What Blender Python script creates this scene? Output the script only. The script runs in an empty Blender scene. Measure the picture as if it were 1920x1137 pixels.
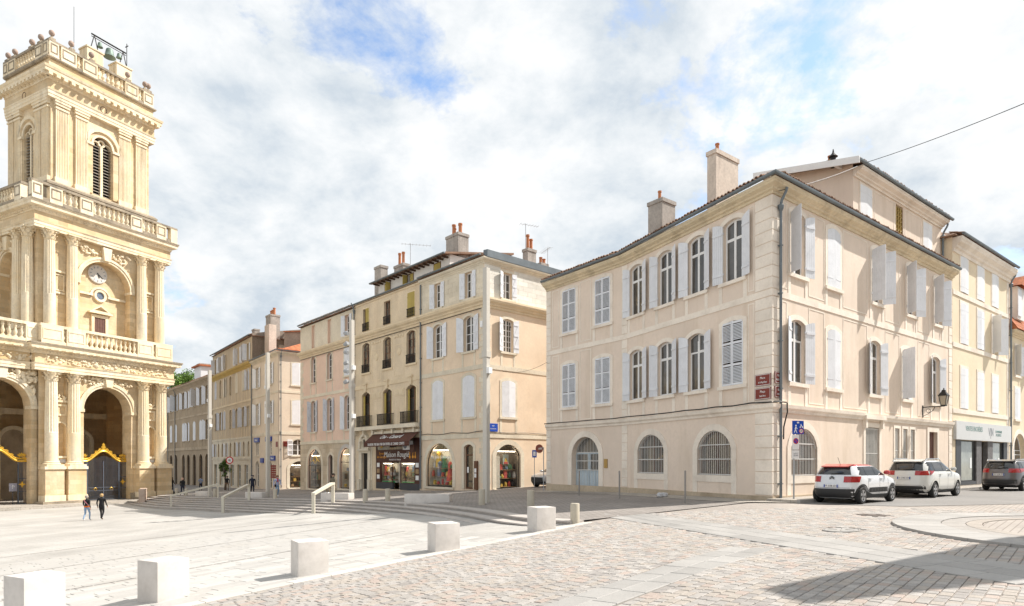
import bpy, bmesh, math, random
from mathutils import Vector, Matrix
from mathutils.geometry import delaunay_2d_cdt
random.seed(7)
R = math.radians
SC = bpy.context.scene
COL = SC.collection

# ------------------------------------------------------------------ camera
FPX, CXP, HYP = 1175.0, 960.0, 866.0          # lens in pixels of the 1920 px wide picture, horizon row
cam_d = bpy.data.cameras.new('camera')
cam_d.sensor_width = 36.0
cam_d.lens = 36.0 * FPX / 1920.0
cam_d.shift_y = (HYP - 568.5) / 1920.0
cam_d.clip_start, cam_d.clip_end = 0.1, 4000
cam = bpy.data.objects.new('camera', cam_d)
COL.objects.link(cam)
cam.location = (0, 0, 0)
cam.rotation_euler = (R(90), 0, 0)
SC.camera = cam

# ------------------------------------------------------------------ light
SUN_AZ, SUN_EL = R(15.5), R(47)               # azimuth measured from +X towards +Y
SC.view_settings.view_transform = 'Standard'
SC.view_settings.look = 'None'
SC.view_settings.exposure = 1.12
SC.view_settings.gamma = 1.0
SC.view_settings.use_curve_mapping = False
sun_d = bpy.data.lights.new('sun', 'SUN')
sun_d.energy = 3.4
sun_d.angle = R(0.6)
sun_d.color = (1.0, 0.945, 0.87)
sun = bpy.data.objects.new('sun', sun_d)
COL.objects.link(sun)
to_sun = Vector((math.cos(SUN_EL) * math.cos(SUN_AZ), math.cos(SUN_EL) * math.sin(SUN_AZ), math.sin(SUN_EL)))
sun.rotation_euler = to_sun.to_track_quat('Z', 'Y').to_euler()
sun.location = (60, 30, 80)

wd = bpy.data.worlds.new('World')
SC.world = wd
wd.use_nodes = True
nt = wd.node_tree
nt.nodes.clear()
def nn(t, **kw):
    n = nt.nodes.new(t)
    for k, v in kw.items():
        setattr(n, k, v)
    return n
def lk(a, b):
    nt.links.new(a, b)
out = nn('ShaderNodeOutputWorld')
sky = nn('ShaderNodeTexSky', sky_type='NISHITA', sun_disc=False)
sky.sun_elevation = SUN_EL
sky.sun_rotation = R(90) - SUN_AZ
sky.air_density, sky.dust_density, sky.ozone_density = 1.0, 0.6, 1.2
bg1 = nn('ShaderNodeBackground'); bg1.inputs['Strength'].default_value = 0.12
lk(sky.outputs[0], bg1.inputs['Color'])
tc = nn('ShaderNodeTexCoord')
sep = nn('ShaderNodeSeparateXYZ'); lk(tc.outputs['Generated'], sep.inputs[0])
def mth(op, a, b=None, c=None):
    n = nn('ShaderNodeMath', operation=op)
    for i, v in enumerate((a, b, c)):
        if v is None: continue
        if isinstance(v, (int, float)): n.inputs[i].default_value = v
        else: lk(v, n.inputs[i])
    return n.outputs[0]
zc = mth('ADD', mth('MAXIMUM', sep.outputs[2], 0.0), 0.45)
comb = nn('ShaderNodeCombineXYZ')
lk(mth('DIVIDE', sep.outputs[0], zc), comb.inputs[0])
lk(mth('DIVIDE', sep.outputs[1], zc), comb.inputs[1])
lk(mth('MULTIPLY', sep.outputs[2], 0.6), comb.inputs[2])
def noise(vec, scale, det, rough, off=(0, 0, 0), dist=0.0):
    mp = nn('ShaderNodeMapping'); mp.inputs['Location'].default_value = off
    lk(vec, mp.inputs[0])
    n = nn('ShaderNodeTexNoise'); n.inputs['Scale'].default_value = scale
    n.inputs['Detail'].default_value = det; n.inputs['Roughness'].default_value = rough
    n.inputs['Distortion'].default_value = dist
    lk(mp.outputs[0], n.inputs['Vector'])
    return n.outputs[0]
def ramp(f, stops):
    n = nn('ShaderNodeValToRGB')
    while len(n.color_ramp.elements) < len(stops): n.color_ramp.elements.new(0.5)
    for e, (p, c) in zip(n.color_ramp.elements, stops):
        e.position = p; e.color = (c[0], c[1], c[2], 1)
    lk(f, n.inputs[0])
    return n.outputs[0]
CLOUD_OFF = (1.3, 0.6, 0.0)
big = noise(comb.outputs[0], 1.5, 12, 0.60, CLOUD_OFF, 0.25)
puff = noise(comb.outputs[0], 7.0, 10, 0.62, (4.4, 8.1, 0), 0.2)
mask = ramp(mth('ADD', mth('MULTIPLY', big, 0.74), mth('MULTIPLY', puff, 0.26)), [(0.37, (0, 0, 0)), (0.435, (1, 1, 1))])
shade = noise(comb.outputs[0], 2.6, 12, 0.62, (7.3, 2.2, 0), 0.15)
ccol = ramp(mth('ADD', mth('MULTIPLY', shade, 0.68), mth('MULTIPLY', puff, 0.32)), [(0.41, (0.58, 0.65, 0.72)), (0.48, (0.74, 0.785, 0.82)), (0.545, (0.87, 0.89, 0.905)), (0.62, (0.99, 0.99, 0.985))])
bg2 = nn('ShaderNodeBackground'); bg2.inputs['Strength'].default_value = 0.515
lk(ccol, bg2.inputs['Color'])
mix = nn('ShaderNodeMixShader')
lk(mask, mix.inputs[0]); lk(bg1.outputs[0], mix.inputs[1]); lk(bg2.outputs[0], mix.inputs[2])
lk(mix.outputs[0], out.inputs[0])

SC.cycles.max_bounces = 6
SC.cycles.diffuse_bounces = 4
SC.cycles.glossy_bounces = 3
SC.cycles.transmission_bounces = 2
SC.cycles.use_denoising = True

# ------------------------------------------------------------------ materials
MATS = {}
def mat(name, col, rough=0.85, var=0.12, vs=0.6, fine=0.10, fs=14.0, bump=0.15, bs=40.0, metal=0.0, spec=0.35,
        stain=0.0, stain_col=(0.12, 0.10, 0.08), stain_scale=0.8, streak=False, blocks=None, rnd=0.0, col2=None, flat=False, emit=0.0):
    """procedural surface: base colour with large and fine noise, optional weather stains, masonry joints, per-object variation"""
    if name in MATS: return MATS[name]
    m = bpy.data.materials.new(name); m.use_nodes = True
    t = m.node_tree; N = t.nodes; L = t.links
    b = N['Principled BSDF']
    b.inputs['Roughness'].default_value = rough
    b.inputs['Metallic'].default_value = metal
    b.inputs['Specular IOR Level'].default_value = spec
    MATS[name] = m
    b.inputs['Base Color'].default_value = (*col, 1)
    if emit:
        b.inputs['Emission Color'].default_value = (*col, 1); b.inputs['Emission Strength'].default_value = emit
    if flat: return m
    geo = N.new('ShaderNodeNewGeometry')
    def nz(scale, det=5, vec=None, ro=0.6):
        n = N.new('ShaderNodeTexNoise'); n.inputs['Scale'].default_value = scale
        n.inputs['Detail'].default_value = det; n.inputs['Roughness'].default_value = ro
        L.new(vec or geo.outputs['Position'], n.inputs['Vector'])
        return n.outputs[0]
    def mixc(a, bb, fac, mode='MIX'):
        n = N.new('ShaderNodeMix'); n.data_type = 'RGBA'; n.blend_type = mode
        for s, v in ((6, a), (7, bb), (0, fac)):
            if isinstance(v, tuple): n.inputs[s].default_value = (*v, 1)
            elif isinstance(v, (int, float)): n.inputs[s].default_value = v
            else: L.new(v, n.inputs[s])
        return n.outputs[2]
    def mr(f, a, bb, c=0.0, d=1.0):
        n = N.new('ShaderNodeMapRange'); n.inputs[1].default_value = a; n.inputs[2].default_value = bb
        n.inputs[3].default_value = c; n.inputs[4].default_value = d
        L.new(f, n.inputs[0]); return n.outputs[0]
    c2 = col2 or tuple(x * (1 - 2.2 * var) for x in col)
    c = mixc(col, c2, mr(nz(vs), 0.35, 0.7))
    c = mixc(c, tuple(x * (1 - 2.5 * fine) for x in col), mr(nz(fs, 6), 0.42, 0.75, 0, 0.8))
    if rnd:
        oi = N.new('ShaderNodeObjectInfo')
        hs = N.new('ShaderNodeHueSaturation')
        L.new(mr(oi.outputs['Random'], 0, 1, 1 - rnd, 1 + rnd), hs.inputs['Value'])
        L.new(c, hs.inputs['Color']); c = hs.outputs[0]
    h = nz(bs, 6)
    if blocks:
        bw, bh, mortar, dark = blocks
        tco = N.new('ShaderNodeTexCoord')
        sp = N.new('ShaderNodeSeparateXYZ'); L.new(tco.outputs['Object'], sp.inputs[0])
        add = N.new('ShaderNodeMath'); add.operation = 'ADD'
        L.new(sp.outputs[0], add.inputs[0]); L.new(sp.outputs[1], add.inputs[1])
        cb = N.new('ShaderNodeCombineXYZ'); L.new(add.outputs[0], cb.inputs[0]); L.new(sp.outputs[2], cb.inputs[1])
        br = N.new('ShaderNodeTexBrick'); L.new(cb.outputs[0], br.inputs['Vector'])
        br.inputs['Scale'].default_value = 1.0
        br.inputs['Brick Width'].default_value = bw; br.inputs['Row Height'].default_value = bh
        br.inputs['Mortar Size'].default_value = mortar; br.inputs['Mortar Smooth'].default_value = 0.3
        br.inputs['Bias'].default_value = 0.0
        br.inputs['Color1'].default_value = (1, 1, 1, 1); br.inputs['Color2'].default_value = (0.72, 0.68, 0.62, 1)
        br.inputs['Mortar'].default_value = (dark, dark, dark, 1)
        c = mixc(c, br.outputs['Color'], 0.75, 'MULTIPLY')
    if stain:
        vec = geo.outputs['Position']
        if streak:
            mp = N.new('ShaderNodeMapping'); mp.inputs['Scale'].default_value = (1, 1, 0.16)
            L.new(vec, mp.inputs[0]); vec = mp.outputs[0]
        c = mixc(c, stain_col, mr(nz(stain_scale, 8, vec, 0.68), 0.50, 0.78, 0, stain))
    L.new(c, b.inputs['Base Color'])
    if bump:
        bp = N.new('ShaderNodeBump'); bp.inputs['Strength'].default_value = bump; bp.inputs['Distance'].default_value = 0.02
        L.new(h, bp.inputs['Height']); L.new(bp.outputs[0], b.inputs['Normal'])
    return m

def glass(name, col=(0.03, 0.035, 0.04), rough=0.06, spec=0.9, col2=None, vs=0.8):
    if name in MATS: return MATS[name]
    m = mat(name, col, rough, 0.0, vs, 0.0, 3, 0.0, spec=spec, col2=col2 or tuple(x * 0.45 for x in col), rnd=0.35)
    return m

# ------------------------------------------------------------------ geometry helpers
class MB:
    """collects faces for one mesh"""
    def __init__(s): s.v, s.f, s.m = [], [], []
    def add(s, vs, fs, mi=0, M=None):
        o = len(s.v)
        s.v += [tuple(M @ Vector(p)) for p in vs] if M is not None else [tuple(p) for p in vs]
        s.f += [tuple(o + i for i in f) for f in fs]; s.m += [mi] * len(fs)
        return s
    def box(s, x0, x1, y0, y1, z0, z1, mi=0, M=None):
        return s.add([(x0, y0, z0), (x1, y0, z0), (x1, y1, z0), (x0, y1, z0), (x0, y0, z1), (x1, y0, z1), (x1, y1, z1), (x0, y1, z1)],
                     [(3, 2, 1, 0), (4, 5, 6, 7), (0, 1, 5, 4), (1, 2, 6, 5), (2, 3, 7, 6), (3, 0, 4, 7)], mi, M)
    def prism(s, poly, y0, y1, mi=0, M=None):
        """polygon of (x,z) extruded along y (y0 front)"""
        n = len(poly)
        vs = [(x, y0, z) for x, z in poly] + [(x, y1, z) for x, z in poly]
        fs = [tuple(range(n)), tuple(range(2 * n - 1, n - 1, -1))] + [(i, i + n, (i + 1) % n + n, (i + 1) % n) for i in range(n)]
        return s.add(vs, fs, mi, M)
    def slab(s, poly, z0, z1, mi=0, M=None):
        """polygon of (x,y) extruded along z"""
        n = len(poly)
        vs = [(x, y, z0) for x, y in poly] + [(x, y, z1) for x, y in poly]
        fs = [tuple(range(n - 1, -1, -1)), tuple(range(n, 2 * n))] + [(i, (i + 1) % n, (i + 1) % n + n, i + n) for i in range(n)]
        return s.add(vs, fs, mi, M)
    def ring(s, a, b, y0, y1, mi=0, M=None, closed=True):
        """band between two outlines of (x,z) with equal counts, extruded along y"""
        n = len(a)
        vs = [(x, y0, z) for x, z in a] + [(x, y0, z) for x, z in b] + [(x, y1, z) for x, z in a] + [(x, y1, z) for x, z in b]
        fs = []
        for i in range(n if closed else n - 1):
            j = (i + 1) % n
            fs += [(i, j, n + j, n + i), (2 * n + i, 3 * n + i, 3 * n + j, 2 * n + j), (n + i, n + j, 3 * n + j, 3 * n + i), (i, 2 * n + i, 2 * n + j, j)]
        if not closed: fs += [(0, n, 3 * n, 2 * n), (n - 1, 3 * n - 1, 4 * n - 1, 2 * n - 1)]
        return s.add(vs, fs, mi, M)
    def lathe(s, prof, n=12, mi=0, M=None, cap=True):
        vs, fs = [], []
        for r, z in prof:
            vs += [(r * math.cos(2 * math.pi * i / n), r * math.sin(2 * math.pi * i / n), z) for i in range(n)]
        for k in range(len(prof) - 1):
            for i in range(n):
                j = (i + 1) % n
                fs.append((k * n + i, k * n + j, (k + 1) * n + j, (k + 1) * n + i))
        if cap: fs += [tuple(range(n - 1, -1, -1)), tuple((len(prof) - 1) * n + i for i in range(n))]
        return s.add(vs, fs, mi, M)
    def tube(s, pts, r, n=6, mi=0, M=None):
        pts = [Vector(p) for p in pts]; rs = r if isinstance(r, (list, tuple)) else [r] * len(pts)
        vs, fs = [], []
        up = None
        for k, p in enumerate(pts):
            d = (pts[min(k + 1, len(pts) - 1)] - pts[max(k - 1, 0)]).normalized()
            if up is None: up = Vector((0, 0, 1)) if abs(d.z) < 0.9 else Vector((1, 0, 0))
            a = d.cross(up).normalized(); bb = a.cross(d).normalized(); up = bb
            vs += [tuple(p + (a * math.cos(2 * math.pi * i / n) + bb * math.sin(2 * math.pi * i / n)) * rs[k]) for i in range(n)]
        for k in range(len(pts) - 1):
            for i in range(n):
                j = (i + 1) % n
                fs.append((k * n + j, k * n + i, (k + 1) * n + i, (k + 1) * n + j))
        fs += [tuple(range(n)), tuple((len(pts) - 1) * n + i for i in range(n - 1, -1, -1))]
        return s.add(vs, fs, mi, M)
    def sweep(s, pts, prof, mi=0, caps=True):
        """profile of (outward, z) carried along a plan polyline; outward is the right-hand side of travel"""
        P = [Vector((p[0], p[1])) for p in pts]; n = len(P); k = len(prof)
        dirs = [(P[i + 1] - P[i]).normalized() for i in range(n - 1)]
        nr = [Vector((d.y, -d.x)) for d in dirs]
        vs, fs = [], []
        for i in range(n):
            if i == 0: m = nr[0]
            elif i == n - 1: m = nr[-1]
            else: m = (nr[i - 1] + nr[i]) / (1 + nr[i - 1].dot(nr[i]))
            vs += [(P[i].x + m.x * o, P[i].y + m.y * o, z) for o, z in prof]
        for i in range(n - 1):
            for j in range(k - 1):
                fs.append((i * k + j, (i + 1) * k + j, (i + 1) * k + j + 1, i * k + j + 1))
            fs.append((i * k + k - 1, (i + 1) * k + k - 1, (i + 1) * k, i * k))
        if caps: fs += [tuple(range(k - 1, -1, -1)), tuple((n - 1) * k + j for j in range(k))]
        return s.add(vs, fs, mi)
    def mesh(s, name, mats, smooth=None):
        me = bpy.data.meshes.new(name)
        me.from_pydata(s.v, [], s.f)
        for m in (mats if isinstance(mats, (list, tuple)) else [mats]): me.materials.append(m)
        if any(s.m): me.polygons.foreach_set('material_index', s.m)
        bm = bmesh.new(); bm.from_mesh(me); bmesh.ops.recalc_face_normals(bm, faces=bm.faces); bm.to_mesh(me); bm.free()
        if smooth is not None:
            me.polygons.foreach_set('use_smooth', [True] * len(me.polygons))
            me.set_sharp_from_angle(angle=R(smooth))
        me.update()
        return me

WM = {}                                        # world matrix of every object made here
def ob(name, data, parent=None, M=None):
    o = bpy.data.objects.new(name, data)
    COL.objects.link(o)
    M = M.copy() if M is not None else (WM[parent].copy() if parent else Matrix())
    WM[o] = M
    if parent is not None:
        o.parent = parent
        o.matrix_local = WM[parent].inverted() @ M
    else:
        o.matrix_world = M
    return o
def thing(name, label, cat, loc=(0, 0, 0), rz=0.0, group=None):
    o = ob(name, None, None, Matrix.Translation(loc) @ Matrix.Rotation(rz, 4, 'Z'))
    o.empty_display_size = 0.3
    return tag(o, label, cat, group)
def tag(o, label, cat, group=None):
    o['label'] = label; o['category'] = cat
    if group: o['group'] = group
    return o
def struct(o):
    o['kind'] = 'structure'; return o
def stuff(o):
    o['kind'] = 'stuff'; return o
CACHE = {}
def cached(key, fn):
    if key not in CACHE: CACHE[key] = fn()
    return CACHE[key]
def T(x=0, y=0, z=0): return Matrix.Translation((x, y, z))
def RZ(a): return Matrix.Rotation(R(a), 4, 'Z')
def RX(a): return Matrix.Rotation(R(a), 4, 'X')
def RY(a): return Matrix.Rotation(R(a), 4, 'Y')

def outline(w, h, rise=0.0, m=0.0, mb=None, n=10):
    """opening outline in (x,z), origin at the bottom centre; arc top of the given rise; m = margin outwards, mb = margin at the foot"""
    mb = m if mb is None else mb
    hw = w / 2 + m
    if rise < 0.01:
        return [(-hw, -mb), (hw, -mb), (hw, h + m), (-hw, h + m)]
    r0 = (w * w / 4 + rise * rise) / (2 * rise)
    cz = h - r0
    r = r0 + m
    a = math.asin(min(1.0, hw / r))
    if rise >= w / 2 - 1e-4: a = math.pi / 2
    pts = [(-hw, -mb), (hw, -mb)]
    for i in range(n + 1):
        t = a - 2 * a * i / n
        pts.append((r * math.sin(t), cz + r * math.cos(t)))
    return pts
def clip_poly(poly, x0, x1, z0, z1):
    def cut(p, f, g):
        res = []
        for i in range(len(p)):
            a, b = p[i], p[(i + 1) % len(p)]
            fa, fb = f(a), f(b)
            if fa >= 0: res.append(a)
            if fa * fb < 0:
                t = fa / (fa - fb); res.append((a[0] + (b[0] - a[0]) * t, a[1] + (b[1] - a[1]) * t))
        return res
    for f in (lambda p: p[0] - x0, lambda p: x1 - p[0], lambda p: p[1] - z0, lambda p: z1 - p[1]):
        if len(poly) < 3: return []
        poly = cut(poly, f, None)
    return poly
def fill_holes(outer, holes):
    """triangles of a polygon with holes: (verts2d, tris)"""
    vs, es = [], []
    for lp in [outer] + holes:
        o = len(vs); n = len(lp)
        vs += [Vector(p) for p in lp]; es += [(o + i, o + (i + 1) % n) for i in range(n)]
    r = delaunay_2d_cdt(vs, es, [], 0, 1e-5)
    def inside(p, lp):
        c = False; n = len(lp)
        for i in range(n):
            a, b = lp[i], lp[(i + 1) % n]
            if (a[1] > p[1]) != (b[1] > p[1]) and p[0] < (b[0] - a[0]) * (p[1] - a[1]) / (b[1] - a[1]) + a[0]: c = not c
        return c
    tr = []
    for f in r[2]:
        c = ((r[0][f[0]].x + r[0][f[1]].x + r[0][f[2]].x) / 3, (r[0][f[0]].y + r[0][f[1]].y + r[0][f[2]].y) / 3)
        if inside(c, outer) and not any(inside(c, h) for h in holes): tr.append(tuple(f))
    return r[0], tr

class Wall:
    """one facade: A and B are its plan ends, left and right as seen from outside; local x along it, -y outwards, z up"""
    def __init__(s, A, B, zb, zt, root=None):
        s.A, s.B = Vector(A[:2]), Vector(B[:2]); s.L = (s.B - s.A).length; s.d = (s.B - s.A) / s.L
        s.n = Vector((-s.d.y, s.d.x)); s.zb, s.zt, s.root = zb, zt, root
        s.M = Matrix(((s.d.x, s.n.x, 0, s.A.x), (s.d.y, s.n.y, 0, s.A.y), (0, 0, 1, 0), (0, 0, 0, 1)))
        s.op = []
    def s_of(s, u):
        k = (u - CXP) / FPX
        return (k * s.A.y - s.A.x) / (s.d.x - k * s.d.y)
    def at(s, x, y=0.0, z=0.0): return s.M @ Vector((x, y, z))
    def hole(s, x, z0, w, h, rise=0.0, depth=0.28):
        s.op.append((x, z0, w, h, rise, depth))
    def build(s, m, name='wall', reveal_mat=None, x0=0.0, x1=None):
        x1 = s.L if x1 is None else x1
        holes = [[(x + p, z + q) for p, q in outline(w, h, r)] for x, z, w, h, r, d in s.op]
        vs, tr = fill_holes([(x0, s.zb), (x1, s.zb), (x1, s.zt), (x0, s.zt)], holes)
        mb = MB(); mb.add([(p.x, 0, p.y) for p in vs], tr)
        for hl, o in zip(holes, s.op):
            n = len(hl); d = o[5]
            mb.add([(a, 0, b) for a, b in hl] + [(a, d, b) for a, b in hl], [(i, (i + 1) % n, (i + 1) % n + n, i + n) for i in range(n)], 1 if reveal_mat else 0)
        me = mb.mesh(name, [m, reveal_mat] if reveal_mat else m)
        return ob(name, me, s.root, s.M)
    def part(s, name, mb_or_me, m=None, x=0, y=0, z=0, parent=None, smooth=None):
        me = mb_or_me.mesh(name, m, smooth) if isinstance(mb_or_me, MB) else mb_or_me
        return ob(name, me, parent or s.root, s.M @ T(x, y, z))

def pane_parts(parent, M, w, h, rise, nx, ny, y, pm, single=False, tops=None, gap=0.018):
    key = ('pane', round(w, 2), round(h, 2), round(rise, 2), nx, tuple(ny) if isinstance(ny, list) else ny, pm.name, single)
    def mk():
        ol = outline(w - 0.06, h - 0.03, rise)
        res = []
        if single: res.append(MB().prism(ol, 0, 0.012).mesh('pane', pm))
        else:
            zs = ny if isinstance(ny, list) else [h * i / ny for i in range(ny + 1)]
            for i in range(nx):
                for j in range(len(zs) - 1):
                    p = clip_poly(ol, -w / 2 + w * i / nx + gap, -w / 2 + w * (i + 1) / nx - gap, zs[j] + gap, zs[j + 1] - gap)
                    if len(p) > 2: res.append(MB().prism(p, 0, 0.012).mesh('pane', pm))
        return res
    for me in cached(key, mk):
        ob('pane', me, parent, M @ T(0, y, 0) @ Matrix.Rotation(random.uniform(-0.012, 0.012), 4, 'X') @ RZ(random.uniform(-0.5, 0.5)))

def leaf_mesh(lw, h, rise, kind, m, side):
    """one shutter leaf, hinge at x=0; side=+1 left leaf, -1 right leaf"""
    def mk():
        b = MB()
        w = lw * 2
        if rise > 0.01:
            r0 = (w * w / 4 + rise * rise) / (2 * rise)
            top = lambda x: h - r0 + math.sqrt(max(0.0, r0 * r0 - (x - lw) ** 2))
        else: top = lambda x: h
        def strip(x0, x1, y0, y1, z0=0.0, zt=None, n=4):
            p = [(x0, z0), (x1, z0)] + [(x1 - (x1 - x0) * i / n, (zt if zt is not None else top(x1 - (x1 - x0) * i / n))) for i in range(n + 1)]
            b.prism([(side * x, z) for x, z in p], y0, y1)
        if kind == 'louvre':
            f = 0.055
            strip(0, f, -0.04, 0); strip(lw - f, lw, -0.04, 0)
            rails = [0.0, h * 0.30, h * 0.64, top(lw * 0.5) - 0.09] if h > 1.6 else [0.0, h * 0.5, top(lw * 0.5) - 0.09]
            for z in rails: b.box(min(side * f, side * (lw - f)), max(side * f, side * (lw - f)), -0.038, -0.002, z, z + 0.09)
            zz = 0.11
            while zz < top(lw / 2) - 0.11:
                if not any(r - 0.035 < zz < r + 0.10 for r in rails):
                    x0, x1 = sorted((side * f, side * (lw - f)))
                    b.add([(x0, -0.036, zz), (x1, -0.036, zz), (x1, -0.006, zz + 0.035), (x0, -0.006, zz + 0.035),
                           (x0, -0.036, zz + 0.012), (x1, -0.036, zz + 0.012), (x1, -0.006, zz + 0.047), (x0, -0.006, zz + 0.047)],
                          [(3, 2, 1, 0), (4, 5, 6, 7), (0, 1, 5, 4), (1, 2, 6, 5), (2, 3, 7, 6), (3, 0, 4, 7)])
                zz += 0.062
        else:
            n = max(3, int(round(lw / 0.11)))
            for i in range(n):
                strip(lw * i / n + (0.003 if i else 0), lw * (i + 1) / n - 0.003, -0.032, -0.002, n=2)
            x0, x1 = sorted((side * 0.02, side * (lw - 0.02)))
            zs = (0.16 * h, 0.52 * h, 0.85 * h) if kind == 'brace' else (0.14 * h, 0.82 * h)
            for z in zs: b.box(x0, x1, -0.003, 0.024, z - 0.05, z + 0.05)
            if kind == 'brace':
                for z0, z1 in ((0.16 * h, 0.52 * h), (0.52 * h, 0.85 * h)):
                    b.prism([(side * 0.05, z0 + 0.04), (side * 0.13, z0 + 0.04), (side * (lw - 0.05), z1 - 0.04), (side * (lw - 0.13), z1 - 0.04)], -0.002, 0.02)
            for z in (0.15 * h, 0.83 * h):               # strap hinges on the outer face
                b.box(*sorted((side * 0.0, side * lw * 0.8)), -0.040, -0.031, z - 0.018, z + 0.018)
                b.box(*sorted((side * -0.03, side * 0.02)), -0.045, -0.005, z - 0.035, z + 0.035)
        return b.mesh('shutter', m)
    return cached(('leaf', round(lw, 2), round(h, 2), round(rise, 2), kind, m.name, side), mk)

def window(W, x, z0, w, h, rise=0.0, sur=0.16, sm=None, fm=None, pm=None, nx=2, ny=3, single=False, sill=True, depth=0.2,
           shut=None, kind='plank', shm=None, proud=0.03, foot=0.0, bars=True, mid=0.06, name='window', transom=None):
    """opening in wall W with stone surround, timber frame, panes, sill and shutters. shut = (left angle, right angle), 0 closed"""
    W.hole(x, z0, w, h, rise, depth + 0.1)
    M = W.M @ T(x, 0, z0)
    def mk_s():
        b = MB(); b.ring(outline(w, h, rise, 0, 0), outline(w, h, rise, sur, foot), -proud, 0.02)
        return b.mesh(name, sm)
    s = ob(name, cached(('sur', round(w, 2), round(h, 2), round(rise, 2), sur, foot, sm.name, name), mk_s), W.root, M)
    both_closed = shut is not None and None not in shut and max(shut) < 25
    def mk_f():
        b = MB()
        i0 = outline(w, h, rise, -0.002, -0.002); i1 = outline(w, h, rise, -0.085, -0.09)
        b.ring(i0, i1, depth, depth + 0.06)
        zs = ny if isinstance(ny, list) else [h * i / ny for i in range(ny + 1)]
        for i in range(1, nx):
            g = mid if i * 2 == nx else 0.02
            xx = -w / 2 + w * i / nx
            b.box(xx - g, xx + g, depth - 0.005, depth + 0.05, 0.03, h - rise * (2 * xx / w) ** 2 - 0.03)
        for j in range(1, len(zs) - 1):
            zz = zs[j]; g = 0.06 if transom == j else 0.02
            hw = w / 2 - 0.04
            b.box(-hw, hw, depth + 0.002, depth + 0.045, zz - g, zz + g)
        return b.mesh('frame', fm)
    if not both_closed:
        ob('frame', cached(('fr', round(w, 2), round(h, 2), round(rise, 2), nx, tuple(ny) if isinstance(ny, list) else ny, depth, fm.name, transom), mk_f), s, M)
        pane_parts(s, M, w, h, rise, nx, ny, depth + 0.02, pm, single)
    else:
        pane_parts(s, M, w, h, rise, 1, 1, depth + 0.06, pm, True)
    if sill:
        ob('sill', cached(('sill', round(w, 2), sur, sm.name), lambda: MB().box(-w / 2 - sur - 0.03, w / 2 + sur + 0.03, -0.10, 0.03, -0.15, -0.002).mesh('sill', sm)), s, M)
    if shut is not None:
        for side, a in ((1, shut[0]), (-1, shut[1])):
            if a is None: continue
            me = leaf_mesh(w / 2 - 0.004, h - 0.02, rise, kind, shm, side)
            ob('shutter', me, W.root, M @ T(-side * (w / 2 - 0.002), -0.055 if a > 25 else -0.004, 0.01) @ RZ(-side * a))
    return s

def text_mesh(body, size, m, extrude=0.004, shear=0.0, align='CENTER', sx=1.0):
    c = bpy.data.curves.new('lettering', 'FONT'); c.body = body; c.size = size; c.extrude = extrude; c.shear = shear
    c.align_x = align; c.align_y = 'CENTER'; c.resolution_u = 2
    o = bpy.data.objects.new('lettering_tmp', c); COL.objects.link(o)
    me = bpy.data.meshes.new_from_object(o.evaluated_get(bpy.context.evaluated_depsgraph_get()))
    bpy.data.objects.remove(o); bpy.data.curves.remove(c)
    me.name = 'lettering'; me.materials.clear(); me.materials.append(m)
    me.transform(Matrix.Diagonal((sx, 1, 1, 1)) )
    me.transform(RX(90))                                # upright, reading along x, facing -y
    return me
# ------------------------------------------------------------------ lettering (made first, while the scene is empty)
M_WHITE_L = mat('white_lettering', (0.85, 0.85, 0.83), flat=True)
M_GOLD_L = mat('gold_lettering', (0.75, 0.50, 0.10), 0.4, flat=True)
M_GREEN_L = mat('green_grey_lettering', (0.22, 0.34, 0.33), flat=True)
M_BLACK_L = mat('black_lettering', (0.02, 0.02, 0.02), flat=True)
M_ORANGE_L = mat('orange_lettering', (0.80, 0.36, 0.05), flat=True)
M_GREY_L = mat('grey_lettering', (0.25, 0.27, 0.30), flat=True)
TX = {}
def txt(key, *a, **k): TX[key] = text_mesh(*a, **k)
txt('awning', 'Oie - Canard', 0.62, M_WHITE_L, 0.004, 0.3)
txt('valance', 'SALAISONS  FOIE GRAS  FOIE GRAS ENTIER  OIE  CANARD  CONFITS', 0.30, M_WHITE_L, 0.004)
txt('maison', 'Maison Rougié', 0.66, M_WHITE_L, 0.006, 0.3)
txt('maison_small', 'PRODUITS DU TERROIR', 0.17, M_WHITE_L, 0.005)
txt('saveurs', 'Saveurs\nde Gascogne', 0.30, M_ORANGE_L, 0.005, 0.2)
txt('boutique', 'Ma jolie boutique', 0.36, M_WHITE_L, 0.003, 0.25)
txt('rue1', 'RUE', 0.12, M_WHITE_L, 0.002)
txt('rue2', "D'ESPAGNE", 0.10, M_WHITE_L, 0.002)
for i, (a, b) in enumerate([('Place', 'de la République'), ('PLACE', "SALUSTE DU BARTAS"), ('Plaça', 'Senta Maria'), ('Plaça', "d'En Salustre")]):
    txt('pl%da' % i, a, 0.13, M_WHITE_L, 0.002); txt('pl%db' % i, b, 0.105, M_WHITE_L, 0.002, sx=0.8)
txt('encheres', 'VENTES ENCHÈRES', 0.42, M_GREEN_L, 0.004, sx=0.85)
txt('vn', 'V|N', 0.75, M_GREY_L, 0.004, sx=0.8)
txt('maitre', 'COMMISSAIRE\nDE JUSTICE', 0.22, M_GREEN_L, 0.004)
txt('plate1', 'FP-508-BX', 0.105, M_BLACK_L, 0.001)
txt('plate2', 'EV-340-VN', 0.105, M_BLACK_L, 0.001)
txt('plate3', 'EW-638-FC', 0.105, M_BLACK_L, 0.001)
txt('plate4', '4582 QD 32', 0.105, M_BLACK_L, 0.001)
txt('t20', '20', 0.16, M_BLACK_L, 0.002)
txt('weight', '4t', 0.42, M_BLACK_L, 0.003)
txt('zone1', '1er AU 15\nDU MOIS', 0.10, M_GREY_L, 0.002)
txt('bank', 'Banque', 0.34, M_WHITE_L, 0.004)
txt('shop_arch', 'L\'atelier de la\npâtisserie', 0.26, M_WHITE_L, 0.003)
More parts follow.
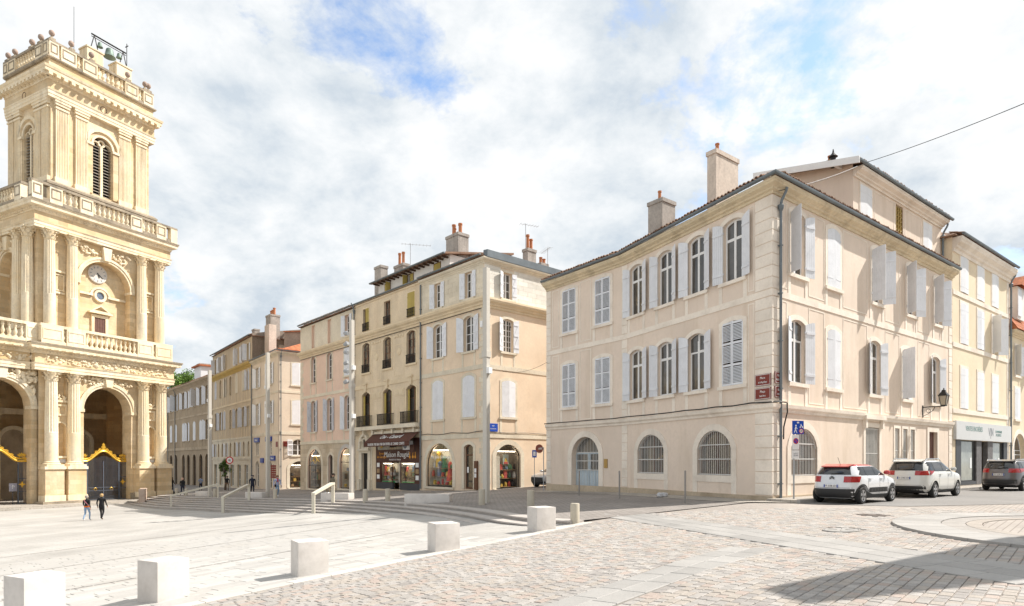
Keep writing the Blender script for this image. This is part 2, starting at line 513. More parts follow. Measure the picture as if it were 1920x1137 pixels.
txt('house_no', '12', 0.16, M_WHITE_L, 0.003)
txt('psign', 'P', 0.5, M_WHITE_L, 0.004)
txt('stop', 'SENS INTERDIT', 0.08, M_WHITE_L, 0.002)

# ------------------------------------------------------------------ terrain
GP = [(-900, -4.6), (-70, -4.3), (-40, -4.16), (-36, -4.13), (-29, -3.96), (-20, -3.6), (-9.3, -2.78), (-4, -2.31), (0.5, -2.0), (3, -1.8), (9, -1.57), (900, -1.57)]
UP = [(-900, -4.4), (-70, -4.1), (-45, -3.75), (-36, -3.5), (-20, -2.87), (-9.9, -2.38), (-1.9, -1.98), (0.5, -1.855), (3, -1.775), (9, -1.55), (900, -1.55)]
def interp(P, x):
    if x <= P[0][0]: return P[0][1]
    for (a, b), (c, d) in zip(P, P[1:]):
        if x <= c: return b + (d - b) * (x - a) / (c - a)
    return P[-1][1]
def Zg(x): return interp(GP, x)
def Zu(x): return interp(UP, x)
def sheet(name, poly, zf, off, m, breaks):
    bm = bmesh.new()
    bm.faces.new([bm.verts.new((x, y, 0)) for x, y in poly])
    bmesh.ops.triangulate(bm, faces=bm.faces)
    for bx in breaks:
        bmesh.ops.bisect_plane(bm, geom=bm.verts[:] + bm.edges[:] + bm.faces[:], plane_co=(bx, 0, 0), plane_no=(1, 0, 0), dist=1e-4)
    for v in bm.verts: v.co.z = zf(v.co.x) + off
    bmesh.ops.recalc_face_normals(bm, faces=bm.faces)
    if sum(f.normal.z for f in bm.faces) < 0: bmesh.ops.reverse_faces(bm, faces=bm.faces)
    me = bpy.data.meshes.new(name); bm.to_mesh(me); bm.free(); me.materials.append(m)
    return struct(ob(name, me))
GBR = [p[0] for p in GP[1:-1]]
UBR = [p[0] for p in UP[1:-1]]

def paving(name, c1, c2, mortar, bw, bh, rot, msize=0.01, rough=0.8, bump=0.4, patch=None, spec=0.3):
    m = bpy.data.materials.new(name); m.use_nodes = True
    t = m.node_tree; N = t.nodes; L = t.links; b = N['Principled BSDF']
    b.inputs['Roughness'].default_value = rough; b.inputs['Specular IOR Level'].default_value = spec
    geo = N.new('ShaderNodeNewGeometry')
    mp = N.new('ShaderNodeMapping'); mp.inputs['Rotation'].default_value = (0, 0, -rot)
    L.new(geo.outputs['Position'], mp.inputs[0])
    br = N.new('ShaderNodeTexBrick'); L.new(mp.outputs[0], br.inputs['Vector']); br.inputs['Scale'].default_value = 1
    br.inputs['Brick Width'].default_value = bw; br.inputs['Row Height'].default_value = bh
    br.inputs['Mortar Size'].default_value = msize; br.inputs['Mortar Smooth'].default_value = 0.2
    br.inputs['Color1'].default_value = (*c1, 1); br.inputs['Color2'].default_value = (*c2, 1); br.inputs['Mortar'].default_value = (*mortar, 1)
    n = N.new('ShaderNodeTexNoise'); n.inputs['Scale'].default_value = 0.35; n.inputs['Detail'].default_value = 6; L.new(geo.outputs['Position'], n.inputs['Vector'])
    n2 = N.new('ShaderNodeTexNoise'); n2.inputs['Scale'].default_value = 30; n2.inputs['Detail'].default_value = 4; L.new(geo.outputs['Position'], n2.inputs['Vector'])
    mr = N.new('ShaderNodeMapRange'); mr.inputs[1].default_value = 0.3; mr.inputs[2].default_value = 0.7; mr.inputs[3].default_value = 0.78; mr.inputs[4].default_value = 1.08
    L.new(n.outputs[0], mr.inputs[0])
    mr2 = N.new('ShaderNodeMapRange'); mr2.inputs[1].default_value = 0.3; mr2.inputs[2].default_value = 0.7; mr2.inputs[3].default_value = 0.85; mr2.inputs[4].default_value = 1.1
    L.new(n2.outputs[0], mr2.inputs[0])
    mu = N.new('ShaderNodeMath'); mu.operation = 'MULTIPLY'; L.new(mr.outputs[0], mu.inputs[0]); L.new(mr2.outputs[0], mu.inputs[1])
    mx = N.new('ShaderNodeVectorMath'); mx.operation = 'SCALE'; L.new(br.outputs['Color'], mx.inputs[0]); L.new(mu.outputs[0], mx.inputs['Scale'])
    L.new(mx.outputs[0], b.inputs['Base Color'])
    bp = N.new('ShaderNodeBump'); bp.inputs['Strength'].default_value = bump; bp.inputs['Distance'].default_value = 0.02
    L.new(n2.outputs[0], bp.inputs['Height']); L.new(bp.outputs[0], b.inputs['Normal'])
    MATS[name] = m
    return m

ROWD = Vector((8.0, 8.6)).normalized()          # paving rows run along the plaza's edge
ROWN = Vector((-ROWD.y, ROWD.x))                # towards the plaza
ROT = math.atan2(ROWD.y, ROWD.x)
E0, E1 = Vector((-6.0, 10.3)), Vector((2.0, 18.9))
M_PLAZA = paving('pale_limestone_paving', (0.465, 0.447, 0.42), (0.43, 0.412, 0.385), (0.30, 0.28, 0.25), 0.75, 0.36, ROT, 0.009, 0.6, 0.2)
M_SETTS_FAR = paving('sett_paving_far', (0.41, 0.37, 0.33), (0.36, 0.32, 0.29), (0.24, 0.21, 0.185), 0.21, 0.152, ROT, 0.014, 0.8)
M_TERRACE = paving('terrace_setts', (0.34, 0.305, 0.28), (0.27, 0.245, 0.225), (0.13, 0.12, 0.105), 0.30, 0.16, R(-40), 0.012, 0.75)
M_ASPHALT = mat('worn_asphalt', (0.26, 0.25, 0.24), 0.9, 0.10, 0.3, 0.15, 60, 0.4, 90)
M_JOINT = mat('sandy_joint', (0.24, 0.195, 0.15), 0.95, 0.1, 1.0, 0.2, 30)
M_GROUND = mat('dusty_ground', (0.30, 0.27, 0.23), 0.95)
M_FOOTWAY = paving('footway_slabs', (0.42, 0.38, 0.33), (0.36, 0.33, 0.29), (0.2, 0.18, 0.16), 0.6, 0.4, R(37.6), 0.01, 0.85)
M_SETT = [mat('granite_sett_%s' % n, c, 0.7, 0.08, 3.0, 0.16, 55, 0.5, 70, rnd=0.09, stain=0.35, stain_col=(0.20, 0.17, 0.14), stain_scale=0.35) for n, c in
          (('grey', (0.385, 0.36, 0.335)), ('pink', (0.43, 0.355, 0.31)), ('buff', (0.415, 0.37, 0.325)), ('pale', (0.44, 0.41, 0.38)), ('dark', (0.335, 0.31, 0.29)))]
M_SLAB = mat('granite_slab', (0.385, 0.37, 0.35), 0.65, 0.06, 2.0, 0.22, 80, 0.3, 90, rnd=0.12)
M_PAVER = mat('limestone_paver', (0.475, 0.458, 0.432), 0.55, 0.05, 1.0, 0.07, 12, 0.15, 50, rnd=0.11, stain=0.5, stain_col=(0.36, 0.33, 0.29), stain_scale=0.4)
M_KERB = mat('white_limestone', (0.56, 0.53, 0.49), 0.6, 0.07, 1.2, 0.06, 20, 0.15, 40, rnd=0.05)
M_STEP = mat('step_limestone', (0.50, 0.46, 0.425), 0.65, 0.08, 1.2, 0.10, 20, 0.2, 40, stain=0.25, stain_scale=2.0)

ground = sheet('ground', [(-700, -300), (700, -300), (700, 900), (-700, 900)], Zg, -0.05, M_GROUND, GBR)

def catmull(P, n=10):
    P = [Vector(p) for p in P]; Q = [P[0] * 2 - P[1]] + P + [P[-1] * 2 - P[-2]]; res = []
    for i in range(1, len(Q) - 2):
        for k in range(n):
            t = k / n; a, b, c, d = Q[i - 1:i + 3]
            res.append(0.5 * ((2 * b) + (c - a) * t + (2 * a - 5 * b + 4 * c - d) * t * t + (3 * b - a - 3 * c + d) * t ** 3))
    return res + [P[-1]]
EDGE = catmull([(-36.8, 66.0), (-28.5, 56.5), (-20.4, 49.5), (-9.9, 38.9), (-4.4, 31.5), (-1.2, 25.8), (0.75, 21.2), (2.2, 19.3)], 12)

lower = sheet('lower_plaza', [(-6.0 - 8 * ROWD.x, 10.3 - 8 * ROWD.y), (2.0, 18.9), (2.2, 19.3)] + [tuple(p) for p in EDGE[::-1][4::4]] + [(-37, 66.5), (-40, 75), (-80, 75), (-80, -10)], Zg, 0.0, M_PLAZA, GBR)
street = sheet('street', [(-6.0 - 8 * ROWD.x, 10.3 - 8 * ROWD.y), (2.0, 18.9), (2.2, 19.3), (2.2, 30), (40, 58), (40, -20), (-6, -10)], Zg, -0.004, M_SETTS_FAR, GBR)
terrace = sheet('upper_terrace', [tuple(p) for p in EDGE[::3]] + [(2.2, 19.3), (9.2, 24.0), (12, 60), (-20, 170), (-110, 170), (-60, 100), (-37.5, 72)], Zu, 0.0, M_TERRACE, UBR)
CNR = Vector((10.3, 24.8)); DR = Vector((0.7925, 0.6098)); NR = Vector((0.6098, -0.7925))
def rs(s, n): return tuple(CNR + DR * s + NR * n)   # along and out from the corner house's street side
asph = sheet('asphalt_road', [rs(-0.6, 1.25), rs(60, 1.25), rs(60, 7.2), rs(6.0, 6.6), rs(1.0, 4.4)], Zg, 0.008, M_ASPHALT, GBR)
def footway():
    b = MB(); b.slab([rs(-0.4, 0.0), rs(60, 0.0), rs(60, 1.22), rs(-0.4, 1.22)][::-1], -1.75, -1.45)
    o = struct(ob('footway', b.mesh('footway', M_FOOTWAY)))
    for i in range(40):
        k = MB().box(0.004, 1.0 - 0.004, -0.12, 0.0, -0.3, 0.125)
        p = rs(-0.4 + i, 1.22 + 0.12)
        ob('kerb_stone', cached('kerbstone', lambda: k.mesh('kerb_stone', M_SLAB)), o, Matrix.Translation((p[0], p[1], -1.568)) @ Matrix.Rotation(math.atan2(DR.y, DR.x), 4, 'Z') @ T(0, 0.12, 0))
    return o
footway()
hf = sheet('house_footway', [(10.7, 23.6), (9.9, 24.9), (6.0, 33.6), (2.1, 39.0), (1.0, 38.2), (4.7, 33.2), (8.6, 23.9)], Zu, 0.012, M_FOOTWAY, UBR)

# plaza border and paving pieces
def piece_mesh(a, b, h=0.06, ch=0.007, m=None):
    bb = MB()
    bb.add([(-a / 2, -b / 2, -h), (a / 2, -b / 2, -h), (a / 2, b / 2, -h), (-a / 2, b / 2, -h), (-a / 2 + ch, -b / 2 + ch, 0), (a / 2 - ch, -b / 2 + ch, 0), (a / 2 - ch, b / 2 - ch, 0), (-a / 2 + ch, b / 2 - ch, 0),
            (-a / 2, -b / 2, -ch), (a / 2, -b / 2, -ch), (a / 2, b / 2, -ch), (-a / 2, b / 2, -ch)],
           [(4, 5, 6, 7), (8, 9, 5, 4), (9, 10, 6, 5), (10, 11, 7, 6), (11, 8, 4, 7), (0, 1, 9, 8), (1, 2, 10, 9), (2, 3, 11, 10), (3, 0, 8, 11)])
    return bb
def slope(x): return (Zg(x + 0.3) - Zg(x - 0.3)) / 0.6
def place(c, ang, h, tilt=0.0):
    sl = slope(c.x)
    up = Vector((-sl + random.uniform(-tilt, tilt), random.uniform(-tilt, tilt), 1)).normalized()
    xa = Vector((math.cos(ang), math.sin(ang), 0)); xa = (xa - up * xa.dot(up)).normalized(); ya = up.cross(xa)
    return Matrix(((xa.x, ya.x, up.x, c.x), (xa.y, ya.y, up.y, c.y), (xa.z, ya.z, up.z, Zg(c.x) + h), (0, 0, 0, 1)))
def in_view(c, mg=0.05): return c.y > 4 and abs(c.x / c.y) < 0.82 + mg and -Zg(c.x) / c.y < 0.30
def lay(pieces, parent, nm, limit=300):
    """pieces: (centre, angle, a, b, height, tilt, material); the nearest become objects, the rest one mass"""
    pieces = [p for p in pieces if in_view(p[0])]
    pieces.sort(key=lambda p: p[0].length)
    for c, ang, a, b, h, t, m in pieces[:limit]:
        a = round(a, 2); b = round(b, 2)
        ob(nm, cached((nm, a, b, m.name), lambda: piece_mesh(a, b).mesh(nm, m)), parent, place(c, ang, h, t))
    rest = pieces[limit:]
    if rest:
        ms = []
        for p in rest:
            if p[6] not in ms: ms.append(p[6])
        B = MB()
        for c, ang, a, b, h, t, m in rest:
            pm = piece_mesh(a, b); B.add(pm.v, pm.f, ms.index(m), place(c, ang, h, t))
        me = bpy.data.meshes.new(nm + '_field'); me.from_pydata(B.v, [], B.f)
        for m in ms: me.materials.append(m)
        me.polygons.foreach_set('material_index', B.m); me.update()
        stuff(ob(nm + '_field', me, parent))
def in_poly(p, poly):
    c = False
    for i in range(len(poly)):
        a, b = poly[i], poly[(i + 1) % len(poly)]
        if (a[1] > p.y) != (b[1] > p.y) and p.x < (b[0] - a[0]) * (p.y - a[1]) / (b[1] - a[1]) + a[0]: c = not c
    return c
# bands of granite slabs crossing the setts
B1a, B1d = Vector((0.35, 7.35)), Vector((0.70, 0.715)).normalized()
B2a, B2b = Vector((2.6, 21.6)), Vector((7.6, 5.6)); B2d = (B2b - B2a).normalized(); B2n = Vector((-B2d.y, B2d.x))
ISL, ISR = Vector((14.3, 13.2)), 5.4
def band_poly(a, d, n, l, w): return [tuple(a), tuple(a + d * l), tuple(a + d * l + n * w), tuple(a + n * w)]
B1n = Vector((-B1d.y, B1d.x))
P1 = band_poly(B1a, B1d, B1n, 6.6, 0.86)
P2 = band_poly(B2a, B2d, B2n, (B2b - B2a).length, 1.5)
MANH = [(Vector((7.75, 14.75)), 0.40), (Vector((10.5, 18.3)), 0.38)]
pcs = []
for r in range(0, 135):
    o = random.uniform(0, 0.3); s = -14.0 + o
    while s < 24:
        a = random.uniform(0.15, 0.25)
        c = E0 + ROWD * (s + a / 2) - ROWN * (0.36 + 0.08 + 0.152 * r)
        s += a
        if r < 0 or c.y < 5.2 or c.y > 21 or c.x > 17 or not in_view(c): continue
        if in_poly(c, P1) or in_poly(c, P2): continue
        if (c - ISL).length < ISR + 0.1 or any((c - q).length < rr + 0.12 for q, rr in MANH): continue
        if (c - CNR).dot(NR) < 6.9 and (c - CNR).dot(DR) > 0.5: continue
        if c.y > 18.6 and c.x < 2.2: continue
        m = random.choices(M_SETT, (5, 2.2, 4, 3, 1.6))[0]
        pcs.append((c, ROT + random.uniform(-0.035, 0.035), a - random.uniform(0.008, 0.018), 0.152 - random.uniform(0.008, 0.02), random.uniform(0.010, 0.017), 0.012, m))
lay(pcs, street, 'sett')
slabs = []
for row in range(2):
    s = -2.0 + 0.3 * row
    while s < 6.6:
        a = random.choice((0.55, 0.62, 0.70))
        slabs.append((B1a + B1d * (s + a / 2) + B1n * (0.215 + 0.43 * row), math.atan2(B1d.y, B1d.x), a - 0.008, 0.422, 0.020, 0.003, M_SLAB)); s += a
for row in range(3):
    s = 0.2 * row
    while s < (B2b - B2a).length:
        a = random.choice((0.7, 0.8, 0.95))
        slabs.append((B2a + B2d * (s + a / 2) + B2n * (0.25 + 0.5 * row), math.atan2(B2d.y, B2d.x), a - 0.008, 0.492, 0.022, 0.003, M_SLAB)); s += a
lay(slabs, street, 'granite_slab')
def island():
    root = struct(ob('round_paving', None, None, Matrix.Translation((ISL.x, ISL.y, -1.57))))
    B = MB(); B.slab([(3.5 * math.cos(i * math.pi / 24), 3.5 * math.sin(i * math.pi / 24)) for i in range(48)], -0.1, 0.035)
    ob('inner_disc', B.mesh('inner_disc', M_SETTS_FAR), root)
    for r0, r1, n, m, nm, h in ((4.35, 5.38, 40, M_SLAB, 'ring_slab', 0.06), (3.85, 4.33, 90, M_SETT[0], 'ring_sett', 0.045), (3.52, 3.83, 90, M_SETT[2], 'ring_sett', 0.045)):
        g = 0.006 / r0
        def mk():
            b = MB(); k = 4; da = 2 * math.pi / n
            b.slab([(r0 * math.cos(g + (da - 2 * g) * i / k), r0 * math.sin(g + (da - 2 * g) * i / k)) for i in range(k, -1, -1)] +
                   [(r1 * math.cos(g + (da - 2 * g) * i / k), r1 * math.sin(g + (da - 2 * g) * i / k)) for i in range(k + 1)], -0.1, h)
            return b.mesh(nm, m)
        me = mk()
        for i in range(n):
            a = 2 * math.pi * i / n
            c = ISL + Vector((math.cos(a), math.sin(a))) * r0
            if abs(c.x / c.y) < 0.9: ob(nm, me, root, WM[root] @ Matrix.Rotation(a, 4, 'Z'))
island()
M_IRON = mat('cast_iron', (0.20, 0.17, 0.15), 0.6, 0.2, 8, 0.2, 40, 0.3, 60, metal=0.6)
for i, (c, r) in enumerate(MANH):
    b = MB(); b.lathe([(r, -0.03), (r, 0.020), (r - 0.03, 0.024), (r - 0.03, 0.010), (r - 0.045, 0.010), (r - 0.045, 0.022), (0.02, 0.022)], 28)
    o = tag(ob('manhole_cover', b.mesh('manhole_cover', M_SLAB if i == 0 else M_IRON), None, place(c, 0, 0.0)), ('round manhole cover in the setts in front of the red roofed car', 'farther manhole cover near the parked white cars')[i], 'manhole cover')
    for k in range(6):
        ob('lid_slot', cached('lidslot', lambda: MB().box(0.10, r - 0.08, -0.006, 0.006, 0.02, 0.026).mesh('lid_slot', M_IRON)), o, WM[o] @ RZ(60 * k))
# pale pavers of the plaza
pcs = []
for r in range(0, 40):
    s = -9 + random.uniform(0, 0.8)
    while s < 14:
        a = random.choice((0.55, 0.7, 0.85, 0.95))
        c = E0 + ROWD * (s + a / 2) + ROWN * (0.02 + 0.18 + 0.36 * r)
        s += a
        if not in_view(c): continue
        if min((c - p).length for p in EDGE[::4]) < 3.9 and c.y > 17: continue
        pcs.append((c, ROT, a - 0.009, 0.36 - 0.009, 0.012 + random.uniform(-0.0015, 0.0015), 0.0015, M_PAVER))
lay(pcs, lower, 'paver')
for i in range(-6, 16):
    c = E0 + ROWD * (i * 0.8 + 0.4) - ROWN * 0.17
    if in_view(c) and (c - E0).dot(ROWD) < 11.75:
        ob('border_slab', cached('border', lambda: piece_mesh(0.79, 0.32).mesh('border_slab', M_KERB)), lower, place(c, ROT, 0.03))
drn = MB()
for off, l in ((5.0, 26), (10.5, 40), (17.5, 45)):
    n = 60
    for i in range(n):
        c = E0 + ROWD * (-8 + l * i / n) + ROWN * off
        if c.x < -36: continue
        if min((c - p).length for p in EDGE[::3]) < 4.0: continue
        drn.box(-0.5 * l / n, 0.5 * l / n - 0.03, -0.02, 0.02, 0.0, 0.004, 0, place(c, ROT, 0.013))
ob('drain_slot', drn.mesh('drain_slot', M_IRON), lower)

# ------------------------------------------------------------------ curved stone steps
steps = struct(ob('stone_steps', None, None, Matrix.Translation((-20, 49, -2.9))))
cum = [0.0]
for a, b in zip(EDGE, EDGE[1:]): cum.append(cum[-1] + (b - a).length)
def edge_at(s):
    s = max(0.0, min(cum[-1] - 1e-4, s))
    for i in range(len(cum) - 1):
        if s <= cum[i + 1]:
            t = (s - cum[i]) / (cum[i + 1] - cum[i]); d = (EDGE[i + 1] - EDGE[i]).normalized()
            return EDGE[i].lerp(EDGE[i + 1], t), Vector((d.y, -d.x))
def edge_n(s):
    n = Vector((0, 0))
    for k in (-1.5, -0.75, 0, 0.75, 1.5): n += edge_at(s + k)[1]
    return n.normalized()
TREAD, RISE = 0.60, 0.128
for k in range(6):
    s = random.uniform(0, 0.5)
    while s < cum[-1] - 0.3:
        e = min(s + 1.15, cum[-1])
        pa, na = edge_at(s)[0], edge_n(s); pb, nb = edge_at(e)[0], edge_n(e)
        o0, o1 = k * TREAD - 0.03, (k + 1) * TREAD
        za, zb = Zu(pa.x) - RISE * k + 0.006, Zu(pb.x) - RISE * k + 0.006
        q = (pa + na * o1)
        if za > Zg(q.x) + 0.02:
            d = (pb - pa).normalized() * 0.004
            bb = MB()
            for q0, q1, t0, t1 in ((o0, o1, 0.0, -0.045), (o0, o1 - 0.055, -0.045, -0.45)):
                V = [pa + d + na * q0, pb - d + nb * q0, pb - d + nb * q1, pa + d + na * q1]
                Z = [za, zb, zb, za]
                bb.add([(p.x, p.y, z + t1) for p, z in zip(V, Z)] + [(p.x, p.y, z + t0) for p, z in zip(V, Z)],
                       [(0, 1, 2, 3), (7, 6, 5, 4), (0, 4, 5, 1), (1, 5, 6, 2), (2, 6, 7, 3), (3, 7, 4, 0)])
            ob('step_stone', bb.mesh('step_stone', M_STEP), steps, Matrix())
        s = e
# cheek wall where the steps meet the cathedral
cw = MB()
for i, (a, b) in enumerate(((0, 1.3), (1.31, 2.6), (2.61, 3.9))):
    cw.box(a, b, 0, 0.5, -0.6, 1.25 + 0.0 * i)
    cw.box(a, b, -0.03, 0.53, 1.255, 1.42)
o = ob('cheek_wall', cw.mesh('cheek_wall', mat('pink_limestone', (0.58, 0.45, 0.36), 0.8, 0.12, 1.0, 0.12, 12, 0.3, stain=0.35, stain_scale=2.0, stain_col=(0.30, 0.15, 0.08))), None,
       Matrix.Translation((-35.4, 60.4, -4.1)) @ Matrix.Rotation(math.atan2(4.2, -2.2), 4, 'Z'))
tag(o, 'low pinkish stone wall closing the steps beside the cathedral', 'wall')
# ------------------------------------------------------------------ building materials
M_CREAM = mat('cream_render', (0.81, 0.682, 0.568), 0.9, 0.07, 0.35, 0.05, 6, 0.12, 60, stain=0.55, stain_col=(0.52, 0.41, 0.29), stain_scale=0.9, streak=True)
M_CREAM_T = mat('cream_trim', (0.862, 0.777, 0.675), 0.88, 0.06, 0.8, 0.06, 10, 0.12, 60, stain=0.38, stain_col=(0.4, 0.3, 0.2), stain_scale=0.8, rnd=0.04)
M_CORNICE = mat('weathered_cornice', (0.760, 0.640, 0.450), 0.9, 0.10, 0.6, 0.10, 8, 0.25, 40, stain=0.65, stain_col=(0.22, 0.16, 0.09), stain_scale=1.1)
M_ZINC = mat('zinc_gutter', (0.20, 0.23, 0.25), 0.5, 0.12, 1.5, 0.1, 20, 0.1, metal=0.5)
M_TILE = mat('clay_tiles', (0.36, 0.22, 0.15), 0.9, 0.25, 1.2, 0.25, 18, 0.4, 40, stain=0.7, stain_col=(0.16, 0.13, 0.09), stain_scale=2.5)
M_TILE_O = mat('orange_clay_tiles', (0.58, 0.20, 0.09), 0.9, 0.2, 2.5, 0.25, 18, 0.4, 40, stain=0.4, stain_col=(0.18, 0.10, 0.07), stain_scale=2.5)
M_SHUT = mat('pale_grey_shutter_paint', (0.770, 0.785, 0.820), 0.55, 0.05, 1.5, 0.05, 30, 0.06, stain=0.12, stain_scale=3, stain_col=(0.3, 0.28, 0.26), rnd=0.05)
M_SHUT_W = mat('white_shutter_paint', (0.820, 0.830, 0.850), 0.55, 0.04, 1.5, 0.05, 30, 0.06, rnd=0.05)
M_SHUT_G = mat('grey_shutter_paint', (0.600, 0.610, 0.650), 0.6, 0.08, 1.5, 0.08, 30, 0.08, stain=0.2, stain_scale=3, rnd=0.10)
M_SHUT_Y = mat('ochre_shutter_paint', (0.46, 0.35, 0.09), 0.6, 0.08, 1.5, 0.08, 30, 0.08, rnd=0.08)
M_FRAME = mat('white_window_paint', (0.800, 0.795, 0.785), 0.5, 0.04, 3, 0.04, 20, 0.04)
M_FRAME_B = mat('brown_window_wood', (0.16, 0.075, 0.04), 0.6, 0.15, 3, 0.15, 20, 0.1)
M_GLASS = glass('window_glass', (0.085, 0.078, 0.07), 0.05, 0.8)
M_GLASS_C = glass('curtained_glass', (0.28, 0.25, 0.20), 0.08, 0.7, (0.10, 0.09, 0.08), 1.6)
M_SHOPGLASS = glass('shop_glass', (0.06, 0.055, 0.05), 0.04, 0.8, (0.02, 0.02, 0.02))
M_BAR = mat('white_iron_bars', (0.66, 0.65, 0.62), 0.5, 0.05, 4, 0.1, 30, 0.05)
M_BLACKIRON = mat('black_iron', (0.025, 0.024, 0.024), 0.5, 0.1, 8, 0.1, 30, 0.05, metal=0.3)
M_CABLE = mat('black_cable', (0.02, 0.02, 0.02), 0.6, flat=True)
M_BLUEDOOR = mat('pale_blue_door_paint', (0.47, 0.57, 0.64), 0.5, 0.05, 2, 0.05, 20, 0.05)
M_PINK = mat('pink_render', (0.810, 0.600, 0.475), 0.9, 0.07, 0.4, 0.06, 6, 0.12, stain=0.2, stain_col=(0.45, 0.28, 0.18), stain_scale=0.5, streak=True)
M_STONE_W = mat('pale_limestone', (0.780, 0.700, 0.560), 0.88, 0.10, 0.6, 0.10, 9, 0.2, stain=0.35, stain_col=(0.32, 0.24, 0.14), stain_scale=0.7, rnd=0.05)
M_STONE_O = mat('ochre_limestone', (0.780, 0.645, 0.465), 0.9, 0.10, 0.6, 0.10, 9, 0.2, stain=0.45, stain_col=(0.36, 0.22, 0.09), stain_scale=0.6, streak=True)
M_OCHRE_T = mat('ochre_trim', (0.790, 0.655, 0.460), 0.9, 0.08, 0.8, 0.08, 9, 0.2, stain=0.3, stain_col=(0.35, 0.22, 0.1), stain_scale=0.9)
M_STONE_G = mat('ground_floor_limestone', (0.700, 0.590, 0.445), 0.9, 0.12, 0.6, 0.10, 9, 0.25, stain=0.45, stain_col=(0.28, 0.20, 0.12), stain_scale=0.8, blocks=(0.9, 0.42, 0.012, 0.6))
M_PEACH = mat('peach_render', (0.810, 0.655, 0.490), 0.9, 0.08, 0.4, 0.06, 6, 0.12, stain=0.30, stain_col=(0.44, 0.27, 0.14), stain_scale=0.45)
M_ASHLAR = mat('white_ashlar', (0.820, 0.790, 0.710), 0.85, 0.08, 0.8, 0.08, 9, 0.2, stain=0.25, stain_col=(0.35, 0.28, 0.18), stain_scale=0.9, rnd=0.10)
M_YELLOW = mat('yellow_ochre_render', (0.800, 0.680, 0.500), 0.9, 0.07, 0.35, 0.05, 6, 0.12, stain=0.2, stain_col=(0.45, 0.30, 0.14), stain_scale=0.5)
M_GOLDEN = mat('golden_render', (0.640, 0.520, 0.370), 0.9, 0.10, 0.35, 0.07, 6, 0.12, stain=0.4, stain_col=(0.30, 0.20, 0.10), stain_scale=0.5, streak=True)
M_TAN = mat('tan_render', (0.750, 0.640, 0.510), 0.9, 0.08, 0.35, 0.06, 6, 0.12, stain=0.25, stain_col=(0.34, 0.24, 0.15), stain_scale=0.5)
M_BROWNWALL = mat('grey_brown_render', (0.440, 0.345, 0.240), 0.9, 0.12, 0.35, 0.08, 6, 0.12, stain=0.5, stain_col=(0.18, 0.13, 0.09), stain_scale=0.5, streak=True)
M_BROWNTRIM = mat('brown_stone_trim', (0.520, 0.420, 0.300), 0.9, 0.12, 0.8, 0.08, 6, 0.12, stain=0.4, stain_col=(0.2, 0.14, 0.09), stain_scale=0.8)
M_CHIM = mat('stained_chimney_render', (0.460, 0.420, 0.380), 0.95, 0.15, 1.0, 0.15, 8, 0.3, stain=0.75, stain_col=(0.13, 0.105, 0.09), stain_scale=1.5, streak=True)
M_CHIM_P = mat('pink_chimney_render', (0.700, 0.600, 0.510), 0.95, 0.10, 1.0, 0.12, 8, 0.3, stain=0.55, stain_col=(0.18, 0.13, 0.10), stain_scale=1.8, streak=True)
M_POT = mat('terracotta_pot', (0.52, 0.21, 0.10), 0.85, 0.1, 3, 0.1, 12, 0.1)
M_WOOD_D = mat('dark_timber', (0.10, 0.055, 0.035), 0.8, 0.2, 3, 0.2, 20, 0.2)
M_WHITEWALL = mat('white_render', (0.800, 0.780, 0.740), 0.9, 0.05, 0.5, 0.05, 6, 0.1, stain=0.12, stain_scale=0.8)
M_SHOPBROWN = mat('shop_brown_paint', (0.075, 0.024, 0.016), 0.5, 0.08, 2, 0.05, 20, 0.03)
M_AWNING = mat('brown_awning_cloth', (0.105, 0.042, 0.028), 0.85, 0.08, 1.5, 0.1, 40, 0.1)
M_SLATE = mat('dark_grey_panel', (0.055, 0.06, 0.07), 0.5, 0.1, 2, 0.1, 20, 0.05)
M_FASCIA = mat('pale_grey_fascia', (0.62, 0.63, 0.63), 0.5, 0.03, 2, 0.03, 20, 0.02)
M_MOSS = mat('mossy_stone', (0.26, 0.23, 0.14), 0.95, 0.2, 2, 0.2, 10, 0.4)
M_BRASS = mat('brass_plate', (0.42, 0.28, 0.10), 0.4, 0.05, 4, 0.05, 20, 0.05, metal=0.6)

# ------------------------------------------------------------------ house pieces
def band(root, name, pts, prof, m):
    b = MB(); b.sweep(pts, prof)
    return ob(name, b.mesh(name, m), root, Matrix())
def rectprof(o, z0, z1, i=-0.02): return [(i, z0), (o, z0), (o, z1), (i, z1)]
def cornice(root, pts, z0, z1, o, m, name='cornice'):
    h = z1 - z0
    return band(root, name, pts, [(-0.02, z0), (o * 0.15, z0), (o * 0.18, z0 + h * 0.22), (o * 0.40, z0 + h * 0.30), (o * 0.45, z0 + h * 0.45), (o * 0.85, z0 + h * 0.62), (o * 0.92, z0 + h * 0.75), (o, z0 + h * 0.80), (o, z1), (-0.02, z1)], m)
def gutter(root, pts, z, o, m=None):
    r = 0.085
    prof = [(o + 0.0, z), (o + 0.0, z - 0.02)] + [(o + r - r * math.cos(t), z - 0.02 - r * math.sin(t)) for t in (0.5, 1.0, 1.57, 2.1, 2.6)] + [(o + 2 * r, z - 0.01), (o + 2 * r, z + 0.005)]
    return band(root, 'gutter', pts, prof, m or M_ZINC)
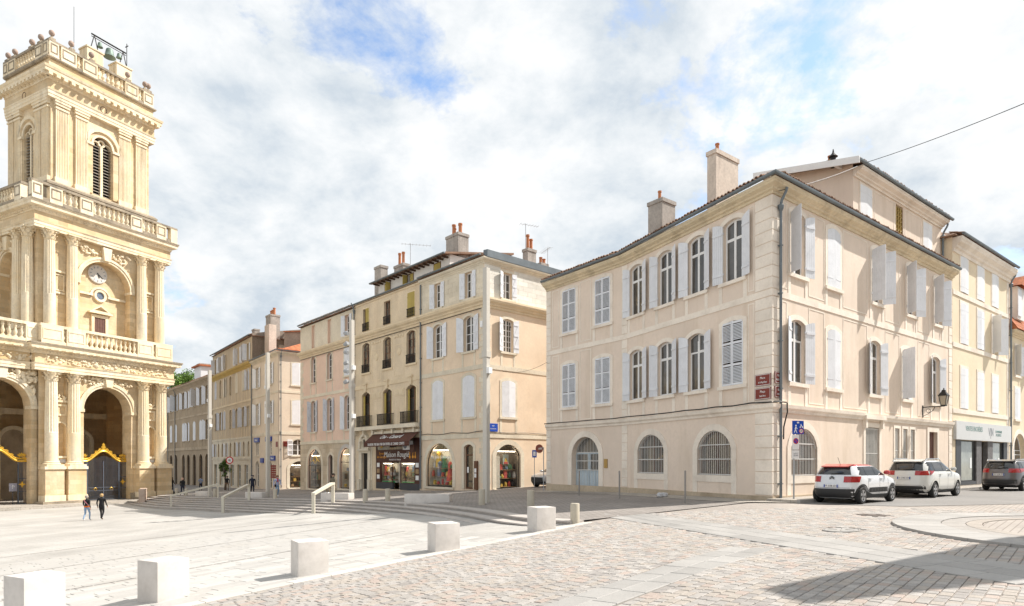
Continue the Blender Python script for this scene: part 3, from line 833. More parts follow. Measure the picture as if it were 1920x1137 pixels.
def tile_row(root, A, B, z, o, step=0.21, m=None, rise=0.28, ln=0.7):
    """half-round tile ends along an eave"""
    W = Wall(A, B, 0, 1)
    b = MB(); n = int(W.L / step)
    for i in range(n):
        x = (i + 0.5) * step + random.uniform(-0.012, 0.012); r = 0.085; dz = random.uniform(-0.012, 0.012); dy = random.uniform(-0.03, 0.03)
        pr = [(r * math.cos(t), r * math.sin(t)) for t in (0, 0.63, 1.26, 1.88, 2.51, 3.14)] + [(r * 0.7 * math.cos(t), r * 0.7 * math.sin(t)) for t in (3.14, 2.2, 0.94, 0)]
        for k in range(2):
            y0, y1 = -o - 0.06 + dy + k * 0.33, -o + ln * 0.5 + k * 0.33
            zz = z + dz + rise * k * 0.33 + 0.01 * k
            b.add([(x + p, y0, zz + q) for p, q in pr] + [(x + p * 0.85, y1, zz + q * 0.85 + rise * (y1 - y0)) for p, q in pr],
                  [(0, 1, 8, 9), (1, 2, 7, 8), (2, 3, 7), (3, 4, 6, 7), (4, 5, 6)] + [(j, j + 10, (j + 1) % 10 + 10, (j + 1) % 10) for j in range(10)])
    me = bpy.data.meshes.new('roof_tiles'); me.from_pydata(b.v, [], b.f); me.materials.append(m or M_TILE); me.update()
    return stuff(ob('roof_tiles', me, root, W.M))
def roof(root, pts, z, h, o, m=None, inset=0.4):
    """low hipped roof over a closed plan polygon (given clockwise seen from below the eaves order)"""
    P = [Vector(p) for p in pts]; c = sum(P, Vector((0, 0))) / len(P); n = len(P)
    outp = [p + (p - c).normalized() * o for p in P]; inn = [c + (p - c) * inset for p in P]
    b = MB(); b.add([(p.x, p.y, z) for p in outp] + [(p.x, p.y, z + h) for p in inn] + [(p.x, p.y, z - 0.06) for p in outp],
                    [(i, (i + 1) % n, (i + 1) % n + n, i + n) for i in range(n)] + [tuple(range(n, 2 * n))] + [tuple(range(2 * n, 3 * n))] + [(i, (i + 1) % n, (i + 1) % n + 2 * n, i + 2 * n) for i in range(n)])
    return ob('roof', b.mesh('roof', m or M_TILE), root, Matrix())
def downpipe(root, W, x, z0, z1, y=-0.12, r=0.055, m=None, head=True):
    b = MB(); b.tube([(x, y, z0), (x, y, z1)], r, 8)
    z = z0 + 0.6
    while z < z1:
        b.box(x - r - 0.012, x + r + 0.012, y - r - 0.012, 0.0, z, z + 0.04); z += 1.9
    if head:
        b.lathe([(r, 0), (r + 0.06, 0.12), (r + 0.07, 0.24), (r + 0.05, 0.26)], 8, 0, T(x, y, z1 - 0.28))
        b.tube([(x, y, z1 - 0.05), (x, y - 0.04, z1 + 0.15), (x, y - 0.22, z1 + 0.45), (x, y - 0.26, z1 + 0.6)], r, 8)
    return W.part('downpipe', b, m or M_ZINC, smooth=40)
def chimney(root, x, y, ang, w, d, z0, z1, m, pots=((0, 0),), ph=0.5, cap=True, pr=0.10):
    Mx = Matrix.Translation((x, y, 0)) @ Matrix.Rotation(ang, 4, 'Z')
    b = MB(); b.box(0, w, 0, d, z0, z1 - (0.22 if cap else 0))
    if cap: b.box(-0.05, w + 0.05, -0.05, d + 0.05, z1 - 0.2185, z1)
    o = ob('chimney', b.mesh('chimney', m), root, Mx)
    for px, py in pots:
        k = ph * random.uniform(0.8, 1.15)
        ob('chimney_pot', MB().lathe([(pr, 0), (pr * 0.92, k * 0.85), (pr * 1.15, k * 0.87), (pr * 1.15, k)], 10).mesh('chimney_pot', M_POT, 40), o, Mx @ T(w * (0.5 + px), d * (0.5 + py), z1 - 0.01))
    return o
def apron(W, x, w, sur, z0, z1, m, proud=0.022):
    for s in (-1, 1):
        W.part('apron_strip', cached(('apron', sur, round(z1 - z0, 2), m.name), lambda: MB().box(-sur / 2, sur / 2, -proud, 0.01, 0, z1 - z0).mesh('apron_strip', m)), None, x + s * (w / 2 + sur / 2), 0, z0)
def grille(W, x, z0, w, h, rise, n, m, y=0.06, rails=(0.03, 0.36, 0.7), parent=None, r=0.014):
    b = MB(); ol = outline(w - 0.06, h - 0.03, rise, n=14)
    def top(xx):
        if rise < 0.01: return h - 0.03
        ww = w - 0.06; hh = h - 0.03; r0 = (ww * ww / 4 + rise * rise) / (2 * rise)
        return hh - r0 + math.sqrt(max(0, r0 * r0 - xx * xx))
    for i in range(1, n):
        xx = -w / 2 + w * i / n
        b.tube([(xx, y, 0.0), (xx, y, top(xx))], r, 5)
    for f in rails:
        zz = f * h; hw = w / 2
        if rise > 0.01 and zz > h - rise:
            r0 = (w * w / 4 + rise * rise) / (2 * rise); hw = math.sqrt(max(0, r0 * r0 - (zz - h + r0) ** 2))
        b.box(-hw, hw, y - 0.012, y + 0.012, zz - 0.022, zz + 0.022)
    if rise > 0.01: b.tube([(p, y, q) for p, q in ol[2:]], 0.02, 5)
    return W.part('grille', b, m, x, 0, z0, parent)
def body(root, walls, back, m, zt):
    """plain rear walls closing a house: from the last facade's right end round to the first one's left end"""
    pts = [walls[-1].B] + [Vector(p) for p in back] + [walls[0].A]
    b = MB(); n = len(pts)
    b.add([(p.x, p.y, -5.2) for p in pts] + [(p.x, p.y, zt) for p in pts], [(i, i + 1, i + 1 + n, i + n) for i in range(n - 1)])
    return ob('rear_wall', b.mesh('rear_wall', m), root, Matrix())
def cable(name, pts, r, label, m=None):
    o = ob(name, MB().tube(pts, r, 5).mesh(name, m or M_CABLE, 60))
    return tag(o, label, 'cable')

# ================================================================== the cream corner house
CE, CB, CC, CD = Vector((2.17, 39.2)), Vector((6.1, 33.8)), Vector((10.3, 24.8)), Vector((25.75, 36.7))
H1 = thing('corner_house', 'large cream three storey corner house with pale grey shutters and two chimneys', 'house', (CC.x, CC.y, -1.55))
W1, W2, W3 = Wall(CE, CB, -2.2, 10.8, H1), Wall(CB, CC, -2.2, 10.8, H1), Wall(CC, CD, -2.2, 10.8, H1)
L1, L2 = W1.L, W2.L
lou = dict(sur=0.20, sm=M_CREAM_T, fm=M_FRAME, pm=M_GLASS, shm=M_SHUT, kind='louvre', depth=0.2)
frw = dict(sur=0.20, sm=M_CREAM_T, fm=M_FRAME, pm=M_GLASS, shm=M_SHUT, kind='plank', depth=0.14, nx=2, ny=[0, 1.8, 2.6], transom=1)
Z1, Z2, HW = 3.25, 7.72, 2.62
for t in (1.71, 4.55):
    for z in (Z1, Z2): window(W1, L1 - t, z, 1.2, HW, 0.12, shut=(3, 3), **lou)
ang = {(0, 1): None, (1, 0): (165, 160), (1, 1): (168, 95), (1, 2): (172, 100), (1, 3): (172, 115)}
for j, t in enumerate((2.1, 4.35, 6.58, 8.93)):
    xs = L2 - t
    if j == 0: window(W2, xs, Z1, 1.2, 2.75, 0.12, shut=(3, 3), **lou)
    else: window(W2, xs, Z1, 1.1, HW, 0.16, shut=[(172, 165), (170, 160), (174, 164)][j - 1], **frw)
    window(W2, xs, Z2, 1.1, HW, 0.16, shut=[(172, 166), (170, 158), (172, 156), (174, 160)][j], **frw)
for W, x, w in [(W1, L1 - 1.71, 1.2), (W1, L1 - 4.55, 1.2)] + [(W2, L2 - t, 1.1 if j else 1.2) for j, t in enumerate((2.1, 4.35, 6.58, 8.93))]:
    apron(W, x, w, 0.2, 2.32, Z1 - 0.15, M_CREAM_T); apron(W, x, w, 0.2, 6.86, Z2 - 0.15, M_CREAM_T)
# street side
R3 = [(1.95, (112, 169)), (5.06, (3, 3)), (9.45, (84, 125)), (13.6, (116, 150)), (17.35, (114, 150))]
for j, (x, a) in enumerate(R3):
    window(W3, x, Z2, 1.15, HW, 0.14, shut=a, **frw); apron(W3, x, 1.15, 0.2, 6.86, Z2 - 0.15, M_CREAM_T)
R2 = [(1.95, (161, 168)), (5.06, (3, 3)), (9.25, (159, 169)), (13.0, (88, 8)), (17.0, (162, 168))]
for j, (x, a) in enumerate(R2):
    window(W3, x, Z1, 1.15, HW, 0.14, shut=a, **frw); apron(W3, x, 1.15, 0.2, 2.32, Z1 - 0.15, M_CREAM_T)
# ground floor openings
gw = dict(sur=0.30, sm=M_CREAM_T, fm=M_FRAME_B, pm=M_GLASS, depth=0.22, sill=False, nx=4, ny=[0, 0.65, 1.3, 1.97], foot=0.30)
for W, x, w in ((W2, L2 - 3.23, 2.1), (W2, L2 - 7.73, 2.15), (W3, 2.48, 2.15)):
    s = window(W, x, -0.60, w, 1.98, 0.80, **gw)
    grille(W, x, -0.60, w, 1.98, 0.80, 17, M_BAR, 0.05, (0.02, 0.36, 0.68), s)
    apron(W, x, w, 0.3, -1.5, -0.9, M_CREAM_T)
s = window(W3, 8.95, -0.85, 1.5, 2.5, 0, sur=0.22, sm=M_CREAM_T, fm=M_FRAME, pm=M_GLASS, nx=2, ny=2, depth=0.2)
grille(W3, 8.95, -0.85, 1.5, 2.5, 0, 12, M_BAR, 0.04, (0.02, 0.5, 0.97), s, 0.02)
for x in (11.8, 12.8, 13.75):
    s = window(W3, x, -0.55, 0.55, 2.25, 0, sur=0.14, sm=M_CREAM_T, fm=M_FRAME, pm=M_GLASS, nx=1, ny=2, depth=0.2, sill=False)
    grille(W3, x, -0.55, 0.55, 2.25, 0, 5, M_BAR, 0.04, (0.02, 0.5, 0.97), s, 0.02)
hood = MB(); hood.box(-1.1, 1.1, -0.22, 0.02, 2.02, 2.20); hood.box(-1.0, -0.82, -0.16, 0.02, 1.60, 2.02); hood.box(0.82, 1.0, -0.16, 0.02, 1.60, 2.02)
W3.part('hood_mould', hood, M_CREAM_T, 8.95, 0, 0)
# brown side door
W3.hole(16.6, -1.50, 1.2, 3.15, 0, 0.5)
W3.part('door_surround', MB().ring(outline(1.2, 3.15), outline(1.2, 3.15, 0, 0.26, 0), -0.04, 0.02), M_CREAM_T, 16.6, 0, -1.5)
dr = W3.part('door', MB().box(-0.6, 0.6, 0.16, 0.22, 0, 3.15), mat('red_brown_door', (0.13, 0.05, 0.035), 0.5, 0.15, 3, 0.1, 20, 0.1), 16.6, 0, -1.5)
for zz, hh in ((0.2, 0.7), (1.05, 1.1), (2.3, 0.7)):
    for xx in (-0.48, 0.06): W3.part('door_panel', MB().box(xx, xx + 0.42, 0.14, 0.17, zz, zz + hh), MATS['red_brown_door'], 16.6, 0, -1.5, dr)
# pale blue arched door
xd = L1 - 3.15
W1.hole(xd, -1.66, 2.3, 3.1, 1.05, 0.5)
W1.part('door_surround', MB().ring(outline(2.3, 3.1, 1.05, 0, 0, 16), outline(2.3, 3.1, 1.05, 0.34, 0, 16), -0.05, 0.02), M_CREAM_T, xd, 0, -1.66)
db = MB()
db.box(-1.14, -0.012, 0.32, 0.38, 0.02, 1.15); db.box(0.012, 1.14, 0.32, 0.38, 0.02, 1.15)
for s in (-1, 1):
    for a in (0.05, 1.09): db.box(s * a - 0.04, s * a + 0.04, 0.315, 0.375, 1.151, 2.15)
    for i in range(2): db.box(*sorted((s * (0.12 + 0.5 * i), s * (0.54 + 0.5 * i))), 0.305, 0.33, 0.2, 1.0)
db.box(-1.14, 1.14, 0.31, 0.38, 2.10, 2.22)
door1 = W1.part('door', db, M_BLUEDOOR, xd, 0, -1.66)
W1.part('pane', MB().prism(outline(2.26, 3.06, 1.03), 0.40, 0.42), M_GLASS, xd, 0, -1.66, door1)
grille(W1, xd, -1.66, 2.3, 3.1, 1.05, 18, M_BAR, 0.30, (0.38, 0.55, 0.71), door1)
W1.part('brass_plaque', MB().box(-0.13, 0.13, -0.04, 0.0, 0, 0.5), M_BRASS, L1 - 1.45, 0, -0.35)
for W, m in ((W1, M_CREAM), (W2, M_CREAM), (W3, M_CREAM)): W.build(m)
# mouldings running round the house
FP = [CE, CB, CC, CD]
band(H1, 'string_course', FP, [(-0.02, 1.98), (0.05, 1.98), (0.06, 2.08), (0.14, 2.16), (0.16, 2.30), (-0.02, 2.33)], M_CREAM_T)
band(H1, 'floor_band', FP, rectprof(0.03, 6.60, 6.86), M_CREAM_T)
band(H1, 'plinth', FP, rectprof(0.06, -2.2, -1.38), mat('stained_plinth', (0.55, 0.45, 0.33), 0.9, 0.1, 0.8, 0.1, 8, 0.2, stain=0.6, stain_col=(0.25, 0.19, 0.12), stain_scale=1.3))
cornice(H1, FP, 10.62, 11.07, 0.40, M_CORNICE)
gutter(H1, FP, 11.20, 0.36)
for W in (W1, W2, W3): tile_row(H1, W.A, W.B, 11.27, 0.42)
roof(H1, [CE, CB, CC, CD, CD + Vector((-7.5, 9.5)), CE + Vector((9.5, 8.0))], 11.15, 2.0, 0.35, inset=0.35)
body(H1, [W1, W2, W3], [CD + Vector((-7.5, 9.5)), CE + Vector((9.5, 8.0))], M_CREAM, 11.05)
# quoins: mitred corner blocks, a pier at the bend and one at the far end
def quoin_run(root, path, z0, z1, h, m, o=0.026):
    me = cached(('quoin', tuple(round(p, 2) for q in path for p in q), round(h, 2)), lambda: MB().sweep(path, [(-0.01, 0.012), (o - 0.012, 0.012), (o, 0.03), (o, h - 0.03), (o - 0.012, h - 0.012), (-0.01, h - 0.012)]).mesh('quoin', m))
    z = z0
    while z + h <= z1 + 0.02:
        ob('quoin', me, root, T(0, 0, z)); z += h
qa, qb = W2.at(L2 - 0.85), W3.at(0.6)
for z0, z1, n in ((-1.36, 1.97, 7), (2.34, 6.58, 9), (6.88, 10.60, 8)):
    quoin_run(H1, [qa, CC, qb], z0, z1, (z1 - z0) / n, M_CREAM_T)
    quoin_run(H1, [W1.at(0), W1.at(0.42)], z0, z1, (z1 - z0) / n, M_CREAM_T)
    quoin_run(H1, [W3.at(W3.L - 0.5), W3.at(W3.L)], z0, z1, (z1 - z0) / n, M_CREAM_T)
    quoin_run(H1, [W1.at(L1 - 0.22), CB, W2.at(0.22)], z0, z1, (z1 - z0) / n, M_CREAM_T)
# thin raised wall panels between the windows
def field(W, x0, x1, z0, z1, m, t=0.05, proud=0.014):
    W.part('wall_panel', MB().ring([(0, 0), (x1 - x0, 0), (x1 - x0, z1 - z0), (0, z1 - z0)], [(t, t), (x1 - x0 - t, t), (x1 - x0 - t, z1 - z0 - t), (t, z1 - z0 - t)], -proud, 0.01), m, x0, 0, z0)
for z0, z1 in ((2.45, 6.5), (7.0, 10.5)):
    for W, xs in ((W1, (0.55, L1 - 5.5)), (W1, (L1 - 3.6, L1 - 2.65)), (W2, (L2 - 1.25, L2 - 0.9)), (W3, (0.7, 1.1)), (W3, (2.85, 4.2)), (W3, (5.95, 8.4)), (W3, (10.4, 12.1)), (W3, (14.5, 16.1))):
        if xs[1] - xs[0] > 0.25: field(W, xs[0], xs[1], z0, z1, M_CREAM_T)
downpipe(H1, W3, 0.42, -1.5, 10.25)
chimney(H1, 10.1, 31.0, math.atan2(DR.y, DR.x), 1.9, 0.52, 11.2, 15.5, M_CHIM_P, ((-0.25, 0),), 0.55)
chimney(H1, 8.64, 36.0, math.atan2(DR.y, DR.x), 1.16, 1.05, 11.6, 15.2, M_CHIM, ((-0.15, 0),), 0.6)
chimney(H1, 4.3, 40.0, math.atan2(DR.y, DR.x), 0.6, 0.5, 11.6, 12.55, M_CHIM, ((0, 0),), 0.15)
# set-back top storey
HA = thing('attic_house', 'cream set back top storey with white shutters and a lattice window above the corner house', 'house', tuple(W3.at(8.0, 0.6, 11.0)))
A0, A1 = W3.at(8.2, 0.55).xy, W3.at(W3.L + 0.05, 0.55).xy
WA = Wall(A0, A1, 11.0, 14.13, HA); WB = Wall(A0 + W3.n * 4.6, A0, 11.0, 15.3, HA)
for x in (1.35, 9.2): window(WA, x, 11.6, 1.25, 2.0, 0, sur=0.10, sm=M_CREAM_T, fm=M_FRAME, pm=M_GLASS, shut=(3, 3), shm=M_SHUT_W, kind='plank', sill=False)
WA.hole(5.4, 11.45, 0.95, 2.25, 0, 0.2)
lt = MB()
for i in range(9):
    for j in range(3): lt.lathe([(0.10, 0), (0.13, 0.02), (0.13, 0.05), (0.10, 0.07)], 8, 0, T(-0.28 + 0.28 * j, 0.05, 0.12 + 0.235 * i) @ RX(90) @ T(0, 0, -0.03), cap=False)
for i in range(10): lt.tube([(-0.42, 0.06, 0.22 * i), (0.42, 0.06, 0.22 * i + 0.10)], 0.02, 5); lt.tube([(0.42, 0.07, 0.22 * i), (-0.42, 0.07, 0.22 * i + 0.10)], 0.02, 5)
WA.part('lattice', lt, mat('ochre_lattice', (0.60, 0.44, 0.16), 0.7, 0.15, 4, 0.2, 20, 0.1), 5.4, 0, 11.47)
WA.part('pane', MB().box(-0.47, 0.47, 0.10, 0.12, 0, 2.22), mat('lattice_backing', (0.50, 0.38, 0.20), 0.9), 5.4, 0, 11.47)
for x0, x1 in ((2.3, 4.7), (6.1, 8.3)): field(WA, x0, x1, 11.6, 13.68, M_CREAM_T)
WA.build(M_CREAM); 
mbx = MB(); mbx.add([(0, 0, 11.0), (4.6, 0, 11.0), (4.6, 0, 14.36), (0, 0, 15.34)], [(0, 1, 2, 3)])
ob('wall', mbx.mesh('wall', M_CREAM), HA, WB.M)
rw = WA.at(WA.L).xy; rb = rw + W3.n * 4.6
mbx = MB(); lb = A0 + W3.n * 4.6
mbx.add([(rw.x, rw.y, 11), (rb.x, rb.y, 11), (rb.x, rb.y, 15.36), (rw.x, rw.y, 14.13), (lb.x, lb.y, 11), (lb.x, lb.y, 15.36)], [(0, 1, 2, 3), (1, 4, 5, 2)])
ob('rear_wall', mbx.mesh('rear_wall', M_CREAM), HA, Matrix())
cornice(HA, [A0, A1], 13.78, 14.18, 0.45, M_CREAM_T)
gutter(HA, [A0 - W3.d * 0.5, A1 + W3.d * 0.3], 14.30, 0.42)
rf = MB(); rf.add([(-0.6, -0.5, 14.26), (WA.L + 0.3, -0.5, 14.26), (WA.L + 0.3, 4.9, 15.42), (-0.6, 4.9, 15.42), (-0.6, -0.5, 14.34), (WA.L + 0.3, -0.5, 14.34), (WA.L + 0.3, 4.9, 15.50), (-0.6, 4.9, 15.50)],
                  [(3, 2, 1, 0), (4, 5, 6, 7), (0, 1, 5, 4), (1, 2, 6, 5), (2, 3, 7, 6), (3, 0, 4, 7)])
ob('roof', rf.mesh('roof', M_TILE), HA, WA.M)
bg_ = MB(); bg_.add([(-0.62, -0.55, 14.06), (-0.56, -0.55, 14.06), (-0.56, 4.9, 15.22), (-0.62, 4.9, 15.22), (-0.62, -0.55, 14.38), (-0.56, -0.55, 14.38), (-0.56, 4.9, 15.54), (-0.62, 4.9, 15.54)],
                   [(3, 2, 1, 0), (4, 5, 6, 7), (0, 1, 5, 4), (1, 2, 6, 5), (2, 3, 7, 6), (3, 0, 4, 7)])
ob('bargeboard', bg_.mesh('bargeboard', M_FRAME), HA, WA.M)
for y, z in ((0.5, 14.30), (3.8, 15.0)): ob('purlin', MB().box(-0.58, 0.05, y, y + 0.14, z, z + 0.16).mesh('purlin', M_FRAME), HA, WA.M)
tile_row(HA, A0 - W3.d * 0.5, A1, 14.34, 0.45)
downpipe(HA, WA, WA.L - 0.1, 11.4, 13.38)
chimney(HA, *(WA.at(0.3, 1.2).xy), math.atan2(DR.y, DR.x), 0.9, 0.35, 14.28, 15.13, M_MOSS, ((-0.2, 0),), 0.35)
ob('vent_cowl', MB().lathe([(0.12, 0), (0.12, 0.5), (0.22, 0.52), (0.05, 0.72), (0.02, 0.9)], 10).mesh('vent_cowl', M_BLACKIRON), HA, Matrix.Translation(WA.at(-0.1, 0.9, 14.5)))

# ================================================================== the yellow house with the auction shop
H2 = thing('yellow_house', 'narrow yellow ochre house with three rows of pale shutters over a grey shopfront', 'house', tuple(W3.at(W3.L + 5, 0, -1.5)))
Y0, Y1 = CD + W3.d * 0.12, CC + W3.d * 30.4
W4 = Wall(Y0, Y1, -2.2, 13.0, H2); off = (Y0 - CC).length
yw = dict(sur=0.15, sm=M_CREAM_T, fm=M_FRAME, pm=M_GLASS, shm=M_SHUT_W, kind='plank', depth=0.18, nx=2, ny=3, single=True)
for j, x in enumerate((21.55, 24.5, 27.35)):
    window(W4, x - off, 10.2, 1.25, 2.15, 0, shut=(3, 3), sill=False, **yw)
    window(W4, x - off, 7.1, 1.25, 2.45, 0, shut=((3, 3), (3, 3), (118, 140))[j], sill=False, **dict(yw, shm=M_SHUT if j < 2 else M_SHUT_W))
    window(W4, x - off, 3.2, 1.2, 2.45, 0, shut=(3, 3), sill=False, **yw)
for z in (9.86, 6.78, 2.88): W4.part('floor_band', MB().box(0.0, W4.L, -0.045, 0.02, 0, 0.27), M_CREAM_T, 0, 0, z)
# shopfront
W4.hole(W4.L / 2, -1.42, W4.L - 1.0, 2.72, 0, 0.9)
W4.part('fascia', MB().box(0.15, W4.L - 0.15, -0.16, 0.02, 1.32, 2.42), M_FASCIA)
W4.part('lettering', TX['encheres'], None, 3.2, -0.165, 2.0); W4.part('lettering', TX['vn'], None, 6.35, -0.165, 1.88); W4.part('lettering', TX['maitre'], None, 7.9, -0.165, 1.85)
for x0, x1, m in ((0.5, 1.35, M_SLATE), (4.05, 5.0, mat('grey_granite_pier', (0.20, 0.19, 0.19), 0.7, 0.2, 6, 0.3, 60, 0.2)), (6.2, 7.2, MATS['grey_granite_pier']), (9.5, W4.L - 0.5, M_SLATE)):
    W4.part('pier', MB().box(x0, x1, -0.03, 0.25, -1.42, 1.3), m)
for x0, x1 in ((1.36, 4.04), (7.21, 9.49)):
    b = MB(); b.ring([(x0, -1.2), (x1, -1.2), (x1, 1.29), (x0, 1.29)], [(x0 + 0.06, -1.14), (x1 - 0.28, -1.14), (x1 - 0.28, 1.23), (x0 + 0.06, 1.23)], 0.06, 0.16)
    sf = W4.part('shop_window', b, M_BLACKIRON)
    W4.part('pane', MB().box(x0 + 0.06, x1 - 0.28, 0.10, 0.115, -1.14, 1.23), glass('pale_shop_glass', (0.34, 0.36, 0.33), 0.08, 0.8, (0.22, 0.24, 0.22)), 0, 0, 0, sf)
    W4.part('poster', MB().box(x1 - 0.75, x1 - 0.45, 0.09, 0.099, -0.4, 0.25), mat('white_poster', (0.75, 0.77, 0.78), flat=True), 0, 0, 0, sf)
    W4.part('stallriser', MB().box(x0, x1, -0.02, 0.2, -1.42, -1.205), M_SLATE)
W4.part('door', MB().box(5.05, 6.15, 0.5, 0.56, -1.42, 1.3), M_SHOPGLASS)
W4.build(M_YELLOW)
cornice(H2, [Y0, Y1], 12.35, 13.15, 0.5, M_CREAM_T); gutter(H2, [Y0, Y1], 13.32, 0.46)
tile_row(H2, Y0, Y1, 13.3, 0.48)
nb = W3.n * 9.0
roof(H2, [Y0, Y1, Y1 + nb, Y0 + nb], 13.25, 1.8, 0.4); body(H2, [W4], [Y1 + nb, Y0 + nb], M_YELLOW, 13.2)
for z in [(-1.2 + 0.62 * i) for i in range(22)]:
    W4.part('quoin', cached('yq', lambda: MB().box(0, 0.55, -0.02, 0.01, 0.01, 0.6).mesh('quoin', M_CREAM_T)), None, W4.L - 0.55, 0, z)
downpipe(H2, W4, W4.L - 0.02, -1.4, 12.3)
chimney(H2, *(W4.at(6.6, 1.6).xy), math.atan2(DR.y, DR.x), 0.9, 0.6, 13.4, 15.1, M_CHIM_P, (), 0.3)
# ================================================================== house at the right edge
H3 = thing('tile_roofed_house', 'ochre house at the right edge with a steep orange tile roof and dormer', 'house', tuple(W4.at(W4.L + 3, 0, -1.5)))
V0, V1 = Y1 + W3.d * 0.12, Y1 + W3.d * 11.5
W5 = Wall(V0, V1, -2.2, 8.9, H3)
for x in (1.75, 4.6, 7.6):
    window(W5, x, 6.1, 1.15, 2.1, 0, shut=(130, 150), **dict(yw, shm=M_SHUT_W)); window(W5, x, 3.0, 1.15, 2.2, 0, shut=(3, 3), **dict(yw, shm=M_SHUT))
s = window(W5, 2.3, -1.3, 3.0, 3.3, 1.2, sur=0.3, sm=M_CREAM_T, fm=M_FRAME, pm=M_SHOPGLASS, nx=2, ny=[0, 1.8, 2.1, 3.3], depth=0.3, sill=False)
W5.build(M_YELLOW)
cornice(H3, [V0, V1], 8.75, 9.15, 0.4, M_OCHRE_T)
mr_ = MB(); mr_.add([(0, -0.45, 9.15), (W5.L, -0.45, 9.15), (W5.L, 2.2, 13.4), (0, 2.2, 13.4), (W5.L, 6.5, 14.6), (0, 6.5, 14.6), (0, 6.5, 9.15), (W5.L, 6.5, 9.15)], [(0, 1, 2, 3), (3, 2, 4, 5), (0, 3, 5, 6), (1, 7, 4, 2), (6, 5, 4, 7)])
ob('roof', mr_.mesh('roof', M_TILE_O), H3, W5.M)
for r in range(14):                                     # courses of flat tiles on the steep slope
    z = 9.2 + r * 0.3; y = -0.45 + (z - 9.15) * 2.65 / 4.25
    tb = MB()
    for i in range(int(W5.L / 0.24)):
        if i * 0.24 > 5.5: break
        tb.box(0.012, 0.228, -0.05 + random.uniform(-0.008, 0.008), -0.02, -0.03, 0.30, 0, T(i * 0.24, y, z) @ RX(-32))
    stuff(ob('tile_course', tb.mesh('tile_course', M_TILE_O), H3, W5.M))
dm = MB(); dm.box(1.4, 3.0, -0.1, 1.6, 10.1, 12.4); W5.part('dormer', dm, M_WHITEWALL)
W5.part('dormer_shutter', MB().box(1.35, 2.2, -0.16, -0.11, 10.3, 12.2), M_SHUT)
dmr = MB(); dmr.add([(1.1, -0.4, 12.4), (3.3, -0.4, 12.4), (2.2, -0.4, 13.2), (1.1, 2.2, 12.4), (3.3, 2.2, 12.4), (2.2, 2.2, 13.2)], [(0, 1, 2), (0, 2, 5, 3), (1, 4, 5, 2), (3, 5, 4)]); W5.part('dormer_roof', dmr, M_TILE_O)
body(H3, [W5], [V1 + W3.n * 6.5, V0 + W3.n * 6.5], M_YELLOW, 9.1)

# unseen house added at the right, shaped so its eaves shade the setts
HS = thing('unseen_shadow_house', 'stone house added unseen outside the right edge to cast the shadow on the setts', 'house', (12.3, 10.6, -1.57))
sd = Vector((math.cos(SUN_AZ), math.sin(SUN_AZ)))
DS = Vector((0.857, 0.515)); S0 = Vector((12.8, 10.35)); S1 = S0 + Vector((-0.15, 0.95)); hp = [S1 + DS * 16, S1, S0, S0 + sd * 9, S1 + DS * 16 + sd * 9]
wl = Wall(hp[0], hp[1], -2.2, 8.2, HS)
for x in (2.2, 5.4, 8.6, 11.8, 14.4):
    for z in (-0.7, 3.6): window(wl, x, z, 1.1, 2.1, 0.1, shut=(170, 170), sur=0.18, sm=M_CREAM_T, fm=M_FRAME, pm=M_GLASS, shm=M_SHUT_G, single=True)
wl.build(M_STONE_W); body(HS, [wl], hp[2:], M_STONE_W, 8.2)
roof(HS, hp, 8.2, 1.6, 0.25)
# ================================================================== the row of three houses behind the steps
Q0, Q1 = Vector((-22.1, 65.5)), Vector((-1.9, 43.0))
LF = Wall(Q0, Q1, 0, 1); ROWANG = math.atan2(LF.d.y, LF.d.x)
SP, SO = 11.75, 22.5                                    # party walls along the facade
rq = Vector((0.751, 0.66))
Q2 = Q1 + rq * 13
def subwall(x0, x1, zb, zt, root): return Wall(LF.at(x0).xy, LF.at(x1).xy, zb, zt, root)
DEEP = LF.n * 11.0
# ---------------- peach corner house
HP = thing('peach_house', 'peach rendered corner house with white braced shutters and shop windows below', 'house', (Q1.x, Q1.y, -1.98))
WP, WR = subwall(SO + 0.02, LF.L, -3.4, 14.0, HP), Wall(Q1, Q2, -3.4, 14.0, HP)
pw = dict(sur=0.20, sm=M_STONE_W, fm=M_FRAME, pm=M_GLASS, shm=M_SHUT, kind='brace', depth=0.22, nx=2)
fx = lambda s: s - SO - 0.02
for j, x in enumerate((24.75, 28.5)):
    window(WP, fx(x), 3.15, 1.35, 2.95, 0.20, shut=(3, 3), **pw)
    window(WP, fx(x), 7.80, 1.15, 2.5, 0.20, ny=4, shut=((156, 177), (156, 177))[j], **pw)
    window(WP, fx(x), 11.55, 0.85, 1.85, 0, ny=3, shut=((156, 177), (156, 177))[j], **pw)
    apron(WP, fx(x), 1.35, 0.2, 2.02, 3.0, M_STONE_W); apron(WP, fx(x), 1.15, 0.2, 6.75, 7.65, M_STONE_W)
window(WR, 2.2, 3.15, 1.25, 2.6, 0.16, shut=(3, 3), **pw)
window(WR, 2.15, 7.75, 1.0, 2.35, 0.14, ny=6, shut=(156, 177), **dict(pw, nx=4))
window(WR, 2.1, 11.5, 0.85, 1.85, 0, ny=3, shut=(156, 177), **pw)
apron(WR, 2.2, 1.25, 0.2, 2.02, 3.0, M_STONE_W); apron(WR, 2.15, 1.0, 0.2, 6.75, 7.6, M_STONE_W)
SHELF = mat('dark_shop_interior', (0.22, 0.19, 0.15), 0.8, 0.2, 2, 0.2, 9)
PALEBACK = mat('pale_shop_interior', (0.66, 0.63, 0.53), 0.8, 0.15, 1.5, 0.1, 9)
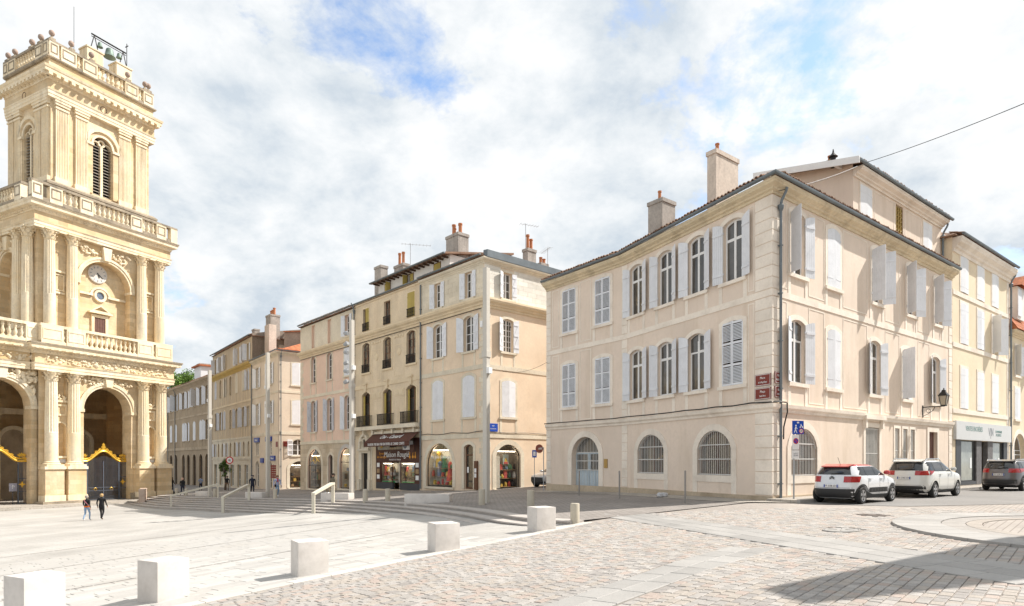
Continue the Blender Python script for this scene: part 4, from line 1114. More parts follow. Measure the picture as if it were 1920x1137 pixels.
GOODS = [mat('goods_%s' % n, c, 0.6, 0.1, 6, 0.15, 20) for n, c in (('red', (0.55, 0.10, 0.08)), ('white', (0.65, 0.62, 0.56)), ('green', (0.08, 0.22, 0.12)), ('tan', (0.42, 0.28, 0.15)), ('yellow', (0.62, 0.42, 0.08)), ('black', (0.03, 0.03, 0.03)), ('blue', (0.16, 0.24, 0.34)))]
GLASSCLEAR = None
def clear_glass():
    global GLASSCLEAR
    if GLASSCLEAR: return GLASSCLEAR
    m = bpy.data.materials.new('clear_shop_pane'); m.use_nodes = True; t = m.node_tree; N = t.nodes; L = t.links
    tr = N.new('ShaderNodeBsdfTransparent'); gl = N.new('ShaderNodeBsdfGlossy'); gl.inputs['Roughness'].default_value = 0.02
    lw = N.new('ShaderNodeLayerWeight'); lw.inputs['Blend'].default_value = 0.5
    pw_ = N.new('ShaderNodeMath'); pw_.operation = 'POWER'; L.new(lw.outputs['Facing'], pw_.inputs[0]); pw_.inputs[1].default_value = 4.0
    mu = N.new('ShaderNodeMath'); mu.operation = 'MULTIPLY_ADD'; L.new(pw_.outputs[0], mu.inputs[0]); mu.inputs[1].default_value = 0.6; mu.inputs[2].default_value = 0.03
    mx = N.new('ShaderNodeMixShader'); L.new(mu.outputs[0], mx.inputs[0]); L.new(tr.outputs[0], mx.inputs[1]); L.new(gl.outputs[0], mx.inputs[2])
    L.new(mx.outputs[0], N['Material Output'].inputs[0]); GLASSCLEAR = m
    return m
def shop_display(W, s, x0, x1, z0, z1, y=0.7, n=14, back=None, parent=None):
    """shelves and goods behind a shop window, all parts of the house's display"""
    W.part('display_back', MB().box(x0 - 0.1, x1 + 0.1, y + 0.55, y + 0.6, z0 - 0.1, z1 + 0.2), back or SHELF, parent=parent)
    W.part('display_floor', MB().box(x0 - 0.2, x1 + 0.2, 0.34, y + 0.9, z0 - 0.12, z0 + 0.02), back or SHELF, parent=parent)
    lm = mat('added_shop_glow', (1.0, 0.86, 0.66), 0.5, flat=True, emit=7.0)  # glow strip added to brighten the display; its lamp is only assumed
    W.part('added_glow_strip', MB().box(x0 + 0.15, x1 - 0.15, y + 0.02, y + 0.12, z1 + 0.12, z1 + 0.16), lm, parent=parent)
    for k in range(3):
        zz = z0 + 0.15 + (z1 - z0) * 0.24 * k
        W.part('shelf', MB().box(x0, x1, y + 0.05, y + 0.5, zz - 0.03, zz), MATS['goods_tan'], parent=parent)
        for i in range(n // 3):
            xx = x0 + (x1 - x0) * (i + random.uniform(0.2, 0.8)) / (n // 3); w = random.uniform(0.08, 0.2); h = random.uniform(0.15, 0.5)
            m = random.choice(GOODS)
            b = MB()
            if random.random() < 0.5: b.lathe([(w * 0.8, 0), (w, h * 0.3), (w * 0.7, h * 0.8), (w * 0.35, h)], 8)
            else: b.box(-w, w, -w * 0.6, w * 0.6, 0, h); b.box(-w * 0.7, w * 0.7, -w * 0.4, w * 0.4, h, h * 1.15)
            W.part('goods', b, m, xx, y + 0.2, zz, parent)
def arch_shop(W, x, z0, w, h, rise, sm, n=16, back=None, fm=None, nx=1, ny=1, sur=0.34, text=None):
    W.hole(x, z0, w, h, rise, 0.30)
    s = W.part('shop_window', MB().ring(outline(w, h, rise, 0, 0, 16), outline(w, h, rise, sur, 0, 16), -0.035, 0.02), sm, x, 0, z0)
    b = MB(); b.ring(outline(w, h, rise, -0.002, -0.002, 16), outline(w, h, rise, -0.06, -0.06, 16), 0.12, 0.18)
    for i in range(1, nx): b.box(-w / 2 + w * i / nx - 0.025, -w / 2 + w * i / nx + 0.025, 0.125, 0.175, 0.06, h - rise)
    if ny > 1: b.box(-w / 2 + 0.05, w / 2 - 0.05, 0.126, 0.174, h - rise - 0.03, h - rise + 0.03)
    W.part('frame', b, fm or M_BLACKIRON, x, 0, z0, s)
    W.part('pane', MB().prism(outline(w - 0.1, h - 0.05, rise, n=16), 0.145, 0.155), clear_glass(), x, 0, z0, s)
    W.part('threshold', MB().box(-w / 2 - 0.2, w / 2 + 0.2, -0.12, 0.3, -0.16, -0.004), M_STONE_W, x, 0, z0, s)
    b = MB(); b.box(-w / 2, w / 2, 1.62, 1.66, 0, h); b.box(-w / 2 - 0.02, -w / 2, 0.31, 1.62, 0, h); b.box(w / 2, w / 2 + 0.02, 0.31, 1.62, 0, h); b.box(-w / 2, w / 2, 0.31, 1.62, h, h + 0.03)
    W.part('shop_interior', b, back or SHELF, x, 0, z0, s)
    shop_display(W, s, x - w / 2 + 0.1, x + w / 2 - 0.1, z0, z0 + h * 0.8, 0.30, n, back, s)
    return s
s = arch_shop(WP, fx(24.9), -1.88, 3.4, 3.25, 1.65, M_STONE_W, 18, PALEBACK)
ta = TX['boutique']
WP.part('lettering', ta, None, fx(24.9), 0.11, 0.35, s)
# hanging dress and dummies in the window
dress = MB(); dress.lathe([(0.30, 0), (0.26, 0.25), (0.15, 0.85), (0.13, 1.0), (0.17, 1.25), (0.08, 1.42), (0.05, 1.46)], 12)
WP.part('dress', dress, mat('coral_dress', (0.70, 0.13, 0.10), 0.8, 0.1, 4, 0.1, 20), fx(25.6), 0.52, -1.45, s, 50)
for xx, m in ((24.2, GOODS[6]), (24.0, GOODS[4]), (24.75, GOODS[2])):
    WP.part('garment', MB().lathe([(0.24, 0), (0.22, 0.5), (0.14, 0.8), (0.20, 1.05), (0.07, 1.2)], 10), m, fx(xx), 0.6, -1.2 + random.uniform(0, 0.8), s, 50)
WP.hole(fx(28.5), -1.93, 1.05, 3.15, 0.2, 0.6)
d_ = WP.part('door_surround', MB().ring(outline(1.05, 3.15, 0.2, 0, 0), outline(1.05, 3.15, 0.2, 0.26, 0), -0.035, 0.02), M_STONE_W, fx(28.5), 0, -1.93)
dd = WP.part('door', MB().ring(outline(1.05, 3.15, 0.2, -0.002, -0.002), outline(1.05, 3.15, 0.2, -0.10, -0.12), 0.16, 0.22).box(-0.45, 0.45, 0.17, 0.21, 2.35, 2.45), M_FRAME_B, fx(28.5), 0, -1.93)
WP.part('pane', MB().prism(outline(0.9, 3.05, 0.18), 0.185, 0.195), M_SHOPGLASS, fx(28.5), 0, -1.93, dd)
WP.part('notice', MB().box(-0.38, -0.18, 0.15, 0.158, 1.15, 1.55), M_FRAME, fx(28.5), 0, -1.93, dd)
WP.part('display_board', MB().box(-0.16, 0.16, -0.16, -0.05, 0.0, 2.0), M_FRAME_B, fx(29.45), 0, -1.95)
for z in (0.85, 1.2): WP.part('notice', MB().box(-0.11, 0.11, -0.17, -0.163, z, z + 0.28), M_FRAME, fx(29.45), 0, -1.95)
s = arch_shop(WR, 2.2, -1.93, 2.3, 3.15, 0.75, M_STONE_W, 18, SHELF)
WR.part('side_pane', MB().box(-1.1, -0.55, 0.30, 0.33, 0.05, 2.6), PALEBACK, 2.2, 0, -1.93, s)
pic = WR.part('painting', MB().box(-0.25, 0.27, 0.31, 0.34, 1.75, 2.45), mat('painting_ground', (0.45, 0.55, 0.50), 0.6, 0.2, 3, 0.1, 8), 2.2, 0, -1.93, s)
pb = MB(); pb.lathe([(0.02, 0), (0.13, 0.04), (0.12, 0.2), (0.06, 0.34)], 8, 0, T(0.02, 0.305, 1.85) @ Matrix.Diagonal((1, 0.02, 1, 1))); WR.part('painted_figure', pb, GOODS[4], 2.2, 0, -1.93, s)
WR.part('painted_shape', MB().box(-0.18, 0.2, 0.300, 0.309, 1.77, 1.92), GOODS[0], 2.2, 0, -1.93, s)
WP.build(M_PEACH); WR.build(M_PEACH)
PP = [WP.A, Q1, Q2]
for z0, z1, o in ((1.66, 2.0, 0.05), (6.42, 6.74, 0.04)): band(HP, 'floor_band', PP, rectprof(o, z0, z1), M_STONE_W)
cornice(HP, PP, 10.62, 11.28, 0.40, M_OCHRE_T)
# ashlar of the top storey: every block on the sunny side
for W, x0, x1 in ((WR, 0.0, 8.0), (WP, 0.0, WP.L)):
    z = 11.34; r = 0
    while z < 13.55:
        x = x0 + (0.0 if r % 2 else -0.45)
        while x < x1:
            a, b2 = max(x, x0) + 0.006, min(x + 0.9, x1) - 0.006
            ok = b2 - a > 0.06
            for wx, wz, ww, wh, _, _ in W.op:
                if wz > 10 and a < wx + ww / 2 + 0.2 and b2 > wx - ww / 2 - 0.2 and z + 0.34 > wz - 0.16 and z < wz + wh + 0.2:
                    if a < wx - ww / 2 - 0.2: b2 = min(b2, wx - ww / 2 - 0.205)
                    elif b2 > wx + ww / 2 + 0.2: a = max(a, wx + ww / 2 + 0.205)
                    else: ok = False
                    if b2 - a < 0.08: ok = False
            if ok:
                k = (round(b2 - a, 2), W is WR)
                W.part('ashlar_block', cached(('ash',) + k, lambda: MB().box(0, k[0], -0.012, 0.01, 0.004, 0.332).mesh('ashlar_block', M_ASHLAR if k[1] else M_STONE_W)), None, a, 0, z)
            x += 0.9
        z += 0.337; r += 1
cornice(HP, PP, 13.62, 14.0, 0.30, M_STONE_W)
gutter(HP, [WP.A, Q1], 14.22, 0.28)
band(HP, 'zinc_flashing', [Q1, Q2], [(-0.1, 14.02), (0.33, 14.02), (0.36, 14.5), (-0.1, 14.55)], M_ZINC)
tile_row(HP, WP.A, Q1, 14.2, 0.32)
roof(HP, [WP.A, Q1, Q2, Q2 + DEEP, WP.A + DEEP], 14.15, 0.7, 0.3)
body(HP, [WP, WR], [Q2 + DEEP, WP.A + DEEP], M_PEACH, 14.1)
z = -1.5; i = 0
while z < 10.4:
    if not (1.5 < z < 2.02 or 6.1 < z < 6.75):
        a = 0.55 if i % 2 else 0.34; b2 = 0.34 if i % 2 else 0.55
        ob('quoin', cached(('pq', i % 2), lambda: MB().sweep([LF.at(LF.L - a).xy, Q1, Q1 + rq * b2], [(-0.01, 0.01), (0.025, 0.01), (0.025, 0.39), (-0.01, 0.39)]).mesh('quoin', M_STONE_W)), HP, T(0, 0, z))
    z += 0.41; i += 1
downpipe(HP, WP, 0.05, -2.1, 13.7, head=False)
chimney(HP, -5.2, 49.4, ROWANG, 1.6, 1.0, 14.2, 17.7, M_CHIM, ((-0.32, 0.1), (-0.1, -0.2), (0.12, 0.15), (0.33, -0.1)), 0.85, pr=0.15)
chimney(HP, 1.25, 49.5, math.atan2(rq.y, rq.x), 0.9, 0.6, 14.2, 16.9, M_CHIM, ((-0.2, 0), (0.2, 0)), 1.05, pr=0.13)
chimney(HP, 2.35, 50.6, math.atan2(rq.y, rq.x), 0.8, 0.5, 14.2, 16.1, M_CHIM, ((-0.25, 0), (0.2, 0)), 0.5, pr=0.13)
def antenna(x, y, z0, z1, ang, root, n=7, boom=1.6):
    b = MB(); b.tube([(0, 0, z0), (0, 0, z1)], 0.022, 5); b.tube([(-boom * 0.3, 0, z1 - 0.1), (boom * 0.7, 0, z1 - 0.1)], 0.014, 4)
    for i in range(n): xx = -boom * 0.28 + boom * 0.95 * i / (n - 1); b.tube([(xx, -0.28, z1 - 0.1), (xx, 0.28, z1 - 0.1)], 0.009, 4)
    return ob('television_aerial', b.mesh('television_aerial', MATS.get('grey_metal') or mat('grey_metal', (0.33, 0.34, 0.35), 0.5, flat=True)), root, Matrix.Translation((x, y, 0)) @ Matrix.Rotation(ang, 4, 'Z'))
antenna(1.1, 50.5, 14.3, 19.2, 0.4, HP); antenna(2.9, 51, 14.3, 17.4, 2.0, HP)

# ---------------- ochre house with the delicatessen
HO = thing('ochre_house', 'tall ochre limestone house with iron balconies over a brown food shop', 'house', tuple(LF.at(17, 0, -2.4)))
WO = subwall(SP + 0.02, SO - 0.02, -3.8, 13.9, HO); fo = lambda s: s - SP - 0.02
ow = dict(sur=0.16, sm=M_OCHRE_T, fm=M_FRAME_B, pm=M_GLASS, depth=0.16, nx=2)
def balcony(W, x, z, w, h=0.95, out=0.42):
    rt = W.part('balcony', MB().box(-w / 2 - 0.06, w / 2 + 0.06, -out, -out + 0.04, h - 0.04, h).box(-w / 2 - 0.06, w / 2 + 0.06, -out, -out + 0.04, 0.06, 0.10), M_BLACKIRON, x, 0, z)
    bb = MB()
    for k in range(int(w / 0.085) + 1):
        xx = -w / 2 + k * 0.085
        bb.box(xx - 0.010, xx + 0.010, -out + 0.008, -out + 0.030, 0.0, h - 0.03)
        if k % 2: bb.lathe([(0.035, 0), (0.035, 0.02)], 6, 0, T(xx, -out + 0.02, h * 0.5))
    for s2 in (-1, 1):
        for yy in range(int(out / 0.09)): bb.box(s2 * (w / 2 + 0.045) - 0.012, s2 * (w / 2 + 0.045) + 0.012, -out + 0.09 * yy + 0.05, -out + 0.09 * yy + 0.07, 0, h - 0.03)
        bb.box(s2 * (w / 2 + 0.045) - 0.015, s2 * (w / 2 + 0.045) + 0.015, -out, 0.0, h - 0.04, h - 0.001)
    ob('baluster_bars', bb.mesh('baluster_bars', M_BLACKIRON), rt, WM[rt]); stuff(rt.children[0])
    return rt
for j, x in enumerate((13.85, 17.45, 21.1)):
    window(WO, fo(x), 3.15, 1.45, 2.95, 0.28, ny=3, sill=False, **dict(ow, depth=0.32))
    for sg in (-1, 1): WO.part('folded_shutter', MB().box(*sorted((sg * 0.44, sg * 0.70)), 0.12, 0.16, 0.05, 2.65), M_SHUT_Y, fo(x), 0, 3.15)
    balcony(WO, fo(x), 3.05, 2.0)
    kb = MB(); kb.prism([(-0.16, 0), (0.16, 0), (0.24, 0.62), (-0.24, 0.62)], -0.14, 0.01); kb.box(-0.3, 0.3, -0.2, 0.01, 0.62, 0.75)
    WO.part('keystone', kb, M_OCHRE_T, fo(x), 0, 6.12)
    window(WO, fo(x), 7.82, 1.3, 2.62, 0.22, ny=4, sill=True, **ow); balcony(WO, fo(x), 7.82, 1.18, 0.72, 0.13)
    window(WO, fo(x), 11.52, 1.05, 1.95, 0, ny=3, sill=False, shut=(None, 3) if j == 0 else ((3, 3) if j == 2 else None), shm=M_SHUT_Y, kind='plank', **dict(ow, sur=0.10)); balcony(WO, fo(x), 11.52, 0.98, 0.68, 0.12)
for x in (15.65, 19.3):
    field(WO, fo(x) - 0.75, fo(x) + 0.75, 7.0, 9.6, M_OCHRE_T); field(WO, fo(x) - 0.8, fo(x) + 0.8, 2.7, 5.2, M_OCHRE_T)
    WO.part('rosette', MB().lathe([(0.32, 0), (0.30, 0.05), (0.22, 0.03), (0.15, 0.06), (0.05, 0.08)], 14, 0, RX(90)), M_OCHRE_T, fo(x), 0, 9.0)
    for k in range(4): WO.part('carved_panel', MB().lathe([(0.15, 0), (0.13, 0.05), (0.05, 0.07)], 6, 0, RX(90)), M_OCHRE_T, fo(x) - 0.6 + 0.4 * k, 0, 10.25)
    WO.part('tablet', MB().box(-0.75, 0.75, -0.03, 0.01, 5.4, 5.95).box(-0.6, -0.1, -0.05, 0.01, 5.5, 5.85).box(0.1, 0.6, -0.05, 0.01, 5.5, 5.85), M_OCHRE_T, fo(x), 0, 0)
# the carved doorway
xd = fo(13.75)
WO.hole(xd, -2.45, 1.1, 3.2, 0, 0.6)
b = MB(); b.ring(outline(1.1, 3.2, 0, 0, 0), outline(1.1, 3.2, 0, 0.45, 0), -0.12, 0.02); b.ring(outline(1.1, 3.2, 0, 0.46, 0), outline(1.1, 3.2, 0, 0.62, 0), -0.05, 0.02)
WO.part('door_surround', b, M_STONE_W, xd, 0, -2.45)
WO.part('door', MB().box(-0.55, 0.55, 0.15, 0.2, 0, 3.2).box(-0.45, -0.05, 0.13, 0.16, 0.2, 1.3).box(0.05, 0.45, 0.13, 0.16, 0.2, 1.3).box(-0.45, 0.45, 0.13, 0.16, 1.5, 3.0), M_BLACKIRON, xd, 0, -2.45)
b = MB(); b.ring(outline(1.3, 1.1, 0.65, 0, 0, 14), outline(1.3, 1.1, 0.65, 0.22, 0, 14), -0.25, 0.02); b.box(-1.0, 1.0, -0.30, 0.02, -0.16, -0.002); b.ring(outline(0.5, 0.75, 0.24), outline(0.5, 0.75, 0.24, 0.12), -0.16, 0.02, M=T(0, 0, 0.12))
WO.part('pediment', b, M_STONE_W, xd, 0, 1.12)
for dx in (-0.85, -0.5, 0.5, 0.85): WO.part('scroll', MB().lathe([(0.17, -0.1), (0.2, 0), (0.17, 0.1)], 8, 0, RX(90)), M_STONE_W, xd + dx, -0.12, 1.35 if abs(dx) > 0.6 else 1.95)
WO.part('pane', MB().prism(outline(0.48, 0.73, 0.23), -0.03, 0.0), M_GLASS, xd, -0.02, 1.24)
for dx in (-0.9, 0.9): WO.part('pedestal', MB().box(-0.2, 0.2, -0.25, 0.02, 0, 0.95), M_STONE_W, xd + dx, 0, -2.5)
WO.part('balcony_slab', MB().box(0.1, WO.L - 0.05, -0.50, 0.02, 2.72, 3.03), M_STONE_W)
for i in range(7): WO.part('bracket', MB().prism([(0, 0), (0.22, 0), (0.22, 0.4), (0, 0.4)], -0.35, 0.01), M_STONE_W, 0.4 + i * 1.6, 0, 2.31)
# shopfront
x0, x1 = fo(15.55), fo(22.3)
WO.hole((x0 + x1) / 2, -2.3, x1 - x0, 4.2, 0, 1.9)
sf = WO.part('shopfront', MB().box(x0, x1, 0.02, 0.14, 0.0, 1.0).box(x0, x0 + 0.75, 0.02, 0.14, -1.75, 0.0).box(x1 - 0.75, x1, 0.02, 0.14, -1.75, 0.0).box(x0, x0 + 0.12, 0.02, 0.14, 1.0, 1.9).box(x1 - 0.9, x1, 0.02, 0.14, 1.0, 1.9), M_SHOPBROWN)
wl0, wl1, wr0, wr1 = x0 + 0.76, x0 + 2.65, x0 + 3.85, x1 - 0.76
for a, c in ((x0, wl1 + 0.05), (wr0 - 0.05, x1)): WO.part('stallriser', MB().box(a, c, 0.0, 0.2, -2.3, -1.755), M_SLATE, parent=sf)
for a in (0.8, 2.0): pass
for a, c in ((wl0, wl1), (wr0, wr1)):
    WO.part('window_frame', MB().ring([(a, -1.75), (c, -1.75), (c, -0.005), (a, -0.005)], [(a + 0.05, -1.70), (c - 0.05, -1.70), (c - 0.05, -0.055), (a + 0.05, -0.055)], 0.04, 0.12), M_SHOPBROWN, parent=sf)
    WO.part('pane', MB().box(a + 0.05, c - 0.05, 0.07, 0.08, -1.70, -0.055), clear_glass(), parent=sf)
    WO.part('display_grass', MB().box(a + 0.05, c - 0.05, 0.15, 0.8, -1.75, -1.62), mat('green_display_mat', (0.05, 0.42, 0.14), 0.8, 0.1, 3, 0.1, 20), parent=sf)
    shop_display(WO, sf, a + 0.08, c - 0.08, -1.62, -0.3, 0.15, 15, PALEBACK, sf)
WO.part('door_leaf', MB().box(wl1 + 0.06, wr0 - 0.06, 0.7, 0.74, -2.28, -0.01), M_SHOPGLASS, parent=sf)
WO.part('door_post', MB().box(wr0 - 0.12, wr0 - 0.051, 0.03, 0.13, -2.28, -0.001), M_STONE_W, parent=sf)
for a, c, m in ((x0 + 0.13, x0 + 2.1, PALEBACK), (x0 + 2.1, x0 + 3.2, M_SHOPGLASS), (x0 + 3.2, x1 - 0.92, M_GLASS_C)): WO.part('pane', MB().box(a + 0.03, c - 0.03, 0.08, 0.1, 1.01, 1.89), m, parent=sf)
WO.part('gold_ornament', MB().lathe([(0.10, 0), (0.3, 0.15), (0.22, 0.3), (0.12, 0.45), (0.03, 0.6)], 8, 0, T(0, 0.05, 0) @ Matrix.Diagonal((1, 0.2, 1, 1))), M_GOLD_L, x0 + 0.85, 0, 1.15, sf)
WO.part('lettering', TX['maison'], None, (x0 + x1) / 2 - 0.15, 0.012, 0.58, sf); WO.part('lettering', TX['maison_small'], None, (x0 + x1) / 2 - 0.3, 0.012, 0.16, sf); WO.part('lettering', TX['saveurs'], None, x0 + 0.95, 0.012, 0.55, sf)
for dx in (5.3, 5.75, 6.1): WO.part('goose_emblem', MB().lathe([(0.02, 0), (0.13, 0.10), (0.10, 0.2), (0.04, 0.26), (0.035, 0.42), (0.06, 0.46), (0.02, 0.52)], 8, 0, Matrix.Diagonal((1, 0.05, 1, 1))), M_ORANGE_L, x0 + dx, 0.012, 0.25, sf, 40)
for xx in (x0 + 0.38, x1 - 0.38):
    for k, m in enumerate((M_WHITE_L, GOODS[3], M_WHITE_L)): WO.part('price_notice', MB().box(-0.22, 0.22, 0.005, 0.015, -1.45 + 0.5 * k, -1.1 + 0.5 * k), m, xx, 0, 0, sf)
ac = WO.part('air_conditioner', MB().box(-0.5, 0.5, -0.32, 0.0, 0, 0.72), M_FRAME, x1 - 1.45, 0.0, 0.95, sf)
WO.part('fan_grille', MB().lathe([(0.28, 0), (0.28, 0.02), (0.05, 0.03)], 14, 0, RX(90)), M_GREY_L, x1 - 1.6, -0.322, 1.31, sf)
WO.part('shield_sign', MB().prism([(-0.28, 0.6), (-0.3, 0.2), (0, -0.15), (0.3, 0.2), (0.28, 0.6)], -0.5, -0.46), M_SHOPBROWN, x1 - 0.35, 0, 0.75, sf)
aw = MB(); ya, yb = -0.1, -1.0
aw.add([(x0 - 0.25, ya, 2.38), (x1 + 0.05, ya, 2.38), (x1 + 0.05, yb, 1.62), (x0 - 0.25, yb, 1.62), (x0 - 0.25, ya, 2.34), (x1 + 0.05, ya, 2.34), (x1 + 0.05, yb, 1.59), (x0 - 0.25, yb, 1.59)], [(0, 1, 2, 3), (4, 7, 6, 5), (0, 4, 5, 1), (1, 5, 6, 2), (2, 6, 7, 3), (3, 7, 4, 0)])
aw.box(x0 - 0.25, x1 + 0.05, yb - 0.015, yb, 1.24, 1.615)
an = WO.part('awning', aw, M_AWNING)
sl = math.atan2(0.76, 0.9)
ob('lettering', TX['awning'], an, WO.M @ T((x0 + x1) / 2, -0.55 - 0.02, 2.0 + 0.025) @ Matrix.Rotation(sl - math.pi / 2, 4, 'X'))
ob('lettering', TX['valance'], an, WO.M @ T((x0 + x1) / 2 - 0.1, yb - 0.022, 1.42) @ Matrix.Diagonal((0.62, 1, 1, 1)))
WO.part('awning_box', MB().box(x0 - 0.25, x1 + 0.05, -0.2, 0.0, 2.345, 2.55), M_STONE_W, parent=an)
WO.build(M_STONE_O)
OP = [WO.A, WO.B]
band(HO, 'floor_band', OP, rectprof(0.05, 6.42, 6.74), M_OCHRE_T); cornice(HO, OP, 10.62, 11.28, 0.40, M_OCHRE_T); gutter(HO, OP, 14.2, 0.1)
band(HO, 'parapet', OP, rectprof(0.06, 13.9, 14.15, -0.3), M_OCHRE_T)
roof(HO, [WO.A, WO.B, WO.B + DEEP, WO.A + DEEP], 14.1, 0.12, 0.1); body(HO, [WO], [WO.B + DEEP, WO.A + DEEP], M_STONE_O, 14.0)
downpipe(HO, WO, 0.05, -2.4, 13.7)
# white set-back attic with timber eaves
at0, at1 = LF.at(14.4, 0.9).xy, LF.at(25.0, 0.9).xy
WT = Wall(at0, at1, 14.1, 15.75, HO)
for x, sh in ((1.6, (3, 95)), (5.2, (95, 3)), (9.0, (3, 3))): window(WT, x, 14.55, 0.85, 0.85, 0, sur=0.06, sm=M_FRAME_B, fm=M_FRAME_B, pm=M_GLASS, shut=sh, shm=M_SHUT_Y, sill=False, single=True)
WT.build(M_WHITEWALL)
b = MB(); b.box(0, 0.05, 0, 6, 14.1, 15.75); b.box(WT.L - 0.05, WT.L, 0, 6, 14.1, 15.75); WT.part('attic_side', b, M_WHITEWALL)
b = MB(); b.add([(-0.3, -0.62, 15.58), (WT.L + 0.3, -0.62, 15.58), (WT.L + 0.3, 6.3, 17.0), (-0.3, 6.3, 17.0), (-0.3, -0.62, 15.72), (WT.L + 0.3, -0.62, 15.72), (WT.L + 0.3, 6.3, 17.15), (-0.3, 6.3, 17.15)], [(3, 2, 1, 0), (4, 5, 6, 7), (0, 1, 5, 4), (1, 2, 6, 5), (2, 3, 7, 6), (3, 0, 4, 7)])
WT.part('attic_roof', b, M_TILE)
for i in range(17): WT.part('rafter', cached('rafter', lambda: MB().box(-0.06, 0.06, -0.60, 0.0, 15.46, 15.58).mesh('rafter', M_WOOD_D)), None, 0.2 + i * (WT.L - 0.4) / 16)
gutter(HO, [at0 - LF.d * 0.3, at1 + LF.d * 0.3], 15.68, 0.62)
chimney(HO, *LF.at(13.2, 1.2).xy, ROWANG, 1.1, 0.7, 14.1, 17.5, M_CHIM, (), 0.4); chimney(HO, *LF.at(14.9, 2.2).xy, ROWANG, 1.5, 0.6, 14.1, 17.4, M_CHIM, ((-0.2, 0), (0.2, 0)), 1.0, pr=0.13)
chimney(HO, *LF.at(11.9, 3.4).xy, ROWANG, 0.8, 2.0, 14.1, 15.8, M_MOSS, (), 0.4, cap=False)
antenna(*LF.at(16.3, 3.0).xy, 15.5, 19.3, 0.2, HO, 9, 2.6)

# ---------------- pink house
HK = thing('pink_house', 'pink rendered house with grey shutters over two arched stone shop windows', 'house', tuple(LF.at(5, 0, -2.9)))
WK = subwall(0, SP - 0.02, -4.0, 13.9, HK)
kw = dict(sur=0.18, sm=M_STONE_W, fm=M_FRAME, pm=M_GLASS, depth=0.24, nx=2)
for j, x in enumerate((3.11, 6.72, 10.3)):
    window(WK, x, 2.98, 1.0, 3.15, 0.22, ny=4, shut=((156, 177), (156, 177), (156, 177))[j], kind='brace', shm=M_SHUT_G if j < 2 else M_SHUT, **kw)
    window(WK, x, 7.95, 1.05, 2.6, 0.25 if j < 2 else 0, ny=4, shut=(3, 3) if j == 2 else None, kind='plank', shm=M_SHUT, **kw)
    apron(WK, x, 1.0, 0.18, 2.05, 2.82, M_STONE_W); apron(WK, x, 1.05, 0.18, 6.75, 7.8, M_STONE_W)
window(WK, 10.35, 11.6, 0.9, 1.95, 0, ny=3, shut=(156, 177), kind='plank', shm=M_SHUT, **dict(kw, sur=0.12))
for x in (3.1, 6.7):                                     # blind recesses of the top storey
    WK.hole(x, 11.45, 0.75, 2.3, 0, 0.25); WK.part('blind_panel', MB().box(-0.375, 0.375, 0.22, 0.25, 0, 2.3), M_TAN, x, 0, 11.45)
for x in (1.3, 4.9, 8.4): field(WK, x - 0.9, x + 0.9, 11.6, 13.5, M_STONE_W)
s1 = arch_shop(WK, 3.35, -2.7, 3.2, 3.95, 1.6, M_STONE_W, 12, SHELF, nx=2, ny=2)
b = MB(); b.lathe([(0.42, 0), (0.46, 0.02), (0.42, 0.04)], 18, 0, T(0, 0, 0) @ RX(90), cap=False); b.lathe([(0.30, 0), (0.33, 0.02), (0.30, 0.04)], 18, 0, RX(90), cap=False)
for k in range(5): b.tube([(-0.95 + 0.2 * k, 0, -0.25 + 0.1 * k), (-0.4 + 0.1 * k, 0, -0.05 + 0.1 * k)], 0.03, 4); b.tube([(0.95 - 0.2 * k, 0, -0.25 + 0.1 * k), (0.4 - 0.1 * k, 0, -0.05 + 0.1 * k)], 0.03, 4)
WK.part('gold_emblem', b, M_GOLD_L, 3.35, 0.08, 0.25, s1)
s2 = arch_shop(WK, 10.1, -2.5, 2.7, 3.8, 1.35, M_KERB, 10, PALEBACK, nx=1, ny=2)
WK.hole(6.95, -2.62, 0.95, 3.3, 0.3, 0.6)
WK.part('door_surround', MB().ring(outline(0.95, 3.3, 0.3, 0, 0), outline(0.95, 3.3, 0.3, 0.25, 0), -0.035, 0.02), M_STONE_W, 6.95, 0, -2.62)
WK.part('door', MB().prism(outline(0.95, 3.3, 0.3), 0.2, 0.25), M_SHOPGLASS, 6.95, 0, -2.62)
WK.build(M_PINK)
b = MB(); vs, tr = fill_holes([(0, -4), (WK.L, -4), (WK.L, 1.75), (0, 1.75)], [[(x + p, z + q) for p, q in outline(w, h, r, 0.02 if w > 2 else 0.02)] for x, z, w, h, r, d in WK.op if z < 0])
b.add([(p.x, -0.02, p.y) for p in vs], tr); WK.part('stone_ground_floor', b, M_STONE_G)
b = MB(); vs, tr = fill_holes([(0, 11.25), (WK.L, 11.25), (WK.L, 13.9), (0, 13.9)], [[(x + p, z + q) for p, q in outline(w, h, r, 0.01)] for x, z, w, h, r, d in WK.op if z > 11])
b.add([(p.x, -0.008, p.y) for p in vs], tr); WK.part('stone_top_storey', b, M_STONE_W)
KP = [WK.A, WK.B]
band(HK, 'floor_band', KP, rectprof(0.06, 1.76, 2.05), M_STONE_W); band(HK, 'floor_band', KP, rectprof(0.04, 6.45, 6.74), M_STONE_W)
cornice(HK, KP, 10.62, 11.28, 0.40, M_OCHRE_T); gutter(HK, KP, 14.15, 0.22); tile_row(HK, *KP, 14.15, 0.25)
for i in range(21): WK.part('quoin', cached(('kq', i % 2), lambda: MB().box(0, 0.5 if i % 2 else 0.75, -0.025, 0.01, 0, 0.38).mesh('quoin', M_STONE_W)), None, 0, 0, 2.1 + 0.39 * i)
roof(HK, [WK.A, WK.B, WK.B + DEEP, WK.A + DEEP], 14.05, 1.6, 0.25); body(HK, [WK], [WK.B + DEEP, WK.A + DEEP], M_PINK, 14.0)

